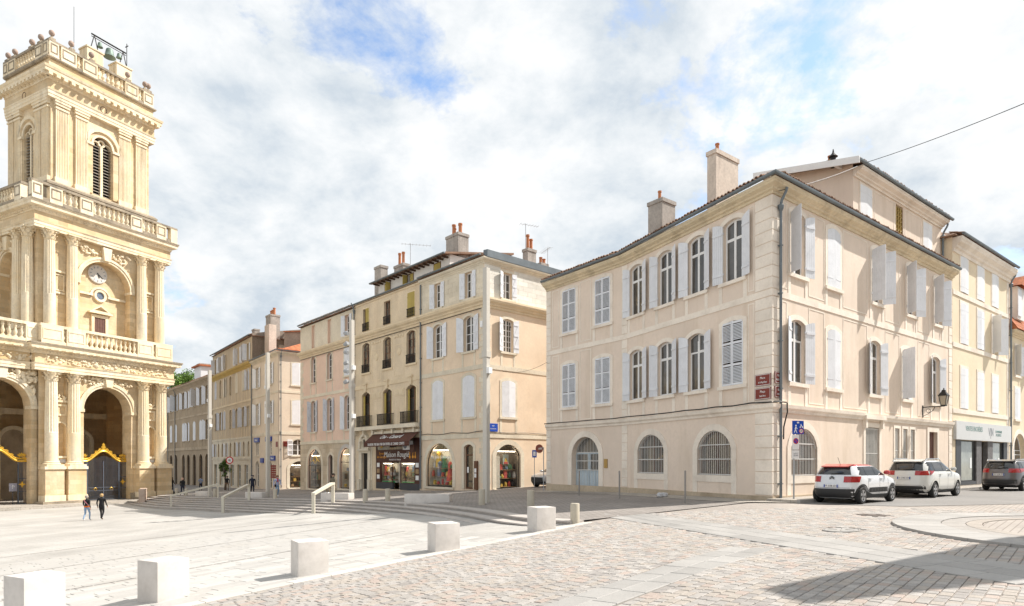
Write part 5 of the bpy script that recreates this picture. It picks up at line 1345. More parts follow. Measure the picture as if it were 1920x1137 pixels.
# ================================================================== the older houses up the side street
FC, FE, GE = Vector((-26.1, 70.0)), Vector((-44.7, 93.6)), Vector((-69.1, 121.8))
FW = Wall(FE, FC, 0, 1); FX = 20.1; FDEEP = FW.n * 10
HF = thing('tan_corner_house', 'tan corner house with white shutters and blue shop signs beside the side street', 'house', (FC.x, FC.y, -3.15))
WF = Wall(FW.at(FX + 0.02).xy, FC, -4.4, 12.2, HF); FR = FC + Vector((0.75, 0.66)).normalized() * 9; WG = Wall(FC, FR, -4.4, 12.2, HF)
sw = dict(sur=0.16, sm=M_STONE_W, fm=M_FRAME, pm=M_GLASS, depth=0.2, nx=2, ny=4, single=True, shm=M_SHUT_W, kind='plank')
ff = lambda s: s - FX - 0.02
for x in (22.3, 27.25):
    window(WF, ff(x), 8.95, 1.2, 2.45, 0.2, shut=(156, 177), **sw); window(WF, ff(x), 4.4, 1.25, 2.65, 0.2, shut=(156, 177), **sw)
    window(WF, ff(x), 0.75, 1.05, 1.8, 0.2, sill=True, **{k: v for k, v in sw.items() if k not in ('shm', 'kind')})
    window(WF, ff(x), -3.1, 1.25, 3.15, 0.5, sill=False, **dict(sw, pm=M_SHOPGLASS))
    apron(WF, ff(x), 1.25, 0.16, 3.42, 4.25, M_STONE_W)
for z, h in ((8.7, 2.55), (4.25, 2.75)): window(WG, 2.3, z, 1.5, h, 0.1, shut=(3, 3), **sw)
window(WG, 2.3, 0.70, 1.35, 1.85, 0.3, shut=(165, None), **dict(sw, shm=M_SHUT, kind='louvre', single=False, ny=3))
s = arch_shop(WG, 2.4, -2.95, 2.2, 3.0, 0.8, M_STONE_W, 6, SHELF)
WG.part('lettering', TX['shop_arch'], None, 2.4, 0.10, -0.5, s)
WF.build(M_TAN); WG.build(M_TAN)
FPts = [WF.A, FC, FR]
band(HF, 'floor_band', FPts, rectprof(0.05, 3.05, 3.4), M_STONE_W); band(HF, 'floor_band', FPts, rectprof(0.04, 7.75, 8.0), M_STONE_W)
cornice(HF, FPts, 11.9, 12.35, 0.35, M_STONE_W); gutter(HF, FPts, 12.5, 0.32); tile_row(HF, FC, FR, 12.5, 0.35, m=M_TILE_O)
roof(HF, [WF.A, FC, FR, FR + FDEEP, WF.A + FDEEP], 12.4, 2.0, 0.35, M_TILE_O)
body(HF, [WF, WG], [FR + FDEEP, WF.A + FDEEP], M_TAN, 12.3)
downpipe(HF, WG, 0.25, -3.0, 11.9); downpipe(HF, WF, 0.05, -3.1, 12.0, head=False)
for W, x, z, w in ((WF, ff(22.2), 2.62, 2.0), (WF, ff(26.8), 2.62, 2.2), (WF, ff(28.3), 0.4, 1.6), (WF, ff(24.3), 0.15, 1.1)):
    sgn = W.part('shop_sign', MB().box(-w / 2, w / 2, -0.14, -0.02, -0.28, 0.28), mat('blue_sign', (0.012, 0.035, 0.26), 0.4, flat=True), x, 0, z)
    if w > 1.2: W.part('lettering', TX['bank'], None, x, -0.145, z, sgn)
WG.part('street_plate', MB().box(-0.3, 0.3, -0.04, 0.0, 0, 0.6), mat('brown_plate', (0.20, 0.035, 0.025), 0.5, flat=True), 0.85, 0, 1.7); WF.part('street_plate', MB().box(-0.3, 0.3, -0.04, 0.0, 0, 0.6), MATS['brown_plate'], WF.L - 0.5, 0, 1.65)
# golden house
HY = thing('golden_house', 'long golden rendered house of four storeys with open grey shutters', 'house', tuple(FW.at(10, 0, -3.4)))
WY = Wall(FE, FW.at(FX - 0.02).xy, -4.8, 15.6, HY)
gx = [FW.s_of(u) for u in (404.7, 413.5, 421.4, 432.3, 443.9, 456.2, 465.4)]
yk = dict(sur=0.16, sm=M_OCHRE_T, fm=M_FRAME, pm=M_GLASS, depth=0.2, nx=2, ny=3, single=True, kind='plank', sill=False)
random.seed(5)
for j, x in enumerate(gx):
    window(WY, x, 9.1, 1.15, 2.6, 0.4, shut=((3, 3), None, (3, 177), None, (3, 3), (3, 3), (168, 3))[j], shm=M_STONE_W if j in (2, 4, 5) else M_SHUT_G, **yk)
    window(WY, x, 4.5, 1.15, 2.6, 0.3, shut=((None, 160), (156, 177), (3, 3), None, (156, 177), (156, 177), (165, None))[j], shm=M_SHUT_G, **yk)
    if j != 3: window(WY, x, 12.85, 1.0, 2.1, 0, shut=((100, 177), (156, 110), (156, 120), None, (156, 100), (156, 115), (100, 177))[j], shm=M_SHUT, **yk)
    apron(WY, x, 1.15, 0.16, 3.2, 4.45, M_OCHRE_T); apron(WY, x, 1.15, 0.16, 7.9, 9.05, M_OCHRE_T)
for i in range(9): window(WY, 1.4 + i * 2.15, 0.7, 0.85, 1.9, 0.35, shut=None if i % 3 else (156, 177), shm=M_SHUT, **dict(yk, sm=M_STONE_W))
for i, x in enumerate((1.9, 5.0, 10.9, 14.3, 17.6)):
    window(WY, x, -3.3, 1.7, 2.9, 0, **{k: v for k, v in dict(yk, sm=M_STONE_W, pm=glass('pale_shop_glass', ()), nx=2).items() if k != 'kind'})
WY.build(M_GOLDEN)
b = MB(); vs, tr = fill_holes([(0, -4.8), (WY.L, -4.8), (WY.L, 3.0), (0, 3.0)], [[(x + p, z + q) for p, q in outline(w, h, r, 0.02)] for x, z, w, h, r, d in WY.op if z < 3])
b.add([(p.x, -0.02, p.y) for p in vs], tr); WY.part('stone_ground_floor', b, M_STONE_W)
YP = [WY.A, WY.B]
band(HY, 'floor_band', YP, rectprof(0.08, 2.95, 3.2), M_STONE_W); band(HY, 'floor_band', YP, rectprof(0.05, 7.65, 7.9), M_OCHRE_T); band(HY, 'floor_band', YP, rectprof(0.10, 0.25, 0.5), M_STONE_W)
cornice(HY, YP, 11.85, 12.55, 0.35, mat('yellow_cornice', (0.60, 0.42, 0.14), 0.9, 0.1, 0.8, 0.1, 8, 0.2)); gutter(HY, YP, 15.8, 0.3); tile_row(HY, *YP, 15.8, 0.3)
roof(HY, [WY.A, WY.B, WY.B + FDEEP, WY.A + FDEEP], 15.7, 1.2, 0.3)
rgh = mat('rough_gable_render', (0.36, 0.31, 0.26), 0.95, 0.15, 0.6, 0.15, 5, 0.4, stain=0.5, stain_col=(0.15, 0.13, 0.11), stain_scale=0.8)
b = MB(); p0, p1 = WY.B, WY.B + FDEEP
b.add([(p0.x, p0.y, 12), (p1.x, p1.y, 12), (p1.x, p1.y, 18.0), (p0.x, p0.y, 16.0)], [(0, 1, 2, 3)]); ob('gable_wall', b.mesh('gable_wall', rgh), HY, Matrix())
body(HY, [WY], [p1, WY.A + FDEEP], M_GOLDEN, 15.6)
chimney(HY, *FW.at(FX - 1.2, 2.0).xy, ROWANG, 1.6, 1.2, 15.5, 18.6, M_CHIM, ((-0.3, 0), (0, 0), (0.3, 0)), 0.8, pr=0.16); chimney(HY, *FW.at(FX + 0.3, 1.4).xy, ROWANG, 1.5, 0.9, 12.0, 17.0, M_CHIM_P, (), 0.5, cap=False)
chimney(HY, *FW.at(FX - 9.0, 2.5).xy, ROWANG, 1.0, 0.7, 15.5, 18.2, M_CHIM, (), 0.5)
b = MB(); g0, g1 = WY.B + LF.d * 0.3 + FW.n * 4.0, FC + Vector((4.5, 9.5))
b.sweep([g0, g1], [(0, 11.0), (0.4, 11.0), (0.4, 16.6), (0, 16.6)]); ob('party_wall', b.mesh('party_wall', rgh), HF, Matrix())
b = MB(); b.sweep([g0, g1], [(-0.3, 16.6), (0.7, 16.45), (0.7, 16.55), (-0.3, 16.75)]); ob('coping_tiles', b.mesh('coping_tiles', M_TILE_O), HF, Matrix())
chimney(HF, -22.6, 81.5, ROWANG, 1.2, 0.8, 16.0, 18.3, M_CHIM, (), 0.4)
# grey-brown house
HG = thing('brown_house', 'long grey brown house in shade with dark arched doorways beside the cathedral', 'house', tuple(FE) + (-3.9,))
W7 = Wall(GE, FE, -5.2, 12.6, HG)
gx = [W7.s_of(u) for u in (321, 330, 344, 353.2, 364.5, 376.7, 388.2)]
gk = dict(sur=0.2, sm=M_BROWNTRIM, fm=M_FRAME, pm=M_GLASS, depth=0.2, nx=2, ny=4, single=True, kind='plank')
for j, x in enumerate(gx):
    window(W7, x, 8.9, 1.5, 2.85, 0.35, shut=((156, 177), (100, 177), (156, 177), (165, 3), (156, 100), (156, 177), (150, 177))[j], shm=M_SHUT, **gk)
    window(W7, x, 3.45, 1.5, 3.05, 0.35, shut=((3, 3), (3, 3), (3, 3), (165, 3), (3, 3), (3, 3), (156, 177))[j], shm=M_SHUT, **gk)
    apron(W7, x, 1.5, 0.2, 2.4, 3.3, M_BROWNTRIM); apron(W7, x, 1.5, 0.2, 7.7, 8.75, M_BROWNTRIM)
    window(W7, x, -3.9, 2.0, 5.1, 1.0, sill=False, ny=[0, 3.2, 5.1], transom=1, **{k: v for k, v in dict(gk, fm=M_WOOD_D, pm=M_SHOPGLASS).items() if k not in ('kind', 'ny')})
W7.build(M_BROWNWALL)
G7 = [W7.A, W7.B]
band(HG, 'floor_band', G7, rectprof(0.10, 1.9, 2.35), M_BROWNTRIM); band(HG, 'floor_band', G7, rectprof(0.05, 7.3, 7.6), M_BROWNTRIM); cornice(HG, G7, 12.3, 12.9, 0.5, M_BROWNTRIM)
tile_row(HG, *G7, 12.95, 0.5, 0.3)
GD = W7.n * 10
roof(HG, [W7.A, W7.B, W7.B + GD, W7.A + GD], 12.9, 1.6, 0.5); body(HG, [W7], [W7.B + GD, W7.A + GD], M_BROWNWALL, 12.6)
chimney(HG, *W7.at(22.5, 1.5).xy, math.atan2(W7.d.y, W7.d.x), 2.0, 1.6, 12.9, 16.4, M_CHIM, (), 0.5); 
dl = W7.part('dormer', MB().box(23.2, 27.0, 1.0, 4.5, 12.9, 15.6), M_SHUT_W); W7.part('dormer_roof', MB().box(22.8, 27.3, 0.6, 4.8, 15.6, 15.85), M_TILE_O)
for x in (9.7, 15.0): downpipe(HG, W7, x, -3.8, 12.0)
# ================================================================== the cathedral tower and porch
M_GOLD_ST = mat('golden_limestone', (0.81, 0.675, 0.475), 0.88, 0.10, 0.25, 0.10, 5, 0.2, 30, col2=(0.70, 0.50, 0.26), stain=0.45, stain_col=(0.42, 0.28, 0.14), stain_scale=0.6, streak=True, blocks=(1.15, 0.44, 0.012, 0.72))
M_GOLD_TR = mat('golden_limestone_trim', (0.85, 0.75, 0.575), 0.88, 0.10, 0.35, 0.10, 5, 0.2, 30, col2=(0.77, 0.61, 0.38), stain=0.65, stain_col=(0.30, 0.21, 0.12), stain_scale=1.0, streak=True)
M_LICHEN = mat('lichened_limestone', (0.42, 0.35, 0.26), 0.95, 0.15, 0.5, 0.2, 6, 0.3, 30, stain=0.95, stain_col=(0.09, 0.08, 0.07), stain_scale=1.1)
M_BALL = mat('pinkish_stone_balls', (0.46, 0.35, 0.29), 0.9, 0.15, 1, 0.15, 8, 0.3, stain=0.5, stain_col=(0.2, 0.15, 0.12))
M_GILT = mat('gilded_iron', (0.83, 0.50, 0.06), 0.35, 0.1, 4, 0.1, 20, 0.1, metal=0.45, spec=0.6)
M_BRONZE = mat('green_bronze', (0.20, 0.27, 0.23), 0.6, 0.15, 3, 0.15, 20, 0.1, metal=0.4)
M_DOORW = mat('brown_oak_door', (0.17, 0.085, 0.065), 0.7, 0.15, 3, 0.2, 15, 0.2)
M_GATE = mat('blue_grey_iron', (0.11, 0.125, 0.155), 0.5, 0.1, 4, 0.1, 20, 0.05, metal=0.3)
N0 = Vector((-44.6, 59.0)); TD = Vector((0.455, 0.8905)).normalized(); TN = Vector((-TD.y, TD.x)); TL = 12.75
HC = thing('cathedral_tower', 'tall golden limestone cathedral tower with columns, clock, bell and arched porch', 'tower', (N0.x, N0.y, -4.2), math.atan2(TD.y, TD.x))
def tp(x, y=0.0): return N0 + TD * x + TN * y
WT0 = Wall(tp(0), tp(TL), -4.6, 8.7, HC)
def column_mesh(r, h, flute0, key):
    def mk():
        b = MB(); n = 32; vs, fs = [], []
        zs = [0, flute0, flute0 + 0.06, h * 0.6, h - 0.05, h]
        for z in zs:
            rr = r * (1 - 0.14 * (z / h) ** 1.6); fl = flute0 + 0.03 < z < h - 0.02
            vs += [((rr if (i % 2 == 0 or not fl) else rr * 0.90) * math.cos(2 * math.pi * i / n), (rr if (i % 2 == 0 or not fl) else rr * 0.90) * math.sin(2 * math.pi * i / n), z) for i in range(n)]
        for k in range(len(zs) - 1):
            for i in range(n): fs.append((k * n + i, k * n + (i + 1) % n, (k + 1) * n + (i + 1) % n, (k + 1) * n + i))
        b.add(vs, fs)
        return b.mesh('column_shaft', M_GOLD_TR, 25)
    return cached(('col', key), mk)
def capital_mesh(r, h, key):
    def mk():
        b = MB(); b.lathe([(r * 0.86, 0), (r * 0.95, 0.03 * h), (r * 0.86, 0.08 * h), (r * 0.9, 0.5 * h), (r * 1.15, 0.86 * h)], 16)
        for row, z0, rr, n, o in ((0, 0.08 * h, r * 0.9, 8, 0.0), (1, 0.38 * h, r * 0.97, 8, 0.39)):
            for i in range(n):
                a = 2 * math.pi * i / n + o; w = r * 0.30; hh = h * 0.36
                b.add([(rr, -w, z0), (rr, w, z0), (rr + 0.10 * r, w * 0.9, z0 + hh * 0.7), (rr + 0.10 * r, -w * 0.9, z0 + hh * 0.7), (rr + 0.42 * r, w * 0.55, z0 + hh), (rr + 0.42 * r, -w * 0.55, z0 + hh), (rr + 0.40 * r, w * 0.5, z0 + hh * 0.82), (rr + 0.40 * r, -w * 0.5, z0 + hh * 0.82)],
                      [(0, 1, 2, 3), (3, 2, 4, 5), (5, 4, 6, 7)], 0, Matrix.Rotation(a, 4, 'Z'))
        for i in range(4): b.lathe([(r * 0.24, -r * 0.1), (r * 0.28, 0), (r * 0.24, r * 0.1)], 8, 0, Matrix.Rotation(math.pi / 4 + i * math.pi / 2, 4, 'Z') @ T(r * 1.25, 0, 0.78 * h) @ RX(90))
        a = r * 1.32
        b.slab([(-a, -a), (0, -a * 0.86), (a, -a), (a * 0.86, 0), (a, a), (0, a * 0.86), (-a, a), (-a * 0.86, 0)], 0.87 * h, h)
        return b.mesh('capital', M_GOLD_TR)
    return cached(('cap', key), mk)
def base_mesh(r, h, key):
    return cached(('cbase', key), lambda: MB().box(-r * 1.35, r * 1.35, -r * 1.35, r * 1.35, 0, h * 0.4).lathe([(r * 1.3, h * 0.4), (r * 1.36, h * 0.52), (r * 1.28, h * 0.64), (r * 1.08, h * 0.7), (r * 1.16, h * 0.86), (r * 1.0, h)], 20).mesh('column_base', M_GOLD_TR, 30))
def column(W, x, y, z0, z1, r, hb, hc, key):
    c = ob('column', column_mesh(r, z1 - z0 - hb - hc, (z1 - z0) * 0.30, key), HC, W.M @ T(x, y, z0 + hb))
    ob('column_base', base_mesh(r, hb, key), c, W.M @ T(x, y, z0)); ob('capital', capital_mesh(r, hc, key), c, W.M @ T(x, y, z1 - hc))
    return c
def baluster_mesh(h, r, key):
    return cached(('bal', key), lambda: MB().lathe([(r * 1.0, 0), (r * 1.0, h * 0.08), (r * 0.5, h * 0.12), (r * 0.62, h * 0.2), (r * 1.0, h * 0.36), (r * 0.45, h * 0.62), (r * 0.55, h * 0.72), (r * 0.85, h * 0.8), (r * 0.5, h * 0.88), (r * 0.9, h * 0.93), (r * 0.9, h)], 10).mesh('baluster', M_GOLD_TR, 40))
def relief(W, x0, x1, z0, z1, n, m, y=0.0, name='carved_relief', amp=0.16, shape=None):
    b = MB(); rnd = random.Random(int(x0 * 37 + z0 * 11 + n))
    for i in range(n):
        x = rnd.uniform(x0, x1); z = rnd.uniform(z0, z1)
        if shape and not shape(x, z): continue
        r = rnd.uniform(0.5, 1.0) * amp
        b.lathe([(r * 0.9, 0.0), (r * 0.8, r * 0.5), (r * 0.4, r * 0.85), (0.01, r * 0.95)], 6, 0, T(x, y, z) @ Matrix.Rotation(rnd.uniform(0, 3), 4, 'Y') @ Matrix.Diagonal((rnd.uniform(0.7, 2.0), 1, rnd.uniform(0.6, 1.0), 1)) @ RX(90))
    return stuff(W.part(name, b, m, smooth=50))
def entab(path, z0, z1, o, name, dent=True, W=None, x0=0, x1=0, mtop=None):
    h = z1 - z0
    prof_a = [(-0.3, z0), (o, z0), (o, z0 + h * 0.10), (o + 0.04, z0 + h * 0.11), (o + 0.04, z0 + h * 0.22), (o + 0.08, z0 + h * 0.23), (o + 0.12, z0 + h * 0.27), (-0.3, z0 + h * 0.28)]
    prof_f = [(-0.3, z0 + h * 0.281), (o - 0.02, z0 + h * 0.281), (o - 0.02, z0 + h * 0.62), (-0.3, z0 + h * 0.62)]
    prof_c = [(-0.3, z0 + h * 0.621), (o + 0.04, z0 + h * 0.621), (o + 0.10, z0 + h * 0.70), (o + 0.14, z0 + h * 0.76), (o + 0.50, z0 + h * 0.80), (o + 0.52, z0 + h * 0.89), (o + 0.58, z0 + h * 0.92), (o + 0.64, z0 + h), (-0.3, z0 + h)]
    band(HC, 'architrave', path, prof_a, M_GOLD_TR); band(HC, 'frieze', path, prof_f, M_GOLD_ST); band(HC, name, path, prof_c, mtop or M_GOLD_TR)
def dentils(W, x0, x1, z, o, step, w, h, d, name='dentils'):
    b = MB(); n = int((x1 - x0) / step)
    for i in range(n): xx = x0 + (i + 0.5) * (x1 - x0) / n; b.box(xx - w / 2, xx + w / 2, -o - d, -o + 0.02, z, z + h)
    return stuff(W.part(name, b, M_GOLD_TR))
def box_part(W, name, x0, x1, y0, y1, z0, z1, m): return W.part(name, MB().box(x0, x1, y0, y1, z0, z1), m)
COLX = (0.9, 2.9, 9.85, 11.85)
# --- lower storey
XC = 6.35
def arch_bay(W, xc, deep=1.4):
    W.hole(xc, -4.0, 4.7, 11.6, 2.35, deep)
    W.part('archivolt', MB().ring(outline(4.7, 11.6, 2.35, 0, 0, 28)[2:], outline(4.7, 11.6, 2.35, 0.22, 0, 28)[2:], -0.10, 0.02, closed=False).ring(outline(4.7, 11.6, 2.35, 0.23, 0, 28)[2:], outline(4.7, 11.6, 2.35, 0.52, 0, 28)[2:], -0.18, 0.02, closed=False), M_GOLD_TR, xc, 0, -4.0)
    for s in (-1, 1):
        box_part(W, 'impost', xc + s * 2.62 - 0.30, xc + s * 2.62 + 0.30, -0.2, 0.9, 4.95, 5.27, M_GOLD_TR)
        box_part(W, 'arch_pier', xc + s * 2.62 - 0.24, xc + s * 2.62 + 0.24, -0.10, 0.02, -4.0, 4.94, M_GOLD_ST)
    relief(W, xc - 2.4, xc + 2.4, 7.75, 8.5, 70, M_GOLD_TR, -0.08, amp=0.2)
    W.part('keystone', MB().prism([(-0.28, 0), (0.28, 0), (0.42, 0.95), (-0.42, 0.95)], -0.38, 0.0), M_GOLD_TR, xc, 0, 7.62)
arch_bay(WT0, XC)
for x in (1.9, 10.85):
    WT0.hole(x, 0.55, 0.95, 3.2, 0.47, 0.5); WT0.part('niche_back', MB().prism(outline(0.95, 3.2, 0.47), 0.48, 0.5), M_GOLD_ST, x, 0, 0.55)
    WT0.part('niche_frame', MB().ring(outline(0.95, 3.2, 0.47, 0, 0), outline(0.95, 3.2, 0.47, 0.14, 0), -0.08, 0.02), M_GOLD_TR, x, 0, 0.55)
    box_part(WT0, 'niche_sill', x - 0.7, x + 0.7, -0.2, 0.02, 0.35, 0.55, M_GOLD_TR)
    WT0.part('plaque', MB().box(-0.45, 0.45, -0.05, 0.0, 0, 0.35), M_SHUT_G, x, 0, -0.1)
    WT0.part('panel_frame', MB().ring([(-0.55, 0), (0.55, 0), (0.55, 1.1), (-0.55, 1.1)], [(-0.38, 0.17), (0.38, 0.17), (0.38, 0.93), (-0.38, 0.93)], -0.10, 0.02), M_GOLD_TR, x, 0, 4.45)
    box_part(WT0, 'moulding', x - 0.7, x + 0.7, -0.18, 0.02, 5.75, 5.95, M_GOLD_TR)
    WT0.hole(x, 6.0, 0.95, 2.4, 0.0, 0.4); WT0.part('niche_back', MB().box(-0.475, 0.475, 0.38, 0.4, 0, 2.4), M_GOLD_ST, x, 0, 6.0)
    relief(WT0, x - 0.5, x + 0.5, 6.0, 6.35, 14, M_GOLD_TR, -0.05, amp=0.18)
WT0.build(M_GOLD_ST)
for xs in ((-0.35, 3.75), (8.95, 13.05)):
    box_part(WT0, 'bench', xs[0], xs[1], -1.55, 0.02, -4.6, -3.75, M_LICHEN)
for x in COLX:
    box_part(WT0, 'pedestal', x - 0.82, x + 0.82, -1.05, 0.02, -3.75, -0.72, M_GOLD_ST)
    box_part(WT0, 'pedestal_foot', x - 0.90, x + 0.90, -1.15, 0.01, -3.749, -3.2, M_GOLD_TR)
    box_part(WT0, 'pedestal_cap', x - 0.92, x + 0.92, -1.18, 0.015, -0.72, -0.45, M_GOLD_TR)
    column(WT0, x, -0.42, -0.45, 8.62, 0.56, 0.5, 0.95, 'low')
box_part(WT0, 'pier_foot', 3.75, 4.0, -0.4, 0.02, -4.6, -3.3, M_LICHEN); box_part(WT0, 'pier_foot', 8.7, 8.95, -0.4, 0.02, -4.6, -3.3, M_LICHEN)
PF = [tp(-0.0, 12.75), tp(0.0), tp(TL), tp(TL, 12.75)]
entab(PF, 8.62, 11.1, 0.55, 'cornice')
relief(WT0, 0.2, TL - 0.2, 9.4, 10.05, 130, M_GOLD_TR, -0.53, amp=0.17)
dentils(WT0, -0.6, TL + 0.6, 10.30, 0.63, 0.30, 0.17, 0.16, 0.10); dentils(WT0, -0.9, TL + 0.9, 10.56, 0.70, 0.62, 0.26, 0.12, 0.38, 'modillions')
ob('rear_wall', MB().sweep([tp(TL), tp(TL, 12.75), tp(0, 12.75)], [(0, -4.6), (0, 11.0)], caps=False).mesh('rear_wall', M_GOLD_ST), HC, Matrix())
ob('terrace_floor', MB().slab([tuple(tp(-1.2, -1.2)), tuple(tp(TL + 1.2, -1.2)), tuple(tp(TL + 1.2, 12.9)), tuple(tp(-1.2, 12.9))], 11.0, 11.12).mesh('terrace_floor', M_LICHEN), HC, Matrix())
# --- balustrades
def balustrade(W, y, z0, z1, runs, peds, mr, key, r=0.17, step=0.46, x0=None, x1=None):
    hb = (z1 - z0)
    a0 = min(p[0] for p in peds) if x0 is None else x0; a1 = max(p[1] for p in peds) if x1 is None else x1
    box_part(W, 'balustrade_base', a0, a1, y - 0.26, y + 0.26, z0, z0 + hb * 0.16, mr)
    box_part(W, 'balustrade_rail', a0 - 0.05, a1 + 0.05, y - 0.28, y + 0.28, z1 - hb * 0.14, z1, mr)
    for p0, p1 in peds:
        pd = box_part(W, 'balustrade_pedestal', p0, p1, y - 0.30, y + 0.29, z0 + 0.001, z1 - hb * 0.141, M_GOLD_TR)
        if p1 - p0 > 0.8: W.part('panel', MB().ring([(p0 + 0.12, z0 + hb * 0.24), (p1 - 0.12, z0 + hb * 0.24), (p1 - 0.12, z1 - hb * 0.22), (p0 + 0.12, z1 - hb * 0.22)], [(p0 + 0.2, z0 + hb * 0.30), (p1 - 0.2, z0 + hb * 0.30), (p1 - 0.2, z1 - hb * 0.28), (p0 + 0.2, z1 - hb * 0.28)], y - 0.34, y - 0.29), mr, parent=pd)
    me = baluster_mesh(hb * 0.70, r, key)
    for b0, b1 in runs:
        n = max(1, int((b1 - b0) / step))
        for i in range(n): ob('baluster', me, HC, W.M @ T(b0 + (i + 0.5) * (b1 - b0) / n, y, z0 + hb * 0.16))
balustrade(WT0, -0.55, 11.12, 13.0, [(3.75, 9.0), (1.75, 2.05), (10.7, 11.0)], [(-0.15, 1.75), (2.05, 3.75), (9.0, 10.7), (11.0, 12.9)], M_GOLD_TR, 'mid')
# --- middle storey on both visible sides
WM0 = Wall(tp(0.1, 0.35), tp(TL - 0.1, 0.35), 11.0, 22.2, HC)
WS0 = Wall(tp(0.1, 10.6), tp(0.1, 0.35), 11.0, 22.2, HC)
for W, front in ((WM0, True), (WS0, False)):
    xc = XC - 0.1 if front else W.L / 2
    cx = [c - 0.1 for c in COLX] if front else [W.L - x for x in (0.8, 2.5, 7.75, 9.45)]
    sw_ = 1.0 if front else 0.72; W.hole(xc, 12.2, 5.0 * sw_, 8.35, 2.5 * sw_, 0.9)
    W.part('recess_wall', MB().prism(outline(5.0 * sw_, 8.35, 2.5 * sw_), 0.88, 0.9), M_GOLD_ST, xc, 0, 12.2)
    W.part('archivolt', MB().ring(outline(5.0 * sw_, 8.35, 2.5 * sw_, 0, 0, 28)[2:], outline(5.0 * sw_, 8.35, 2.5 * sw_, 0.22, 0, 28)[2:], -0.10, 0.02, closed=False).ring(outline(5.0 * sw_, 8.35, 2.5 * sw_, 0.23, 0, 28)[2:], outline(5.0 * sw_, 8.35, 2.5 * sw_, 0.46, 0, 28)[2:], -0.17, 0.02, closed=False), M_GOLD_TR, xc, 0, 12.2)
    for s in (-1, 1): box_part(W, 'impost', xc + s * (2.5 * sw_ + 0.2) - 0.24, xc + s * (2.5 * sw_ + 0.2) + 0.24, -0.15, 0.86, 20.55 - 2.5 * sw_ - 0.2, 20.55 - 2.5 * sw_ + 0.05, M_GOLD_TR)
    W.part('keystone', MB().prism([(-0.3, 0), (0.3, 0), (0.45, 1.35), (-0.45, 1.35)], -0.40, 0.0), M_GOLD_TR, xc, 0, 20.65)
    for s in (-1, 1):
        relief(W, xc + s * 1.6 - 1.15, xc + s * 1.6 + 1.15, 20.3, 21.7, 60, M_GOLD_TR, -0.06, 'garland', 0.2, lambda x, z, s=s, xc=xc: z > 21.55 - 0.75 * math.sin(max(0, min(1, (abs(x - xc) - 0.5) / 2.2)) * math.pi) and math.hypot(x - xc, z - 18.05) > 2.95)
    for x in (cx[0] + cx[1]) / 2, (cx[2] + cx[3]) / 2:
        W.part('panel_frame', MB().ring([(-0.5, 0), (0.5, 0), (0.5, 1.6), (-0.5, 1.6)], [(-0.4, 0.1), (0.4, 0.1), (0.4, 1.5), (-0.4, 1.5)], -0.08, 0.02), M_GOLD_TR, x, 0, 16.6)
        box_part(W, 'moulding', x - 0.55, x + 0.55, -0.2, 0.02, 18.35, 18.55, M_GOLD_TR); box_part(W, 'moulding', x - 0.5, x + 0.5, -0.14, 0.02, 16.3, 16.48, M_GOLD_TR)
    for x in cx:
        box_part(W, 'pedestal', x - 0.72, x + 0.72, -1.0, 0.02, 11.0, 12.55, M_GOLD_TR)
        column(W, x, -0.45, 12.55, 22.12, 0.50, 0.5, 0.95, 'mid')
    if front:
        ck = W.part('clock_face', MB().lathe([(0.95, 0), (0.95, 0.10), (0.86, 0.13), (0.86, 0.10), (0.02, 0.10)], 32, 0, RX(90)), mat('pale_clock_stone', (0.70, 0.66, 0.60), 0.7, 0.05, 2, 0.05, 10, 0.1), xc - 0.35, 0.86, 19.4)
        for k in range(12):
            W.part('hour_mark', cached('hourmark', lambda: MB().box(-0.03, 0.03, -0.125, -0.10, 0.60, 0.80).mesh('hour_mark', MATS['grey_lettering'])), None, 0, 0, 0, ck).matrix_local = RY(30 * k)
        for a, l, w in ((-128, 0.62, 0.035), (-160, 0.42, 0.045)):
            W.part('clock_hand', MB().box(-w, w, -0.14, -0.127, -0.12, l), M_BLACKIRON, 0, 0, 0, ck).matrix_local = RY(-a)
        oc = W.part('round_window', MB().lathe([(0.40, 0), (0.40, 0.16), (0.62, 0.20), (0.66, 0.0)], 24, 0, RX(90), cap=False), M_GOLD_TR, xc - 0.1, 0.88, 17.2)
        W.part('pane', MB().lathe([(0.4, 0), (0.4, 0.04)], 24, 0, RX(90)), glass('blue_leaded_glass', (0.16, 0.20, 0.27), 0.15, 0.7), xc - 0.1, 0.88, 17.2, oc)
        W.part('moulding', MB().box(-2.45, -0.85, 0.66, 0.88, 0, 0.22).box(0.65, 2.45, 0.66, 0.88, 0, 0.22).ring([(0.85 * math.cos(t * math.pi / 12) - 0.1, 0.85 * math.sin(t * math.pi / 12)) for t in range(13)], [(1.05 * math.cos(t * math.pi / 12) - 0.1, 1.05 * math.sin(t * math.pi / 12)) for t in range(13)], 0.7, 0.88, closed=False), M_GOLD_TR, xc, 0, 17.05)
        dr = W.part('tower_door', MB().box(-0.55, 0.55, 0.80, 0.87, 0, 1.95), M_DOORW, xc - 0.15, 0, 12.95)
        for k in range(4): W.part('door_panel', MB().box(-0.5 + 0.26 * k, -0.27 + 0.26 * k, 0.775, 0.80, 0.1, 1.85), M_DOORW, xc - 0.15, 0, 12.95, dr)
        W.part('door_surround', MB().ring(outline(1.1, 1.95, 0, 0, 0), outline(1.1, 1.95, 0, 0.28, 0), 0.70, 0.88), M_GOLD_TR, xc - 0.15, 0, 12.95)
        W.part('door_pediment', MB().ring([(-1.05, 0), (1.05, 0), (0, 0.75)], [(-0.72, 0.12), (0.72, 0.12), (0, 0.58)], 0.50, 0.88).box(-1.15, 1.15, 0.45, 0.88, -0.17, -0.002), M_GOLD_TR, xc - 0.15, 0, 15.45)
    else:
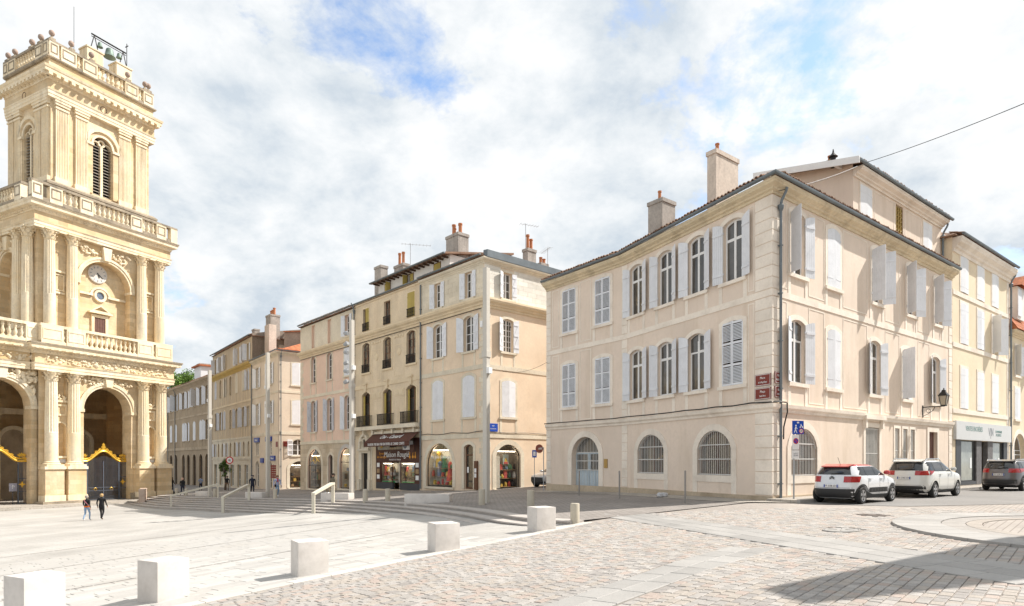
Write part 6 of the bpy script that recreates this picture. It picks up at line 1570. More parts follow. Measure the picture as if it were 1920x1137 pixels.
        W.part('pane', MB().prism(outline(2.2, 4.5, 1.1), 0.84, 0.87), M_GLASS, xc, 0, 13.5)
    W.build(M_GOLD_ST)
PM = [tp(0.1, 10.6), tp(0.1, 0.35), tp(TL - 0.1, 0.35), tp(TL - 0.1, 10.6)]
entab(PM, 22.12, 24.5, 0.50, 'cornice')
dentils(WM0, -0.6, WM0.L + 0.6, 23.72, 0.58, 0.30, 0.17, 0.16, 0.10); dentils(WS0, -0.6, WS0.L + 0.6, 23.72, 0.58, 0.30, 0.17, 0.16, 0.10)
ob('rear_wall', MB().sweep([tp(TL - 0.1, 0.35), tp(TL - 0.1, 10.6), tp(0.1, 10.6)], [(0, 11), (0, 24)], caps=False).mesh('rear_wall', M_GOLD_ST), HC, Matrix())
ob('terrace_floor', MB().slab([tuple(tp(-1.0, -0.8)), tuple(tp(TL + 1.0, -0.8)), tuple(tp(TL + 1.0, 11.5)), tuple(tp(-1.0, 11.5))], 24.4, 24.52).mesh('terrace_floor', M_LICHEN), HC, Matrix())
for W in (WM0, WS0):
    balustrade(W, -0.85, 24.52, 26.25, [(1.6, 3.2), (4.4, 8.2), (9.4, 11.0)] if W is WM0 else [(1.6, 4.2), (5.6, 8.6)], [(-1.0, -0.1), (0.5, 1.6), (3.2, 4.4), (8.2, 9.4), (11.0, 12.1), (12.65, 13.4)] if W is WM0 else [(0.5, 1.6), (4.2, 5.6), (8.6, 9.7)], M_LICHEN, 'up', 0.19, 0.44)
# --- top storey
UX0, UX1, UY0 = 1.55, 11.35, 1.0
UDEP = 7.7
UQ = [tp(UX0, UY0 + UDEP), tp(UX0, UY0), tp(UX1, UY0), tp(UX1, UY0 + UDEP)]
WU, WUS = Wall(UQ[1], UQ[2], 24.4, 36.0, HC), Wall(UQ[0], UQ[1], 24.4, 36.0, HC)
UL = WU.L
def pilaster_mesh(w, h):
    def mk():
        pts = [(-w / 2, 0.02), (-w / 2, -0.20)]; n = 7
        for i in range(n):
            a = -w / 2 + 0.06 + (w - 0.12) * i / n; e = (w - 0.12) / n
            pts += [(a + e * 0.18, -0.20), (a + e * 0.25, -0.155), (a + e * 0.75, -0.155), (a + e * 0.82, -0.20)]
        pts += [(w / 2, -0.20), (w / 2, 0.02)]
        return MB().slab(pts, 0, h).mesh('pilaster', M_GOLD_TR)
    return cached(('pil', round(w, 2), round(h, 2)), mk)
for W in (WU, WUS):
    xc = W.L / 2 - 0.05; PX = (0.95, 2.75, UL - 2.75, UL - 0.95) if W is WU else (0.72, 1.98, W.L - 1.98, W.L - 0.72)
    W.hole(xc, 27.5, 1.9, 6.1, 0.95, 0.7)
    lw = W.part('belfry_window', MB().ring(outline(1.9, 6.1, 0.95, 0, 0, 18)[2:], outline(1.9, 6.1, 0.95, 0.2, 0, 18)[2:], -0.12, 0.02, closed=False).ring(outline(1.9, 6.1, 0.95, 0.5, 0, 18)[2:], outline(1.9, 6.1, 0.95, 0.85, 0, 18)[2:], -0.2, 0.02, closed=False), M_GOLD_TR, xc, 0, 27.5)
    W.part('mullion', MB().box(-0.12, 0.12, 0.15, 0.5, 0, 5.2).ring(outline(0.83, 5.55, 0.41, 0, 0, 12)[2:], outline(0.83, 5.55, 0.41, 0.1, 0, 12)[2:], 0.15, 0.5, M=T(-0.53, 0, 0), closed=False).ring(outline(0.83, 5.55, 0.41, 0, 0, 12)[2:], outline(0.83, 5.55, 0.41, 0.1, 0, 12)[2:], 0.15, 0.5, M=T(0.53, 0, 0), closed=False), M_GOLD_TR, xc, 0, 27.5, lw)
    W.part('tracery', MB().ring([(0.24 * math.cos(t * math.pi / 8), 0.24 * math.sin(t * math.pi / 8)) for t in range(16)], [(0.36 * math.cos(t * math.pi / 8), 0.36 * math.sin(t * math.pi / 8)) for t in range(16)], 0.15, 0.45), M_GOLD_TR, xc, 0, 27.5 + 5.55, lw)
    for s in (-1, 1):
        for k in range(17):
            W.part('louvre', cached('louvre', lambda: MB().add([(-0.41, 0.2, 0), (0.41, 0.2, 0), (0.41, 0.62, 0.22), (-0.41, 0.62, 0.22), (-0.41, 0.2, 0.05), (0.41, 0.2, 0.05), (0.41, 0.62, 0.27), (-0.41, 0.62, 0.27)], [(3, 2, 1, 0), (4, 5, 6, 7), (0, 1, 5, 4), (1, 2, 6, 5), (2, 3, 7, 6), (3, 0, 4, 7)]).mesh('louvre', mat('weathered_louvre', (0.40, 0.35, 0.29), 0.9))), None, xc + s * 0.53, 0, 27.6 + 0.31 * k, lw)
    W.part('painted_dark_backing', MB().prism(outline(1.9, 6.1, 0.95), 0.68, 0.7), M_BLACKIRON, xc, 0, 27.5, lw)  # black sheet paints in the darkness of the belfry behind the louvres
    for s in (-1, 1): box_part(W, 'impost', xc + s * 1.30 - 0.36, xc + s * 1.30 + 0.36, -0.24, 0.02, 32.4, 32.65, M_GOLD_TR)
    for s in (-1, 1): box_part(W, 'window_pier', xc + s * 1.30 - 0.28, xc + s * 1.30 + 0.28, -0.13, 0.02, 27.5, 32.39, M_GOLD_ST)
    for x in PX:
        pl = ob('pilaster', pilaster_mesh(1.15 if W is WU else 1.0, 6.7), HC, W.M @ T(x, 0, 27.75))
        W.part('pilaster_base', MB().box(-0.70, 0.70, -0.32, 0.02, 0, 0.5), M_GOLD_TR, x, 0, 27.25, pl); W.part('pilaster_capital', MB().box(-0.62, 0.62, -0.26, 0.02, 0, 0.2).box(-0.66, 0.66, -0.30, 0.02, 0.35, 0.6).box(-0.72, 0.72, -0.36, 0.02, 0.6, 0.85), M_GOLD_TR, x, 0, 34.45, pl)
    W.build(M_GOLD_ST)
    W.part('roundel', MB().lathe([(0.34, 0), (0.34, 0.03), (0.30, 0.03), (0.28, 0.0)], 16, 0, RX(90)), M_FRAME_B, xc - 0.1, -0.375, 36.4)
    dentils(W, -0.8, W.L + 0.8, 37.08, 0.46, 0.66, 0.34, 0.26, 0.55, 'modillions')
band(HC, 'plinth', UQ, [(-0.1, 24.4), (0.45, 24.4), (0.45, 26.7), (0.62, 26.8), (0.62, 27.0), (0.36, 27.24), (-0.1, 27.24)], M_LICHEN)
entab(UQ, 35.3, 37.95, 0.40, 'cornice')
band(HC, 'attic', UQ, rectprof(0.30, 37.95, 38.95, -0.5), M_GOLD_ST); band(HC, 'attic_moulding', UQ, [(-0.5, 38.951), (0.45, 38.951), (0.55, 39.05), (0.55, 39.18), (-0.5, 39.18)], M_LICHEN)
ob('rear_wall', MB().sweep([UQ[2], UQ[3], UQ[0]], [(0, 24.4), (0, 39)], caps=False).mesh('rear_wall', M_GOLD_ST), HC, Matrix())
ob('tower_roof', MB().slab([tuple(p) for p in UQ], 38.6, 38.7).mesh('tower_roof', M_LICHEN), HC, Matrix())
for W in (WU, WUS):
    balustrade(W, -0.1, 39.18, 40.85, [(2.15, 2.75), (4.15, 7.0), (8.4, 9.0)] if W is WU else [(2.0, 5.7)], [(-0.3, 0.55), (0.75, 2.15), (2.75, 4.15), (7.0, 7.0 + 1.4), (9.0, UL + 0.3)] if W is WU else [(-0.3, 0.6), (0.7, 2.0), (5.7, 7.0), (7.1, W.L + 0.3)], M_LICHEN, 'top', 0.2, 0.42)
    for x in (0.05, 1.8, 3.7, 7.4, 9.3, UL - 0.1) if W is WU else (0.1, 1.4, 4.6, 6.2):
        f = W.part('finial', MB().box(-0.24, 0.24, -0.24, 0.24, 0, 0.22).lathe([(0.2, 0.22), (0.08, 0.38), (0.10, 0.5)], 10), M_LICHEN, x, -0.1, 40.85)
        W.part('stone_ball', MB().lathe([(0.05, 0), (0.15, 0.04), (0.24, 0.16), (0.26, 0.29), (0.21, 0.46), (0.09, 0.56), (0.02, 0.58)], 14), M_BALL, x, -0.1, 41.32, f, 60)
for y in (2.2, 5.5, 8.5): pass
# bell frame on the roof
BX, BY = 4.75, 0.9
for x in (BX - 0.9, BX + 2.1): WU.part('bell_pier', MB().box(0, 1.6, 0, 1.4, 38.7, 42.9).box(-0.08, 1.68, -0.08, 1.48, 42.901, 43.05), M_GOLD_TR, x, BY, 0)
fr = MB()
for x in (BX + 0.2, BX + 3.2):
    for dx in (-0.45, 0.45): fr.tube([(x + dx, BY + 0.7, 43.05), (x, BY + 0.7, 44.90)], 0.05, 5)
fr.tube([(BX - 0.1, BY + 0.7, 44.90), (BX + 3.5, BY + 0.7, 44.90)], 0.08, 6); fr.tube([(BX - 0.1, BY + 0.7, 44.65), (BX + 3.5, BY + 0.7, 44.65)], 0.04, 5)
fr.tube([(BX + 3.6, BY + 0.7, 43.00), (BX + 3.6, BY + 0.7, 46.00)], 0.04, 5); fr.tube([(BX + 3.6, BY + 0.45, 45.70), (BX + 3.6, BY + 0.95, 45.70)], 0.05, 5); fr.tube([(BX - 1.8, BY + 0.7, 38.7), (BX - 1.8, BY + 0.7, 46.6)], 0.025, 5)
WU.part('bell_frame', fr, M_BLACKIRON)
bell = [(0.60, 0), (0.56, 0.05), (0.44, 0.25), (0.37, 0.58), (0.33, 0.8), (0.24, 0.9), (0.07, 0.94)]
WU.part('bell', MB().lathe(bell, 18), M_BRONZE, BX + 1.75, BY + 0.7, 43.45, smooth=50)
for x in (BX + 0.75, BX + 2.75): WU.part('bell', MB().lathe([(r * 0.5, z * 0.55) for r, z in bell], 14), M_BRONZE, x, BY + 0.7, 43.95, smooth=50)

# --- central bay of the porch, to the left of the tower
WC0 = Wall(tp(-14, 0.55), tp(0.25, 0.55), -4.6, 8.7, HC)
xa = 14 - 2.75
arch_bay(WC0, xa, 1.2)
WC0.build(M_GOLD_ST)
PC = [tp(-14, 0.55), tp(-0.65, 0.55)]
entab(PC, 8.62, 11.1, 0.5, 'cornice')
relief(WC0, xa - 2.0, xa + 3.1, 9.4, 10.05, 60, M_GOLD_TR, -0.48, amp=0.17); relief(WC0, xa + 1.2, xa + 2.9, 6.4, 8.4, 60, M_GOLD_TR, -0.1, amp=0.3, shape=lambda x, z: math.hypot(x - xa, z - 5.25) > 2.95)
WC0.part('shield', MB().box(-0.7, 0.7, -0.35, -0.2, 0, 0.8), mat('blue_grey_slate', (0.30, 0.34, 0.40), 0.6), xa + 0.2, 0, 8.55)
dentils(WC0, 4, 13.4, 10.30, 0.58, 0.30, 0.17, 0.16, 0.10); dentils(WC0, 4, 13.4, 10.56, 0.68, 0.62, 0.26, 0.12, 0.5, 'modillions')
balustrade(WC0, -0.5, 11.12, 13.0, [(6.5, 12.9)], [(5.3, 6.5), (12.9, 13.9)], M_GOLD_TR, 'mid')
ob('terrace_floor', MB().slab([tuple(tp(-14, -0.6)), tuple(tp(-1.3, -0.6)), tuple(tp(-1.3, 12.9)), tuple(tp(-14, 12.9))], 11.0, 11.11).mesh('terrace_floor', M_LICHEN), HC, Matrix())
# porch interior
pin = MB(); Y9 = 10.5
pin.sweep([tp(-13.5, 1.6), tp(-13.5, Y9), tp(12.3, Y9), tp(12.3, 1.6)], [(0, -4.6), (0, 8.6)], caps=False)
pin.slab([tuple(tp(-13.5, 0.6)), tuple(tp(12.3, 0.6)), tuple(tp(12.3, Y9)), tuple(tp(-13.5, Y9))], 8.45, 8.6)
ob('porch_wall', pin.mesh('porch_wall', M_GOLD_ST), HC, Matrix())
ob('porch_floor', MB().slab([tuple(tp(-13.5, -3.4)), tuple(tp(14.0, -3.4)), tuple(tp(12.6, Y9)), tuple(tp(-13.5, Y9))], -4.6, -3.98).mesh('porch_floor', M_FOOTWAY), HC, Matrix())
WI = Wall(tp(-13.5, Y9 - 0.02), tp(12.3, Y9 - 0.02), -4, 8, HC)
for x in (11.2, 16.2, 22.6):
    WI.part('blind_arch', MB().ring(outline(2.4, 7.4, 1.2, 0, 0, 16), outline(2.4, 7.4, 1.2, 0.4, 0, 16), -0.3, 0.0), M_GOLD_TR, x, 0, -4.0)
    WI.part('blind_arch_back', MB().prism(outline(2.4, 7.4, 1.2), -0.05, -0.02), M_BROWNTRIM, x, 0, -4.0)
for x in (8.6, 13.6, 14.4, 19.0, 19.8): column(WI, x, -0.5, -3.98, 5.0, 0.38, 0.4, 0.7, 'in')
box_part(WI, 'moulding', 0.1, 25.6, -0.4, 0.0, 5.0, 5.6, M_GOLD_TR)
for x in (-2.7 + 13.5 + 2.9, 22.5):
    lp = WI.part('porch_lamp', MB().box(-0.3, 0.3, -0.5, -0.2, 0, 0.3).tube([(0, 0, 0.15), (0, -0.25, 0.15)], 0.04, 5), M_FRAME, x, 0, 3.6)

# --- wrought iron gates
def gate(xc, y, zb, label, open_mid):
    g = thing('iron_gate', label, 'gate', tuple(tp(xc, y)) + (zb,), math.atan2(TD.y, TD.x), 'gates in the cathedral porch')
    M = WM[g]; hw = 2.33; H = 3.95
    for s in (-1, 1):
        b = MB()
        for k in range(6): b.box(s * (hw - 0.06 - 0.11 * k) - 0.014, s * (hw - 0.06 - 0.11 * k) + 0.014, -0.015, 0.015, 0.05, H)
        for z in (0.05, 1.2, 2.4, H - 0.05): b.box(*sorted((s * (hw - 0.7), s * hw)), -0.025, 0.025, z - 0.03, z + 0.03)
        b.box(*sorted((s * (hw - 0.72), s * (hw - 0.63))), -0.045, 0.045, 0, H)
        sp = ob('side_panel', b.mesh('side_panel', M_GATE), g, M)
        st = MB().prism([(0.32, 0), (0.08, 0.08), (0, 0.32), (-0.08, 0.08), (-0.32, 0), (-0.08, -0.08), (0, -0.32), (0.08, -0.08)][::-1], -0.06, 0.05)
        ob('gilt_star', st.mesh('gilt_star', M_GILT), sp, M @ T(s * (hw - 0.36), 0, 1.85))
        if not open_mid or s < 0:
            b = MB()
            for k in range(13): b.box(s * (0.06 + 0.12 * k) - 0.014, s * (0.06 + 0.12 * k) + 0.014, -0.015, 0.015, 0.06, H + 0.1 + 0.55 * (1 - k / 13))
            for z in (0.08, 1.0, 1.32): b.box(*sorted((s * 0.02, s * 1.6)), -0.03, 0.03, z - 0.035, z + 0.035)
            for xx in (0.03, 1.56): b.box(s * xx - 0.035, s * xx + 0.035, -0.035, 0.035, 0.03, H + 0.1)
            lf = ob('gate_leaf', b.mesh('gate_leaf', M_GATE), g, M)
            sc = MB().lathe([(0.13, -0.02), (0.16, 0), (0.13, 0.02)], 10, 0, RX(90), cap=False); ob('gilt_scroll', sc.mesh('gilt_scroll', M_GILT), lf, M @ T(s * 0.8, -0.03, 1.16))
    # gilded overthrow
    pts = []
    for i in range(41):
        x = -hw + 2 * hw * i / 40; t = max(0.0, 1 - abs(x) / 1.75)
        pts.append((x, 0, H + 0.08 + 1.05 * (t * t * (3 - 2 * t))))
    ov = ob('gilt_overthrow', MB().tube(pts, 0.10, 6).tube([(p[0], 0, p[2] + 0.22) for p in pts[3:-3]], 0.055, 5).mesh('gilt_overthrow', M_GILT, 50), g, M)
    for s in (-1, 1):
        for xx, zz, r in ((1.95, 0.42, 0.24), (1.55, 0.30, 0.16), (2.2, 0.28, 0.14), (1.1, 0.62, 0.18), (0.7, 0.98, 0.18), (0.35, 1.25, 0.15)):
            ob('gilt_scroll', cached(('scroll', r), lambda: MB().tube([(r * (1 - 0.055 * k) * math.cos(k * 0.62), 0, r * (1 - 0.055 * k) * math.sin(k * 0.62)) for k in range(15)], 0.045, 5).mesh('gilt_scroll', M_GILT, 50)), ov, M @ T(s * xx, 0, H + zz))
        for k in range(5): ob('gilt_leaf', cached('giltleaf', lambda: MB().prism([(-0.05, 0), (0.05, 0), (0.07, 0.16), (0, 0.3), (-0.07, 0.16)], -0.04, 0.04).mesh('gilt_leaf', M_GILT)), ov, M @ T(s * 1.95, 0, H + 0.42) @ RY(-50 + 25 * k) @ T(0, 0, 0.18))
    for z, w in ((1.2, 0.34), (1.45, 0.26), (1.68, 0.16)): ob('gilt_finial', MB().prism([(-w, 0.08), (-w * 0.5, 0), (w * 0.5, 0), (w, 0.08), (w * 0.4, 0.2), (0, 0.30), (-w * 0.4, 0.2)], -0.06, 0.06).mesh('gilt_finial', M_GILT), ov, M @ T(0, 0, H + z))
    return g
gate(XC, 0.75, -3.98, 'closed blue grey iron gate with gilded crest under the clock tower', False)
gate(-2.75, 1.2, -3.98, 'iron gate with gilded crest cut by the left edge of the picture', True)
bn = thing('printed_banner', 'orange and cream printed banner hanging inside the left porch arch', 'banner', tuple(tp(-2.9, 3.0)) + (0.3,), math.atan2(TD.y, TD.x))  # printed banner stands in for an unclear orange shape; it does not glow
m = mat('flame_print', (0.85, 0.25, 0.02), 0.6, 0, 1.1, 0, 5, 0, col2=(0.95, 0.80, 0.50)); ob('banner_cloth', MB().box(-1.2, 0.95, 0, 0.03, -2.6, -0.9).mesh('banner_cloth', m), bn); ob('banner_rod', MB().tube([(-1.3, 0.015, -0.88), (1.05, 0.015, -0.88)], 0.025, 6).mesh('banner_rod', M_BLACKIRON), bn); ob('banner_stand', MB().tube([(0.5, 0.05, -4.3), (0.5, 0.05, -0.88)], 0.03, 6).mesh('banner_stand', M_BLACKIRON), bn)
ps = thing('notice_stand', 'small grey notice board on a post inside the left porch arch', 'sign', tuple(tp(-1.2, 1.9)) + (-3.98,), math.atan2(TD.y, TD.x))
ob('post', MB().tube([(0, 0, 0), (0, 0, 1.3)], 0.03, 6).mesh('post', M_GATE), ps); ob('board', MB().box(-0.32, 0.32, -0.05, -0.02, 1.2, 1.95).mesh('board', mat('lilac_notice', (0.45, 0.44, 0.52), 0.6)), ps); ob('lettering', TX['psign'], ps, WM[ps] @ T(0, -0.06, 1.58))
# low step in front of the cathedral
struct(ob('cathedral_step', MB().slab([tuple(tp(-20, -4.6)), tuple(tp(14.8, -4.2)), tuple(tp(14.8, 0)), tuple(tp(-20, 0.5))], -4.6, -4.04).mesh('cathedral_step', M_FOOTWAY)))
# ================================================================== stone cubes, bollards, benches, masts
def soft_box(name, a, b, h, m, bev=0.012):
    def mk():
        bm = bmesh.new(); bmesh.ops.create_cube(bm, size=1)
        for v in bm.verts: v.co = ((v.co.x + 0.5) * a, (v.co.y + 0.5) * b, (v.co.z + 0.5) * (h + 0.25) - 0.25)
        bmesh.ops.bevel(bm, geom=bm.edges[:], offset=bev, segments=2, affect='EDGES', profile=0.6)
        me = bpy.data.meshes.new(name); bm.to_mesh(me); bm.free(); me.materials.append(m)
        me.polygons.foreach_set('use_smooth', [True] * len(me.polygons)); me.set_sharp_from_angle(angle=R(50))
        return me
    return cached((name, a, b, h), mk)
M_CUBE = mat('veined_white_stone', (0.64, 0.60, 0.56), 0.55, 0.06, 1.3, 0.06, 10, 0.12, 40, stain=0.35, stain_col=(0.36, 0.31, 0.26), stain_scale=2.6, rnd=0.04)
CUBES = [((-7.75, 9.95), (-0.9, 0.42), 0.80, 'white stone block cut by the left edge of the picture'), ((-6.28, 11.1), (-0.88, 0.45), 0.74, 'second white stone block from the left on the plaza edge'),
         ((-4.3, 12.6), (-0.55, 0.83), 0.72, 'middle one of the five white stone blocks on the plaza edge'), ((-1.8, 14.75), (-0.45, 0.89), 0.70, 'fourth white stone block from the left on the plaza edge'),
         ((0.70, 17.6), (-0.45, 0.89), 0.70, 'white stone block next to the round bollard')]
for (x, y), e, h, lab in CUBES:
    ev = Vector(e).normalized()
    # local x along the right-hand face, local y along the left-hand face
    o = ob('stone_block', soft_box('stone_block', 0.62, 0.58, 0.74, M_CUBE), None, Matrix(((ev.y, ev.x, 0, x), (-ev.x, ev.y, 0, y), (0, 0, 1, Zg(x) - 0.01), (0, 0, 0, 1))) @ Matrix.Diagonal((1, 1, h / 0.74, 1)))
    tag(o, lab, 'stone block', 'stone blocks along the plaza edge')
M_BOLL = mat('beige_bollard_paint', (0.50, 0.45, 0.36), 0.55, 0.06, 2, 0.06, 20, 0.08)
def bollard(u, v, zf, lab, h=0.72, r=0.145):
    k = (u - CXP) / FPX; y = 20.0
    for _ in range(60): y = -zf(k * y) * FPX / (v - HYP)
    x = k * y
    b = MB(); b.lathe([(r, -0.1), (r, h - 0.03), (r - 0.012, h - 0.005), (r - 0.03, h), (0.01, h + 0.004)], 20)
    o = ob('bollard', cached(('boll', h), lambda: b.mesh('bollard', M_BOLL, 40)), None, T(x, y, zf(x)))
    return tag(o, lab, 'bollard', 'round bollards round the square')
bollard(1078, 982, Zg, 'big round beige bollard beside the nearest end of the plaza edge', 0.62, 0.14)
for u, v, lab in ((995, 953, 'round bollard behind the stone block at the plaza corner'), (903.5, 947, 'round bollard touching the nearest tall mast'), (727, 940.5, 'round bollard right of the pair before the brown food shop'), (685, 940.5, 'round bollard left of the pair before the brown food shop'),
                  (516, 935.5, 'round bollard beside the person with the red scarf'), (403, 932, 'round bollard beside the farthest mast'), (349, 930, 'round bollard behind the leftmost handrail'), (331, 929, 'leftmost round bollard near the cathedral')):
    bollard(u, v, Zu, lab)
def ground_pt(u, v, zf):
    k = (u - CXP) / FPX; y = 30.0
    for _ in range(80): y = 0.5 * y + 0.5 * (-zf(k * y) * FPX / (v - HYP))
    return Vector((k * y, y))
for u, v, w, a, lab in ((800, 943.7, 2.35, -8, 'long white stone bench before the arched shop windows'), (627, 938, 2.1, -20, 'stone bench with the seated person'), (475, 934, 1.8, -25, 'stone bench behind the middle handrail'), (377, 931, 1.75, -30, 'stone bench at the foot of the farthest mast')):
    p = ground_pt(u, v, Zu)
    o = ob('stone_bench', soft_box('stone_bench', w, 0.62, 0.47, M_CUBE), None, T(p.x, p.y, Zu(p.x) - 0.02) @ RZ(a) @ T(-w / 2, 0, 0))
    tag(o, lab, 'bench', 'stone benches on the terrace')
M_MAST = mat('pale_mast_paint', (0.56, 0.525, 0.465), 0.5, 0.04, 1, 0.04, 15, 0.03)
def mast(x, y, h, lab, w=0.24, spots=0, boxes=((0.55, 1), (0.75, -1))):
    g = thing('light_mast', lab, 'mast', (x, y, Zu(x)), R(-38), 'tall square light masts on the terrace'); M = WM[g]
    ob('shaft', MB().box(-w / 2, w / 2, -w / 2, w / 2, -0.2, h).mesh('shaft', M_MAST), g)
    ob('collar', MB().box(-w / 2 - 0.035, w / 2 + 0.035, -w / 2 - 0.035, w / 2 + 0.035, h * 0.62, h * 0.62 + 0.28).mesh('collar', M_MAST), g)
    for f, s in boxes: ob('junction_box', MB().box(*sorted((s * w / 2, s * (w / 2 + 0.16))), -0.14, 0.10, h * f, h * f + 0.28).mesh('junction_box', M_FRAME), g)
    for i in range(spots):
        sp = ob('spotlight', MB().lathe([(0.11, 0), (0.13, 0.05), (0.13, 0.32), (0.08, 0.40)], 12).box(-0.03, 0.03, -0.18, 0.0, 0.16, 0.22).mesh('spotlight', MATS['grey_metal'], 40), g, M @ T(-w / 2 - 0.22, -0.05, h * 0.66 + 0.62 * i) @ RY(-78 if i % 2 else -100) @ RZ(90))
    return g
mast(-1.2, 29.3, 11.0, 'nearest tall light mast, before the corner of the peach house'); mast(-10.4, 40.7, 11.6, 'light mast with a column of spotlights before the pink house', spots=6, boxes=((0.45, 1), (0.72, 1)))
mast(-19.8, 50.8, 11.7, 'third light mast, before the tan corner house'); mast(-27.3, 56.6, 11.4, 'farthest light mast, nearest the cathedral')
M_RAIL = mat('cream_handrail_paint', (0.63, 0.585, 0.48), 0.5, 0.04, 2, 0.05, 15, 0.03)
def handrail(a, b, lab, h=1.02):
    ax, ay = a; bx, by = b
    g = thing('handrail', lab, 'handrail', (ax, ay, Zg(ax)), math.atan2(by - ay, bx - ax), 'handrails on the stone steps'); M = WM[g]
    L = math.hypot(bx - ax, by - ay); dz = Zu(bx) - Zg(ax)
    for x, z in ((0, 0), (L, dz)): ob('post', MB().box(x - 0.055, x + 0.055, -0.09, 0.09, z - 0.4 if x else -0.2, z + h).mesh('post', M_RAIL), g)
    b2 = MB(); b2.add([(-0.06, -0.10, h), (L - 0.25, -0.10, dz + h), (L - 0.25, 0.10, dz + h), (-0.06, 0.10, h), (-0.06, -0.10, h + 0.14), (L - 0.25, -0.10, dz + h + 0.14), (L - 0.25, 0.10, dz + h + 0.14), (-0.06, 0.10, h + 0.14)], [(3, 2, 1, 0), (4, 5, 6, 7), (0, 1, 5, 4), (1, 2, 6, 5), (2, 3, 7, 6), (3, 0, 4, 7)])
    b2.box(L - 0.252, L + 0.08, -0.10, 0.10, dz + h + 0.001, dz + h + 0.141)
    ob('rail', b2.mesh('rail', M_RAIL), g)
handrail((-28.3, 52.0), (-25.3, 53.9), 'leftmost sloping handrail, nearest the cathedral'); handrail((-20.3, 44.0), (-20.4, 48.6), 'middle sloping handrail below the man in the dark cap'); handrail((-11.25, 35.5), (-11.0, 38.5), 'nearest sloping handrail beside the seated person')
M_POST = mat('grey_brown_post', (0.28, 0.26, 0.24), 0.5, 0.05, 2, 0.05, 15, 0.03)
for u, v, h, lab in ((1284.8, 943.7, 1.28, 'thin grey post nearest the house corner'), (1161.5, 935.5, 1.28, 'thin grey post right of the pale blue door'), (1086, 929.5, 1.28, 'thin grey post before the pale blue door')):
    p = ground_pt(u, v, Zu)
    tag(ob('thin_post', cached('thinpost', lambda: MB().lathe([(0.038, -0.2), (0.038, 1.26), (0.025, 1.285), (0.005, 1.29)], 10).mesh('thin_post', M_POST, 40)), None, T(p.x, p.y, Zu(p.x))), lab, 'post', 'thin posts before the corner house')
p = ground_pt(1180 + 65, 935.5, Zu)
bag = MB(); rb = random.Random(3)
for i in range(9): bag.lathe([(0.10, -0.06), (0.14, 0.02), (0.06, 0.12)], 7, 0, T(rb.uniform(-0.25, 0.25), rb.uniform(-0.1, 0.1), 0.06) @ RX(rb.uniform(-40, 40)) @ RY(rb.uniform(-50, 50)))
tag(ob('litter_bag', bag.mesh('litter_bag', mat('crumpled_plastic', (0.55, 0.55, 0.56), 0.4, 0.1, 8, 0.1, 20, 0.3)), None, T(p.x + 0.2, p.y + 1.2, Zu(p.x) + 0.03)), 'small crumpled pale plastic bag at the foot of the cream wall', 'bag')

# ================================================================== signs and plates
M_PLATE = MATS['brown_plate']; M_BLUE = mat('traffic_blue', (0.012, 0.07, 0.42), 0.35, flat=True); M_RED = mat('traffic_red', (0.55, 0.02, 0.03), 0.35, flat=True); M_SIGNW = mat('traffic_white', (0.80, 0.80, 0.80), 0.4, flat=True)
for i, (W, x, z) in enumerate(((W2, L2 - 0.42, 3.05), (W3, 0.36, 3.12), (W2, L2 - 0.42, 2.5), (W3, 0.36, 2.55))):
    h = 0.46
    g = tag(ob('street_plate', MB().box(-0.40 if W is W2 else -0.26, 0.40 if W is W2 else 0.26, -0.075, -0.04, 0, h).mesh('street_plate', M_PLATE), None, W.M @ T(x, 0, z)), ('upper brown street name plate on the left of the house corner', 'upper brown street name plate on the right of the house corner', 'lower brown street name plate on the left of the house corner', 'lower brown street name plate on the right of the house corner')[i], 'street plate', 'brown street name plates')
    b = MB(); a = 0.40 if W is W2 else 0.26; b.ring([(-a + 0.015, 0.015), (a - 0.015, 0.015), (a - 0.015, h - 0.015), (-a + 0.015, h - 0.015)], [(-a + 0.03, 0.03), (a - 0.03, 0.03), (a - 0.03, h - 0.03), (-a + 0.03, h - 0.03)], -0.079, -0.074)
    ob('white_border', b.mesh('white_border', M_WHITE_L), g, WM[g]); sx = 1.0 if W is W2 else 0.65
    ob('lettering', TX['pl%da' % i], g, WM[g] @ T(0, -0.079, 0.31) @ Matrix.Diagonal((sx, 1, 1, 1))); ob('lettering', TX['pl%db' % i], g, WM[g] @ T(0, -0.079, 0.14) @ Matrix.Diagonal((sx * 0.8, 1, 1, 1)))
sp = WR.at(0.62, 0, 2.15)
g = tag(ob('street_plate', MB().box(-0.42, 0.42, -0.05, -0.01, 0, 0.55).mesh('street_plate', M_BLUE), None, WR.M @ T(0.75, 0, 2.1)), 'blue street name plate on the peach house corner', 'street plate')
ob('lettering', TX['rue1'], g, WM[g] @ T(0, -0.054, 0.38)); ob('lettering', TX['rue2'], g, WM[g] @ T(0, -0.054, 0.18))
# zone sign with plates
g = thing('traffic_sign', 'post with a blue zone sign and a no parking plate at the house corner', 'traffic sign', (10.95, 24.35, -1.46), math.atan2(DR.y, DR.x) * 0.35); M = WM[g]
ob('post', MB().tube([(0, 0, -0.1), (0, 0, 3.05)], 0.03, 8).mesh('post', MATS['grey_metal']), g)
z0 = 2.53
bs = ob('blue_panel', MB().box(-0.10, 0.40, -0.06, -0.035, z0, z0 + 0.52).mesh('blue_panel', M_BLUE), g)
ped = MB(); ped.lathe([(0.035, 0), (0.035, 0.004)], 10, 0, T(0.045, -0.062, z0 + 0.33) @ RX(90))
for a in (((0.045, 0.29), (0.03, 0.18)), ((0.03, 0.18), (-0.03, 0.06)), ((0.035, 0.18), (0.09, 0.05)), ((0.04, 0.27), (0.0, 0.19)), ((0.05, 0.27), (0.10, 0.20))): ped.tube([(a[0][0], -0.063, z0 + a[0][1]), (a[1][0], -0.063, z0 + a[1][1])], 0.016, 4)
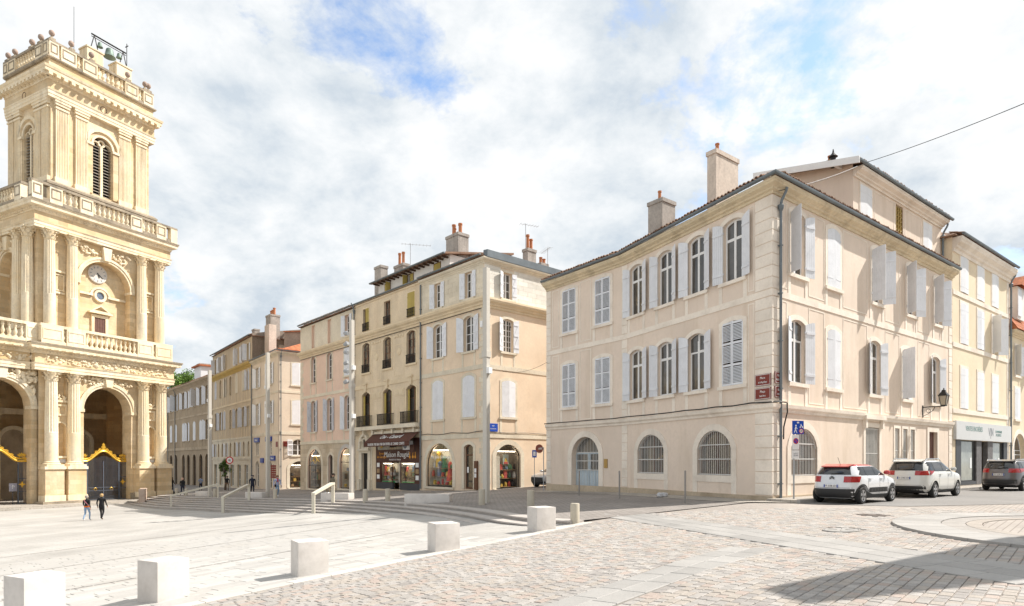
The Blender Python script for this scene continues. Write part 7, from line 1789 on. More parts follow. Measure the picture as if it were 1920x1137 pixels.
for cx_, cz in ((0.24, 0.27), (0.34, 0.27)): ped.lathe([(0.03, 0), (0.03, 0.004)], 10, 0, T(cx_, -0.062, z0 + cz) @ RX(90))
ped.tube([(0.24, -0.063, z0 + 0.28), (0.29, -0.063, z0 + 0.33), (0.34, -0.063, z0 + 0.28)], 0.012, 4); ped.tube([(0.27, -0.063, z0 + 0.33), (0.27, -0.063, z0 + 0.39)], 0.018, 4); ped.box(0.09, 0.19, -0.066, -0.061, z0 + 0.42, z0 + 0.46); ped.box(0.11, 0.17, -0.066, -0.061, z0 + 0.455, z0 + 0.485)
ob('pictograms', ped.mesh('pictograms', M_SIGNW), bs, M)
ob('speed_ring', MB().lathe([(0.095, 0), (0.095, 0.006)], 20, 0, T(0.28, -0.061, z0 + 0.12) @ RX(90)).mesh('speed_ring', M_RED), bs, M); ob('speed_disc', MB().lathe([(0.07, 0), (0.07, 0.004)], 20, 0, T(0.28, -0.067, z0 + 0.12) @ RX(90)).mesh('speed_disc', M_SIGNW), bs, M); ob('lettering', TX['t20'], bs, M @ T(0.28, -0.073, z0 + 0.12) @ Matrix.Diagonal((0.62, 1, 0.62, 1)))
np_ = ob('parking_plate', MB().box(-0.10, 0.19, -0.06, -0.035, z0 - 0.60, z0 - 0.03).mesh('parking_plate', M_SIGNW), g)
ob('red_ring', MB().lathe([(0.115, 0), (0.115, 0.006)], 20, 0, T(0.045, -0.061, z0 - 0.27) @ RX(90)).mesh('red_ring', M_RED), np_, M); ob('blue_disc', MB().lathe([(0.085, 0), (0.085, 0.004)], 20, 0, T(0.045, -0.067, z0 - 0.27) @ RX(90)).mesh('blue_disc', M_BLUE), np_, M); ob('red_bar', MB().box(-0.085, 0.085, -0.076, -0.072, -0.016, 0.016, 0, T(0.045, 0, z0 - 0.27) @ RY(45)).mesh('red_bar', M_RED), np_, M)
tp_ = ob('text_plate', MB().box(-0.11, 0.20, -0.06, -0.035, z0 - 0.95, z0 - 0.63).mesh('text_plate', M_SIGNW), g); ob('lettering', TX['zone1'], tp_, M @ T(0.045, -0.063, z0 - 0.79) @ Matrix.Diagonal((0.5, 1, 0.8, 1)))
# signs in the narrow street
p = ground_pt(1002, 917, Zu)
g = thing('traffic_sign', 'small blue sign on a thin post beside the peach house', 'traffic sign', (p.x, p.y, Zu(p.x))); M = WM[g]
ob('post', MB().tube([(0, 0, 0), (0, 0, 2.5)], 0.025, 6).mesh('post', MATS['grey_metal']), g); b_ = ob('panel', MB().box(-0.15, 0.15, -0.05, -0.03, 2.1, 2.6).mesh('panel', M_BLUE), g); ob('white_mark', MB().box(-0.08, 0.08, -0.055, -0.051, 2.2, 2.5).mesh('white_mark', M_SIGNW), b_, M)
g = thing('traffic_sign', 'round sign seen from its brown back on a post at the cream house end', 'traffic sign', (1.95, 38.7, -1.82)); M = WM[g]
ob('post', MB().tube([(0, 0, 0), (0, 0, 2.7)], 0.03, 6).tube([(0, 0, 2.68), (-0.25, 0, 2.68)], 0.02, 5).mesh('post', MATS['grey_metal']), g); d_ = ob('disc', MB().lathe([(0.27, 0), (0.27, 0.03)], 22, 0, T(-0.27, 0, 2.62) @ RX(90) @ RY(30)).mesh('disc', mat('faded_red_sign', (0.33, 0.11, 0.08), 0.6)), g); ob('bar', MB().box(-0.45, -0.10, -0.07, -0.055, 2.57, 2.67).mesh('bar', mat('faded_white_sign', (0.6, 0.5, 0.45), 0.6)), d_, M)
p = ground_pt(431, 919, Zu)
g = thing('traffic_sign', 'round red and white weight limit sign before the golden house', 'traffic sign', (p.x, p.y, Zu(p.x))); M = WM[g]
ob('post', MB().tube([(0, 0, 0), (0, 0, 3.6)], 0.04, 6).mesh('post', MATS['grey_metal']), g); d_ = ob('red_ring', MB().lathe([(0.45, 0), (0.45, 0.03)], 24, 0, T(0, -0.05, 3.6) @ RX(90)).mesh('red_ring', M_RED), g); ob('white_disc', MB().lathe([(0.33, 0), (0.33, 0.02)], 24, 0, T(0, -0.075, 3.6) @ RX(90)).mesh('white_disc', M_SIGNW), d_, M); ob('lettering', TX['weight'], d_, M @ T(0, -0.1, 3.6))
p = ground_pt(513, 927, Zu)
g = thing('direction_signs', 'stack of small brown direction signs on a post beside the tan house', 'sign', (p.x, p.y, Zu(p.x)), R(-20)); M = WM[g]
ob('post', MB().tube([(0, 0, 0), (0, 0, 2.7)], 0.035, 6).mesh('post', MATS['grey_metal']), g)
for k in range(6): ob('direction_board', MB().box(-0.28, 0.3, -0.06, -0.02, 1.45 + 0.2 * k, 1.62 + 0.2 * k).mesh('direction_board', M_PLATE), g)
# wall lantern
g = thing('wall_lantern', 'black street lantern on a bracket on the sunny side of the cream house', 'lantern', tuple(W3.at(15.15, 0, 2.45)), math.atan2(DR.y, DR.x)); M = WM[g]
ob('bracket', MB().tube([(0, 0, 0.5), (0, -1.05, 0.5)], 0.028, 6).tube([(0, 0, 0.0), (0, -0.25, 0.12), (0, -0.5, 0.3), (0, -0.6, 0.5)], 0.016, 5).box(-0.05, 0.05, -0.03, 0.0, -0.05, 0.6).tube([(0, -0.28 + 0.1 * math.cos(t * 0.5), 0.30 + 0.1 * math.sin(t * 0.5)) for t in range(13)], 0.012, 4).mesh('bracket', M_BLACKIRON, 40), g)
cg = MB()
for s in range(4):
    a, b = R(45 + 90 * s), R(135 + 90 * s); cg.tube([(0.15 * math.cos(a), -1.0 + 0.15 * math.sin(a), 0.55), (0.26 * math.cos(a), -1.0 + 0.26 * math.sin(a), 1.05)], 0.016, 4)
cg.lathe([(0.17, 0.50), (0.17, 0.56)], 4, 0, T(0, -1.0, 0) @ RZ(45)); cg.lathe([(0.30, 1.05), (0.28, 1.09), (0.13, 1.26), (0.11, 1.34), (0.03, 1.38), (0.03, 1.46)], 4, 0, T(0, -1.0, 0) @ RZ(45))
cage = ob('lantern_cage', cg.mesh('lantern_cage', M_BLACKIRON), g); ob('lantern_glass', MB().lathe([(0.15, 0.56), (0.245, 1.04)], 4, 0, T(0, -1.0, 0) @ RZ(45)).mesh('lantern_glass', glass('lantern_pane', (0.30, 0.26, 0.20), 0.1, 0.6)), g); ob('lamp_bulb', MB().lathe([(0.02, 0.62), (0.05, 0.72), (0.05, 0.80), (0.01, 0.86)], 8, 0, T(0, -1.0, 0)).mesh('lamp_bulb', M_FRAME), cage, M)
# wires
cable('facade_cable', [W1.at(x, -0.19, 2.36 + 0.015 * math.sin(x * 2)) for x in (0.0, 1.5, 3, 4.5, 6)] + [W2.at(x, -0.19, 2.37 + 0.02 * math.sin(x * 3)) for x in (0.4, 2, 4, 5, 6, 7, 8, 9, 9.8)] + [W3.at(0.2, -0.2, 2.38), W3.at(0.75, -0.2, 2.36), W3.at(0.85, -0.16, 2.0), W3.at(0.72, -0.08, 1.4), W3.at(0.7, -0.08, 0.9)], 0.028, 'thick black cable lying along the string course of the cream house')
cable('facade_cable', [WP.at(x, -0.08, 2.06 + 0.05 * math.sin(x * 1.9)) for x in (0.1, 1, 2, 3, 4, 5, 6, 7, 7.6)] + [WR.at(x, -0.08, 2.05 + 0.03 * math.sin(x * 2)) for x in (0.2, 2, 4, 6)], 0.022, 'black cable drooping along the peach house above its shop windows')
cable('facade_cable', [LF.at(x, -0.10, 10.55) for x in (0.2, 4, 8, 11.8, 15, 18, 22, 26, 30)], 0.025, 'black cable under the long cornice of the three row houses')
a, b = Vector((16.95, 30.1, 14.35)), Vector((15.6, 12.6, 9.55))
cable('overhead_wire', [a.lerp(b, t) - Vector((0, 0, 0.9 * t * (1 - t))) for t in [i / 14 for i in range(15)]], 0.014, 'thin overhead wire rising to the upper right edge of the sky')
a, b = W3.at(-0.05, -0.3, 10.6), Vector((16.95, 30.1, 14.35))
cable('overhead_wire', [a.lerp(b, i / 6) - Vector((0, 0, 0.5 * (i / 6) * (1 - i / 6))) for i in range(7)], 0.014, 'thin wire from the corner of the cream house to its top storey')
a, b = W1.at(0.2, -0.1, 6.2), WR.at(1.6, -0.05, 6.35)
cable('overhead_wire', [a.lerp(b, i / 6) - Vector((0, 0, 1.2 * (i / 6) * (1 - i / 6))) for i in range(7)], 0.010, 'thin wire crossing the narrow street between two houses')

# ================================================================== cars
def lerp_slices(S, z):
    for a, b in zip(S, S[1:]):
        if z <= b[0]:
            t = (z - a[0]) / (b[0] - a[0]); return [a[i] + (b[i] - a[i]) * t for i in range(4)]
    return list(S[-1])
class Car:
    NX, NY = 6.5, 3.5
    def __init__(s, S): s.S = S
    def Y(s, x, z):
        _, r, f, w = lerp_slices(s.S, z); c, a = (r + f) / 2, (f - r) / 2
        return w * max(0.0, 1 - min(1, abs((x - c) / a)) ** s.NX) ** (1 / s.NY)
    def X(s, y, z, end=-1):
        _, r, f, w = lerp_slices(s.S, z); c, a = (r + f) / 2, (f - r) / 2
        return c + end * a * max(0.0, 1 - min(1, abs(y / w)) ** s.NY) ** (1 / s.NX)
    def shell(s, K=56, sub=3):
        zs = []
        for a, b in zip(s.S, s.S[1:]): zs += [a[0] + (b[0] - a[0]) * i / sub for i in range(sub)]
        zs.append(s.S[-1][0]); b = MB(); vs, fs = [], []
        for z in zs:
            _, r, f, w = lerp_slices(s.S, z); c, a = (r + f) / 2, (f - r) / 2
            for i in range(K):
                t = 2 * math.pi * (i + 0.5) / K; cc, ss = math.cos(t), math.sin(t)
                vs.append((c + a * math.copysign(abs(cc) ** (2 / s.NX), cc), w * math.copysign(abs(ss) ** (2 / s.NY), ss), z))
        n = len(zs)
        for k in range(n - 1):
            for i in range(K): fs.append((k * K + i, k * K + (i + 1) % K, (k + 1) * K + (i + 1) % K, (k + 1) * K + i))
        fs += [tuple(range(K - 1, -1, -1)), tuple((n - 1) * K + i for i in range(K))]
        return b.add(vs, fs)
    def side(s, q, sgn, off=0.006, nx=7, nz=4, mb=None):
        """patch on the flank: q = (x0,z0),(x1,z0'),(x1',z1),(x0',z1)"""
        b = mb or MB(); vs = []
        for j in range(nz + 1):
            for i in range(nx + 1):
                u, v = i / nx, j / nz
                x = (q[0][0] * (1 - u) + q[1][0] * u) * (1 - v) + (q[3][0] * (1 - u) + q[2][0] * u) * v
                z = (q[0][1] * (1 - u) + q[1][1] * u) * (1 - v) + (q[3][1] * (1 - u) + q[2][1] * u) * v
                vs.append((x, sgn * (s.Y(x, z) + off), z))
        fs = [(j * (nx + 1) + i, j * (nx + 1) + i + 1, (j + 1) * (nx + 1) + i + 1, (j + 1) * (nx + 1) + i) for j in range(nz) for i in range(nx)]
        return b.add(vs, fs)
    def rear(s, y0, y1, z0, z1, off=0.008, ny=10, nz=4, end=-1, y0t=None, y1t=None, mb=None):
        b = mb or MB(); vs = []; y0t = y0 if y0t is None else y0t; y1t = y1 if y1t is None else y1t
        for j in range(nz + 1):
            v = j / nz; z = z0 + (z1 - z0) * v; a, c = y0 + (y0t - y0) * v, y1 + (y1t - y1) * v
            for i in range(ny + 1): y = a + (c - a) * i / ny; vs.append((s.X(y, z, end) + end * off, y, z))
        fs = [(j * (ny + 1) + i, j * (ny + 1) + i + 1, (j + 1) * (ny + 1) + i + 1, (j + 1) * (ny + 1) + i) for j in range(nz) for i in range(ny)]
        return b.add(vs, fs)
def paint(name, c, metal=0.0, rough=0.22):
    m = mat(name, c, rough, flat=True, metal=metal, spec=0.5); m.node_tree.nodes['Principled BSDF'].inputs['Coat Weight'].default_value = 0.8; m.node_tree.nodes['Principled BSDF'].inputs['Coat Roughness'].default_value = 0.05
    return m
M_TYRE = mat('tyre_rubber', (0.022, 0.022, 0.022), 0.8, 0.1, 8, 0.1, 40, 0.1); M_RIM = mat('alloy_rim', (0.48, 0.48, 0.49), 0.3, flat=True, metal=0.8); M_PLASTIC = mat('black_car_plastic', (0.035, 0.036, 0.038), 0.6, 0.05, 4, 0.05, 40, 0.05)
M_CARGLASS = glass('car_glass', (0.02, 0.022, 0.024), 0.03, 0.9); M_TAIL = mat('red_tail_lamp', (0.36, 0.012, 0.015), 0.12, flat=True, spec=0.8); M_HEADL = mat('clear_head_lamp', (0.55, 0.56, 0.58), 0.1, flat=True, spec=0.8); M_CHROME = mat('car_chrome', (0.62, 0.62, 0.63), 0.15, flat=True, metal=1.0); M_LINE = mat('panel_gap', (0.03, 0.03, 0.03), 0.8, flat=True)
def wheel(parent, M, r, w=0.2):
    t = ob('wheel', cached(('tyre', r), lambda: MB().lathe([(r * 0.62, -w / 2), (r * 0.9, -w / 2 - 0.005), (r * 0.985, -w * 0.38), (r, -w * 0.2), (r, w * 0.2), (r * 0.985, w * 0.38), (r * 0.9, w / 2 + 0.005), (r * 0.62, w / 2)], 32, 0, RX(90)).mesh('wheel', M_TYRE, 40)), parent, M)
    def rim():
        b = MB(); rr = r * 0.66
        b.lathe([(rr * 1.0, 0.0), (rr, 0.03), (rr * 0.9, 0.02), (rr * 0.88, -0.10), (0.02, -0.10)], 28, 0, RX(90), cap=False)
        for k in range(5):
            for d in (-9, 9): b.prism([(-0.028, rr * 0.10), (0.028, rr * 0.10), (0.020, rr * 0.95), (-0.020, rr * 0.95)], -0.022, 0.03, 0, RY(72 * k + d))
        b.lathe([(rr * 0.2, 0), (rr * 0.2, 0.035), (rr * 0.1, 0.045)], 12, 0, RX(90))
        return b.mesh('rim', M_RIM, 40)
    me = cached(('rim', r), rim)
    ob('rim', me, t, M @ T(0, -w / 2 + 0.02, 0)); ob('brake_disc', cached(('disc', r), lambda: MB().lathe([(r * 0.58, 0), (r * 0.58, 0.02)], 20, 0, RX(90)).mesh('brake_disc', M_LINE)), t, M @ T(0, -w / 2 + 0.075, 0))
def bool_cut(me, cyls, name):
    o = bpy.data.objects.new('cut_body', me); COL.objects.link(o); tmp = []
    cm = MB()
    for x, y, r in cyls: cm.lathe([(r, -0.30), (r, 0.30)], 32, 0, T(x, y, r * 0.93) @ RX(90))
    c = bpy.data.objects.new('cutter', cm.mesh('cutter', M_LINE)); COL.objects.link(c)
    md = o.modifiers.new('b', 'BOOLEAN'); md.object = c; md.operation = 'DIFFERENCE'; md.solver = 'EXACT'
    res = bpy.data.meshes.new_from_object(o.evaluated_get(bpy.context.evaluated_depsgraph_get()))
    bpy.data.objects.remove(o); bpy.data.objects.remove(c); res.name = name
    res.polygons.foreach_set('use_smooth', [True] * len(res.polygons)); res.set_sharp_from_angle(angle=R(32))
    return res
def car(name, label, S, wb, r, pm, loc, head, roofm=None, roof_z=9, win=None, rear_win=None, tail=None, bumper=None, plate=None, arch=True, rails=False, bump=None, clad=True, roof_seam=None):
    g = thing(name, label, 'car', loc, head, 'parked cars'); M = WM[g]; c = Car(S)
    x0 = wb[0]; x1 = wb[1]; hw = max(s[3] for s in S)
    me = bool_cut(c.shell().mesh('body', [pm, M_LINE], 35), [(x, y, r * 1.13) for x in (x0, x1) for y in (-hw, hw)], 'body')
    if roofm:
        me.materials.clear()
        for m in (pm, M_LINE, roofm): me.materials.append(m)
        for p in me.polygons:
            if p.center.z > roof_z: p.material_index = 2
    me.materials.append(M_CARGLASS); gi = len(me.materials) - 1
    for p in me.polygons:
        if S[8][0] + 0.015 < p.center.z < S[-3][0] - 0.005 and abs(p.normal.y) > 0.45 and win[0][0][0] + 0.12 < p.center.x < win[-1][1][0] - 0.1 - 1.4 * (p.center.z - S[8][0]): p.material_index = gi
    ob('body', me, g)
    ob('underbody', MB().box(x0 - 0.3, x1 + 0.3, -hw + 0.3, hw - 0.3, 0.18, 0.6).mesh('underbody', M_LINE), g)
    for x in (x0, x1):
        for s in (-1, 1): wheel(g, M @ T(x, s * (hw - 0.11), r) @ (RZ(180) if s > 0 else Matrix()), r)
    for s in (-1, 1):
        for i, q in enumerate(win): ob('side_window', c.side(q, s).mesh('side_window', M_CARGLASS, 60), g)
        if clad: ob('sill_cladding', c.side(((x0 + r * 1.1, S[0][0]), (x1 - r * 1.1, S[0][0]), (x1 - r * 1.15, 0.34), (x0 + r * 1.15, 0.34)), s, 0.012).mesh('sill_cladding', M_PLASTIC, 60), g)
        if arch:
            for x in (x0, x1):
                vs, fs = [], []
                n = 18
                for i in range(n + 1):
                    t = math.pi * (i / n) * 1.12 - math.pi * 0.06
                    for rr in (r * 1.12, r * 1.30):
                        xx, zz = x + rr * math.cos(t), max(S[0][0], r * 1.05 + rr * math.sin(t)); vs.append((xx, s * (c.Y(xx, zz) + 0.014), zz))
                fs = [(2 * i, 2 * i + 1, 2 * i + 3, 2 * i + 2) for i in range(n)]
                ob('wheel_arch', MB().add(vs, fs).mesh('wheel_arch', arch if arch is not True else M_PLASTIC, 60), g)
        for xa, za, zb in (((x0 + 0.42), 0.38, S[8][0]), ((x0 + x1) / 2 + 0.1, 0.36, S[8][0]), ((x1 - 0.42), 0.42, S[8][0])):
            ob('door_gap', c.side(((xa, za), (xa + 0.012, za), (xa + 0.012, zb), (xa, zb)), s, 0.004, 1, 6).mesh('door_gap', M_LINE), g)
        for xa in ((x0 + 0.50), (x0 + x1) / 2 + 0.18): ob('door_handle', MB().box(xa, xa + 0.17, -0.02, 0.02, 0, 0.035, 0, T(0, s * (c.Y(xa, 0.86) + 0.015), S[8][0] - 0.14)).mesh('door_handle', pm), g)
        mx = win[-1][1][0] - 0.18; my = s * (c.Y(mx, S[8][0] + 0.03) + 0.12)
        ob('door_mirror', MB().lathe([(0.02, -0.12), (0.085, -0.08), (0.10, 0.0), (0.085, 0.08), (0.02, 0.11)], 10, 0, T(mx, my, S[8][0] + 0.10) @ RX(90) @ Matrix.Diagonal((0.9, 0.9, 1, 1))).mesh('door_mirror', roofm or pm, 50), g)
        if tail:
            ya, za, zb, xs = tail
            ob('tail_lamp', c.rear(*sorted((s * ya, s * hw * 0.93)), za, zb, 0.012, 8, 4).mesh('tail_lamp', M_TAIL, 60), g)
            ob('tail_lamp', c.side(((c.X(hw * 0.93, za) - 0.0, za), (xs, za + 0.05), (xs - 0.08, zb), (c.X(hw * 0.93, zb), zb)), s, 0.012, 5, 3).mesh('tail_lamp', M_TAIL, 60), g)
        if bump: ob('airbump', c.side(bump, s, 0.016, 12, 3).mesh('airbump', M_PLASTIC, 60), g)
        if bump:
            for k in range(6):
                xx = bump[0][0] + 0.08 + k * (bump[1][0] - bump[0][0] - 0.16) / 6; ob('airbump_cell', c.side(((xx, bump[0][1] + 0.035), (xx + 0.14, bump[0][1] + 0.035), (xx + 0.14, bump[2][1] - 0.035), (xx, bump[2][1] - 0.035)), s, 0.022, 2, 2).mesh('airbump_cell', M_LINE), g)
        ob('head_lamp', c.side(((S[4][2] - 0.55, 0.74), (S[4][2] - 0.12, 0.70), (S[4][2] - 0.16, 0.82), (S[4][2] - 0.5, 0.86)), s, 0.010, 4, 3).mesh('head_lamp', M_HEADL, 60), g)
        if rails: ob('roof_rail', MB().tube([(S[-2][1] - 0.1, s * S[-2][3] * 1.04, S[-2][0] - 0.06), (S[-2][1] + 0.1, s * S[-2][3] * 1.06, S[-2][0] + 0.05), (S[-2][2] - 0.2, s * S[-2][3] * 1.06, S[-2][0] + 0.05), (S[-2][2] + 0.05, s * S[-2][3] * 1.04, S[-2][0] - 0.06)], 0.022, 6).mesh('roof_rail', M_CHROME, 50), g)
    ya, z0, z1, yt = rear_win
    rw = ob('rear_window', c.rear(-ya, ya, z0, z1, 0.010, 12, 5, y0t=-yt, y1t=yt).mesh('rear_window', M_CARGLASS, 60), g)
    ob('wiper', MB().tube([(c.X(0.0, z0) - 0.03, 0.05, z0 + 0.03), (c.X(0.3, z0 + 0.08) - 0.03, -0.38, z0 + 0.08)], 0.012, 5).mesh('wiper', M_LINE), rw, M)
    ob('windscreen', c.rear(-ya, ya, S[8][0] + 0.02, S[-3][0], 0.010, 12, 5, 1, -yt, yt).mesh('windscreen', M_CARGLASS, 60), g)
    if bumper:
        bz0, bz1 = bumper; b = c.rear(-hw * 0.95, hw * 0.95, bz0, bz1, 0.016, 16, 4); ob('rear_bumper', b.mesh('rear_bumper', M_PLASTIC, 60), g)
        for s in (-1, 1): ob('bumper_end', c.side(((c.X(hw * 0.95, bz0), bz0), (x0 - r * 1.05, bz0), (x0 - r * 1.12, bz1), (c.X(hw * 0.95, bz1), bz1)), s, 0.016, 5, 3).mesh('bumper_end', M_PLASTIC, 60), g)
        ob('front_bumper', c.rear(-hw * 0.9, hw * 0.9, S[0][0], 0.45, 0.012, 14, 4, 1).mesh('front_bumper', M_PLASTIC, 60), g)
    ob('hatch_gap', c.rear(-hw * 0.80, hw * 0.80, (bumper or (0, 0.5))[1] + 0.03, (bumper or (0, 0.5))[1] + 0.042, 0.006, 12, 1).mesh('hatch_gap', M_LINE), g)
    ob('spoiler', MB().add([(c.X(0, z1) - 0.10, -yt * 1.02, z1 + 0.02), (c.X(0, z1) - 0.10, yt * 1.02, z1 + 0.02), (c.X(0, z1) + 0.35, yt * 1.05, z1 + 0.10), (c.X(0, z1) + 0.35, -yt * 1.05, z1 + 0.10), (c.X(0, z1) - 0.09, -yt, z1 - 0.01), (c.X(0, z1) - 0.09, yt, z1 - 0.01)], [(0, 1, 2, 3), (4, 5, 1, 0), (5, 4, 3, 2)]).mesh('spoiler', roofm or pm), g)
    if plate:
        pz, key = plate; xx = c.X(0.26, pz) - 0.03
        pl = ob('number_plate', MB().box(-0.26, 0.26, -0.02, 0.0, -0.055, 0.055).mesh('number_plate', M_SIGNW), g, M @ T(xx, 0, pz) @ RZ(-90))
        for s in (-1, 1): ob('plate_band', MB().box(*sorted((s * 0.22, s * 0.258)), -0.023, -0.019, -0.053, 0.053).mesh('plate_band', M_BLUE), pl, WM[pl])
        ob('lettering', TX[key], pl, WM[pl] @ T(0, -0.023, 0))
    return g, c, M
HEAD = math.atan2(DR.y, DR.x)
def carpos(s, n): q = CNR + DR * s + NR * n; return (q.x, q.y, -1.562)
S3 = [(0.20, 0.22, 3.80, 0.76), (0.30, 0.07, 3.92, 0.83), (0.45, 0.01, 3.98, 0.865), (0.60, 0.02, 3.99, 0.875), (0.75, 0.05, 3.97, 0.875), (0.86, 0.08, 3.86, 0.87), (0.94, 0.10, 3.62, 0.86), (1.00, 0.12, 3.28, 0.845), (1.05, 0.14, 3.02, 0.825), (1.16, 0.21, 2.80, 0.775), (1.28, 0.31, 2.56, 0.72), (1.38, 0.42, 2.32, 0.665), (1.445, 0.60, 2.02, 0.58), (1.475, 0.90, 1.70, 0.36)]
WHITE = paint('white_car_paint', (0.66, 0.68, 0.71)); REDP = paint('red_car_paint', (0.55, 0.035, 0.04)); PEARL = paint('pearl_car_paint', (0.66, 0.665, 0.64)); GREYP = paint('grey_car_paint', (0.13, 0.125, 0.13), 0.5, 0.3)
w3 = [((0.50, 1.08), (0.98, 1.06), (0.98, 1.36), (0.80, 1.36)), ((1.02, 1.06), (1.72, 1.05), (1.72, 1.39), (1.02, 1.38)), ((1.78, 1.05), (2.80, 1.06), (2.28, 1.36), (1.78, 1.385))]
g, c, M = car('hatchback_car', 'small white hatchback with a red roof parked at the house corner', S3, (0.66, 3.20), 0.315, WHITE, carpos(0.34, 3.0 - 0.875), HEAD, REDP, 1.395, w3, (0.62, 1.08, 1.37, 0.50), (0.42, 0.80, 1.02, 0.42), (0.22, 0.56), (0.66, 'plate1'), True, False, ((1.12, 0.42), (2.72, 0.42), (2.70, 0.60), (1.14, 0.60)))
for k in range(2): ob('chevron_badge', MB().prism([(-0.09, 0), (0, 0.055), (0.09, 0), (0.09, 0.03), (0, 0.085), (-0.09, 0.03)], -0.01, 0.0).mesh('chevron_badge', M_PLASTIC), g, M @ T(c.X(0, 0.93) - 0.012, 0.0, 0.90 + 0.05 * k) @ RZ(-90))
ob('aerial', MB().tube([(0.75, 0, 1.45), (0.55, 0, 1.72)], 0.008, 4).mesh('aerial', M_LINE), g)
S4 = [(0.24, 0.25, 4.45, 0.78), (0.36, 0.06, 4.60, 0.86), (0.50, 0.0, 4.67, 0.895), (0.66, 0.02, 4.69, 0.90), (0.82, 0.06, 4.67, 0.90), (0.95, 0.09, 4.56, 0.895), (1.03, 0.11, 4.28, 0.885), (1.09, 0.13, 3.85, 0.87), (1.14, 0.15, 3.50, 0.85), (1.28, 0.22, 3.22, 0.80), (1.42, 0.32, 2.95, 0.745), (1.55, 0.46, 2.62, 0.69), (1.64, 0.62, 2.30, 0.60), (1.68, 0.95, 1.95, 0.40)]
w4 = [((0.48, 1.18), (0.98, 1.17), (0.98, 1.50), (0.72, 1.46)), ((1.06, 1.17), (1.95, 1.16), (1.95, 1.57), (1.06, 1.53)), ((2.01, 1.16), (3.24, 1.17), (2.66, 1.53), (2.01, 1.575))]
car('estate_car', 'pearl white sport utility car parked in the middle of the three', S4, (0.98, 3.65), 0.345, PEARL, carpos(6.7, 3.1 - 0.9), HEAD, None, 9, w4, (0.66, 1.18, 1.56, 0.56), (0.40, 0.98, 1.17, 0.62), (0.24, 0.52), (0.86, 'plate2'), PEARL, True, None)
car('grey_car', 'dark grey sport utility car cut by the right edge of the picture', S4, (0.98, 3.68), 0.36, GREYP, carpos(17.6, 3.6 - 0.9), HEAD, None, 9, w4, (0.66, 1.18, 1.58, 0.58), (0.42, 0.98, 1.20, 0.60), (0.24, 0.62), (0.88, 'plate3'), True, True, None)
hh = math.atan2(-0.66, -0.751)
q = Vector((1.75, 44.2)) - Vector((math.cos(hh), math.sin(hh))) * 3.9
g, c, M = car('pale_hatchback', 'pale small car poking out of the narrow street by the peach house', S3, (0.66, 3.20), 0.315, paint('silver_car_paint', (0.52, 0.54, 0.57), 0.3), (q.x, q.y, Zu(1.9) - 0.01), hh, None, 9, w3, (0.62, 1.08, 1.37, 0.50), (0.42, 0.80, 1.02, 0.42), (0.22, 0.52), None, False, False, None)
ob('front_grille', c.rear(-0.6, 0.6, 0.46, 0.72, 0.012, 12, 3, 1).mesh('front_grille', M_PLASTIC, 60), g)

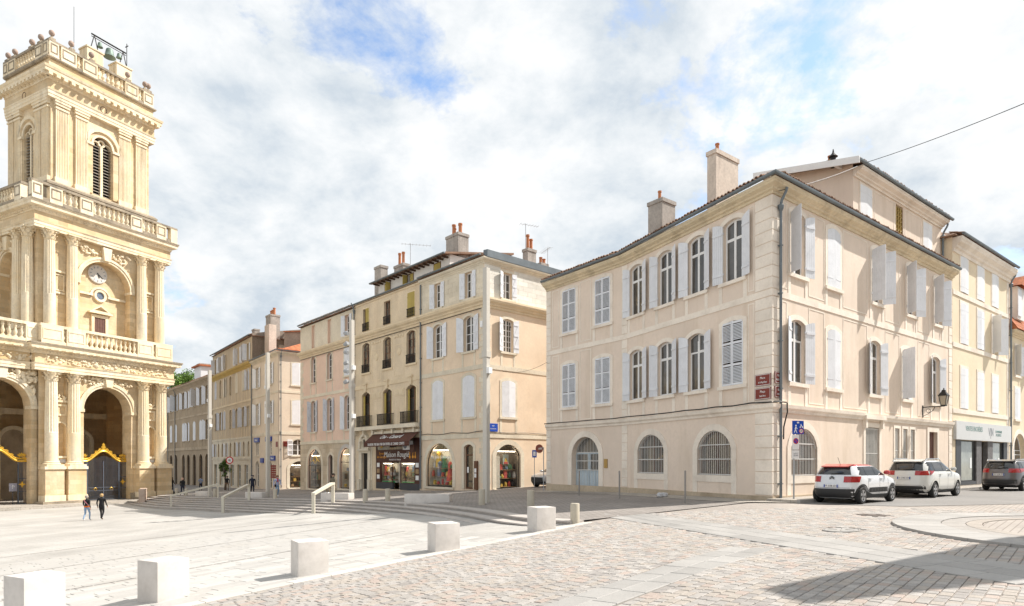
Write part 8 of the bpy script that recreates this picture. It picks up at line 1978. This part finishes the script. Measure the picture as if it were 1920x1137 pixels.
# ================================================================== people
M_SKIN = mat('skin', (0.52, 0.31, 0.22), 0.6, flat=True); M_SHOE = mat('dark_shoes', (0.03, 0.028, 0.026), 0.6, flat=True)
def cloth(n, c): return mat('cloth_' + n, c, 0.9, 0.1, 6, 0.1, 40, 0.15)
def person(label, loc, head, H, top, legs, hair, pose='walk', shoes=None, sleeves=True, bulk=1.0, phase=1):
    k = H / 1.75
    J = {'pelvis': (0, 0, 0.95), 'waist': (0, 0.0, 1.10), 'chest': (0, 0.01, 1.32), 'neck': (0, 0.0, 1.50), 'headb': (0, 0.02, 1.58), 'headm': (0, 0.03, 1.66), 'headt': (0, 0.01, 1.74)}
    rad = {'pelvis': 0.155 * bulk, 'waist': 0.135 * bulk, 'chest': 0.155 * bulk, 'neck': 0.055, 'headb': 0.072, 'headm': 0.095, 'headt': 0.06}
    E = [('pelvis', 'waist'), ('waist', 'chest'), ('chest', 'neck'), ('neck', 'headb'), ('headb', 'headm'), ('headm', 'headt')]
    for s, n in ((-1, 'l'), (1, 'r')):
        f = s * phase
        if pose == 'walk': hip, knee, ank, toe = (s * 0.10, 0, 0.90), (s * 0.105, 0.10 + 0.08 * f, 0.50), (s * 0.10, 0.20 * f - 0.04, 0.09 if f > 0 else 0.12), (s * 0.115, 0.20 * f + 0.12, 0.035)
        elif pose == 'sit': hip, knee, ank, toe = (s * 0.11, 0.02, 0.93), (s * 0.15, 0.44, 0.98), (s * 0.13, 0.42, 0.55), (s * 0.14, 0.58, 0.50)
        else: hip, knee, ank, toe = (s * 0.10, 0, 0.90), (s * 0.11, 0.03, 0.50), (s * 0.11, -0.02, 0.09), (s * 0.13, 0.14, 0.035)
        sh = (s * 0.185 * bulk, 0.0, 1.43)
        if pose == 'sit': el, wr = (s * 0.26, 0.06, 1.17), (s * 0.14, 0.30, 1.10)
        elif pose == 'walk': el, wr = (s * 0.25, -0.04 - 0.07 * f, 1.16), (s * 0.25, 0.10 - 0.13 * f, 0.93)
        elif pose == 'hold': el, wr = (s * 0.25, 0.0, 1.17), (s * 0.10, 0.24, 1.18)
        else: el, wr = (s * 0.25, -0.03, 1.16), (s * 0.24, 0.06, 0.91)
        for nm, p, r in (('hip', hip, 0.095 * bulk), ('knee', knee, 0.062), ('ank', ank, 0.042), ('toe', toe, 0.035), ('sh', sh, 0.072), ('el', el, 0.048), ('wr', wr, 0.033)): J[nm + n] = p; rad[nm + n] = r
        w, e = Vector(wr), Vector(el); d = (w - e).normalized(); pm_ = w + d * 0.08; J['palm' + n] = tuple(pm_); rad['palm' + n] = 0.034
        E += [('pelvis', 'hip' + n), ('hip' + n, 'knee' + n), ('knee' + n, 'ank' + n), ('ank' + n, 'toe' + n), ('chest', 'sh' + n), ('sh' + n, 'el' + n), ('el' + n, 'wr' + n), ('wr' + n, 'palm' + n)]
        fw = Vector((0, 1, 0)); fw = (fw - d * fw.dot(d)).normalized()
        for q_, (o, l) in enumerate(((0.030, 0.072), (0.010, 0.085), (-0.010, 0.080), (-0.030, 0.062))):
            a = pm_ + fw * o + d * 0.03; J['f%d%s' % (q_, n)] = tuple(a); rad['f%d%s' % (q_, n)] = 0.011; bq = a + d * l * 0.6; J['g%d%s' % (q_, n)] = tuple(bq); rad['g%d%s' % (q_, n)] = 0.009
            cq = bq + d * l * 0.35 + Vector((-s * 0.02, 0, 0)); J['h%d%s' % (q_, n)] = tuple(cq); rad['h%d%s' % (q_, n)] = 0.007
            E += [('palm' + n, 'f%d%s' % (q_, n)), ('f%d%s' % (q_, n), 'g%d%s' % (q_, n)), ('g%d%s' % (q_, n), 'h%d%s' % (q_, n))]
        a = w + d * 0.04 + fw * 0.045; J['t' + n] = tuple(a); rad['t' + n] = 0.012; J['u' + n] = tuple(a + d * 0.04 + fw * 0.012); rad['u' + n] = 0.009; E += [('wr' + n, 't' + n), ('t' + n, 'u' + n)]
    names = list(J); me = bpy.data.meshes.new('body'); me.from_pydata([J[n] for n in names], [(names.index(a), names.index(b)) for a, b in E], [])
    o = bpy.data.objects.new('body_tmp', me); COL.objects.link(o)
    md = o.modifiers.new('skin', 'SKIN'); md.use_smooth_shade = True
    for i, n in enumerate(names):
        sv = me.skin_vertices[0].data[i]; r = rad[n]; sv.radius = (r, r * (0.72 if n in ('chest', 'pelvis', 'waist') else 1.0)); sv.use_root = (n == 'pelvis')
    sb = o.modifiers.new('sub', 'SUBSURF'); sb.levels = 1; sb.render_levels = 1
    res = bpy.data.meshes.new_from_object(o.evaluated_get(bpy.context.evaluated_depsgraph_get())); bpy.data.objects.remove(o); res.name = 'body'
    res.materials.clear()
    for m in (top, legs, M_SKIN, shoes or M_SHOE): res.materials.append(m)
    kind = {}
    for a, b in E:
        t = a[:3] + b[:3]
        if 'hea' in t or 'neckhea' in a + b: kd = 2
        elif any(x in a + b for x in ('palm', 'wrl', 'wrr')) and not ('el' in a[:2]) : kd = 2
        elif b[:3] == 'toe': kd = 3
        elif b[:3] in ('hip', 'kne', 'ank'): kd = 1
        elif a[0] in 'fgt' and len(a) <= 3: kd = 2
        else: kd = 0
        if (a, b) == ('pelvis', 'waist'): kd = 0
        kind[(a, b)] = kd
    segs = [(Vector(J[a]), Vector(J[b]), kind[(a, b)], rad[a]) for a, b in E]
    for p in res.polygons:
        best = 1e9
        for a, b, kd, r in segs:
            ab = b - a; t = max(0, min(1, (p.center - a).dot(ab) / max(ab.length_squared, 1e-9))); dd = (p.center - a - ab * t).length - r * 0.6
            if dd < best: best, mi = dd, kd
        p.material_index = mi
    res.polygons.foreach_set('use_smooth', [True] * len(res.polygons))
    x, y, z = loc
    g = thing('person', label, 'person', (x, y, z - (0.49 if pose == 'sit' else 0.0)), head - math.pi / 2, 'people in the square'); M = WM[g] @ Matrix.Diagonal((k, k, k, 1))
    ob('body', res, g, M)
    hc = Vector(J['headm'])
    hb = MB(); hb.lathe([(0.104, -0.02), (0.112, 0.03), (0.10, 0.08), (0.06, 0.115), (0.01, 0.125)], 14, 0, T(*hc) @ T(0, -0.022, 0.0) @ Matrix.Diagonal((0.95, 1.05, 1, 1)))
    hb.lathe([(0.07, -0.10), (0.10, -0.05), (0.11, 0.02)], 12, 0, T(*hc) @ T(0, -0.045, 0) @ Matrix.Diagonal((0.95, 0.75, 1, 1)))
    ob('hair', hb.mesh('hair', hair, 60), g, M)
    fb = MB(); fb.lathe([(0.016, -0.02), (0.012, 0.01), (0.004, 0.03)], 6, 0, T(*hc) @ T(0, 0.098, -0.01)); fb.box(-0.025, 0.025, 0.085, 0.094, -0.058, -0.05, 0, T(*hc))
    for s in (-1, 1): fb.lathe([(0.012, -0.03), (0.02, 0), (0.012, 0.03)], 6, 0, T(*hc) @ T(s * 0.095, 0.0, -0.01))
    ob('face', fb.mesh('face', M_SKIN, 60), g, M)
    eb = MB()
    for s in (-1, 1): eb.lathe([(0.004, -0.012), (0.012, 0), (0.004, 0.012)], 6, 0, T(*hc) @ T(s * 0.036, 0.083, 0.008))
    ob('eyes', eb.mesh('eyes', M_LINE), g, M)
    return g, M, J
BLK, NAVY, JEAN, BROWN = cloth('black', (0.018, 0.018, 0.02)), cloth('navy', (0.02, 0.025, 0.045)), cloth('jeans', (0.25, 0.36, 0.52)), cloth('brown', (0.16, 0.10, 0.06))
HB, HG_, HD = mat('hair_blonde', (0.55, 0.36, 0.16), 0.7, 0.1, 20, 0.2, 60), mat('hair_grey', (0.42, 0.37, 0.32), 0.7, 0.1, 20, 0.2, 60), mat('hair_dark', (0.05, 0.035, 0.025), 0.7, 0.1, 20, 0.2, 60)
up = lambda x, y: (x, y, Zu(x) + 0.004)
g, M, J = person('person in black jacket with orange hem and jeans walking on the plaza', (-28.5, 42.0, Zg(-28.5) + 0.004), R(95), 1.66, BLK, JEAN, HG_, 'walk', M_SIGNW)
ob('orange_hem', MB().lathe([(0.165, 0.93), (0.175, 0.99), (0.16, 1.03)], 14, 0, Matrix.Diagonal((1.05, 0.85, 1, 1)), cap=False).mesh('orange_hem', cloth('orange', (0.75, 0.16, 0.02))), g, M)
ob('bag_strap', MB().tube([(-0.14, -0.09, 1.46), (-0.05, -0.155, 1.34), (0.10, -0.145, 1.17), (0.17, -0.08, 1.06)], 0.02, 5).mesh('bag_strap', cloth('pink', (0.55, 0.20, 0.24))), g, M)
person('person all in black with blonde hair walking beside the one in jeans', (-27.7, 42.3, Zg(-27.7) + 0.004), R(100), 1.72, BLK, BLK, HB, 'walk', BROWN, bulk=1.15, phase=-1)
person('person in a black jacket walking away near the leftmost handrail', up(-32.6, 62.0), R(95), 1.74, BLK, NAVY, mat('bald_skin', (0.50, 0.30, 0.22), 0.5, flat=True), 'walk', bulk=1.1)
person('dark figure half hidden behind the corner of the cathedral', up(-40.4, 74.5), R(60), 1.74, BLK, NAVY, HD, 'walk', phase=-1)
person('person in a light blue shirt coming down the side street', up(-38.0, 76.5), R(-80), 1.70, cloth('light_blue', (0.33, 0.42, 0.60)), NAVY, HD, 'hold')
person('person in black top and brown trousers before the golden house', up(-33.4, 73.5), R(-75), 1.70, BLK, BROWN, HD, 'stand')
g, M, J = person('man in navy coat and dark cap above the middle handrail', up(-23.2, 56.0), R(110), 1.76, NAVY, NAVY, HG_, 'stand', bulk=1.1)
ob('cap', MB().lathe([(0.115, 0.03), (0.135, 0.05), (0.14, 0.085), (0.10, 0.115), (0.01, 0.12)], 14, 0, T(*J['headm'])).box(-0.08, 0.08, 0.08, 0.19, 0.045, 0.06, 0, T(*J['headm'])).mesh('cap', NAVY, 50), g, M)
g, M, J = person('person in pale blue jacket, red scarf and jeans walking on the terrace', up(-18.8, 50.2), R(-50), 1.70, cloth('pale_blue', (0.45, 0.48, 0.68)), JEAN, mat('hair_brown', (0.22, 0.11, 0.05), 0.7, 0.1, 20, 0.2, 60), 'walk', M_SIGNW)
ob('scarf', MB().lathe([(0.075, 1.45), (0.095, 1.48), (0.075, 1.53)], 10, 0, T(0, 0.01, 0), cap=False).box(-0.035, 0.045, 0.115, 0.145, 1.22, 1.47).mesh('scarf', cloth('red', (0.55, 0.03, 0.04))), g, M)
ob('shoulder_bag', MB().box(0.16, 0.24, -0.02, 0.2, 0.82, 1.02).tube([(0.2, 0.09, 1.02), (0.1, 0.1, 1.3), (-0.1, 0.06, 1.46)], 0.012, 4).mesh('shoulder_bag', BLK), g, M)
p = ground_pt(623, 938, Zu)
person('seated person in olive clothes on the stone bench beside the handrail', (p.x, p.y + 0.25, Zu(p.x) + 0.45 - 0.02 + 0.02), R(-125), 1.72, cloth('olive', (0.16, 0.14, 0.10)), cloth('khaki', (0.26, 0.21, 0.14)), HD, 'sit', M_SIGNW)

# ================================================================== greenery
M_LEAF = [mat('leaf_%s' % n, c, 0.6, 0.15, 1.5, 0.15, 8, 0) for n, c in (('light', (0.20, 0.33, 0.05)), ('mid', (0.13, 0.24, 0.035)), ('dark', (0.05, 0.10, 0.02)))]
def tree(x, y, z, h, rc, lab, n=5200, leaf=0.28, dark=False, seed=1):
    g = thing('tree', lab, 'tree', (x, y, z)); rn = random.Random(seed)
    b = MB(); b.tube([(0, 0, -0.3), (0.1, 0, h * 0.3), (0, 0.1, h * 0.6), (0, 0, h * 0.85)], [h * 0.028, h * 0.022, h * 0.014, h * 0.004], 9)
    cl = []
    for i in range(26):
        a = rn.uniform(0, 6.28); rr = rc * math.sqrt(rn.random()) * 0.85; zz = h * rn.uniform(0.45, 0.95); rr *= 1.0 - 0.6 * max(0, (zz / h - 0.65) / 0.35)
        c_ = Vector((rr * math.cos(a), rr * math.sin(a), zz)); cl.append((c_, rc * rn.uniform(0.22, 0.36)))
        b.tube([(0, 0, zz * 0.65), tuple(c_ * 0.5 + Vector((0, 0, zz * 0.36))), tuple(c_)], [h * 0.008, h * 0.005, h * 0.002], 5)
    ob('trunk', b.mesh('trunk', mat('bark', (0.14, 0.10, 0.07), 0.9, 0.2, 4, 0.2, 20, 0.4)), g)
    vs, fs, ms = [], [], []
    for i in range(n):
        c_, r = rn.choice(cl); d = Vector((rn.gauss(0, 1), rn.gauss(0, 1), rn.gauss(0, 1))).normalized() * r * rn.random() ** 0.4; p_ = c_ + d
        u = Vector((rn.gauss(0, 1), rn.gauss(0, 1), rn.gauss(0, 0.6))).normalized(); v = u.cross(Vector((rn.gauss(0, 1), rn.gauss(0, 1), rn.gauss(0, 1)))).normalized(); l = leaf * rn.uniform(0.6, 1.2)
        k = len(vs); vs += [tuple(p_ - u * l), tuple(p_ + v * l * 0.5), tuple(p_ + u * l), tuple(p_ - v * l * 0.5)]; fs.append((k, k + 1, k + 2, k + 3)); ms.append(rn.choices((0, 1, 2), (1, 2, 3) if dark else (4, 3, 1))[0])
    me = bpy.data.meshes.new('crown'); me.from_pydata(vs, [], fs)
    for m in M_LEAF: me.materials.append(m)
    me.polygons.foreach_set('material_index', ms); me.update(); ob('crown', me, g)
    return g
tree(-70.5, 132, -4.0, 23.2, 6.5, 'green tree rising behind the roofs beside the cathedral', 14000, 0.22)
tree(-64.0, 140, -4.0, 22.0, 5.5, 'farther green tree behind the grey brown house roof', 8000, 0.22, seed=4)
p = ground_pt(421.5, 919, Zu)
tree(p.x, p.y, Zu(p.x), 3.9, 0.75, 'small dark potted tree before the golden house', 1800, 0.09, True, 3)
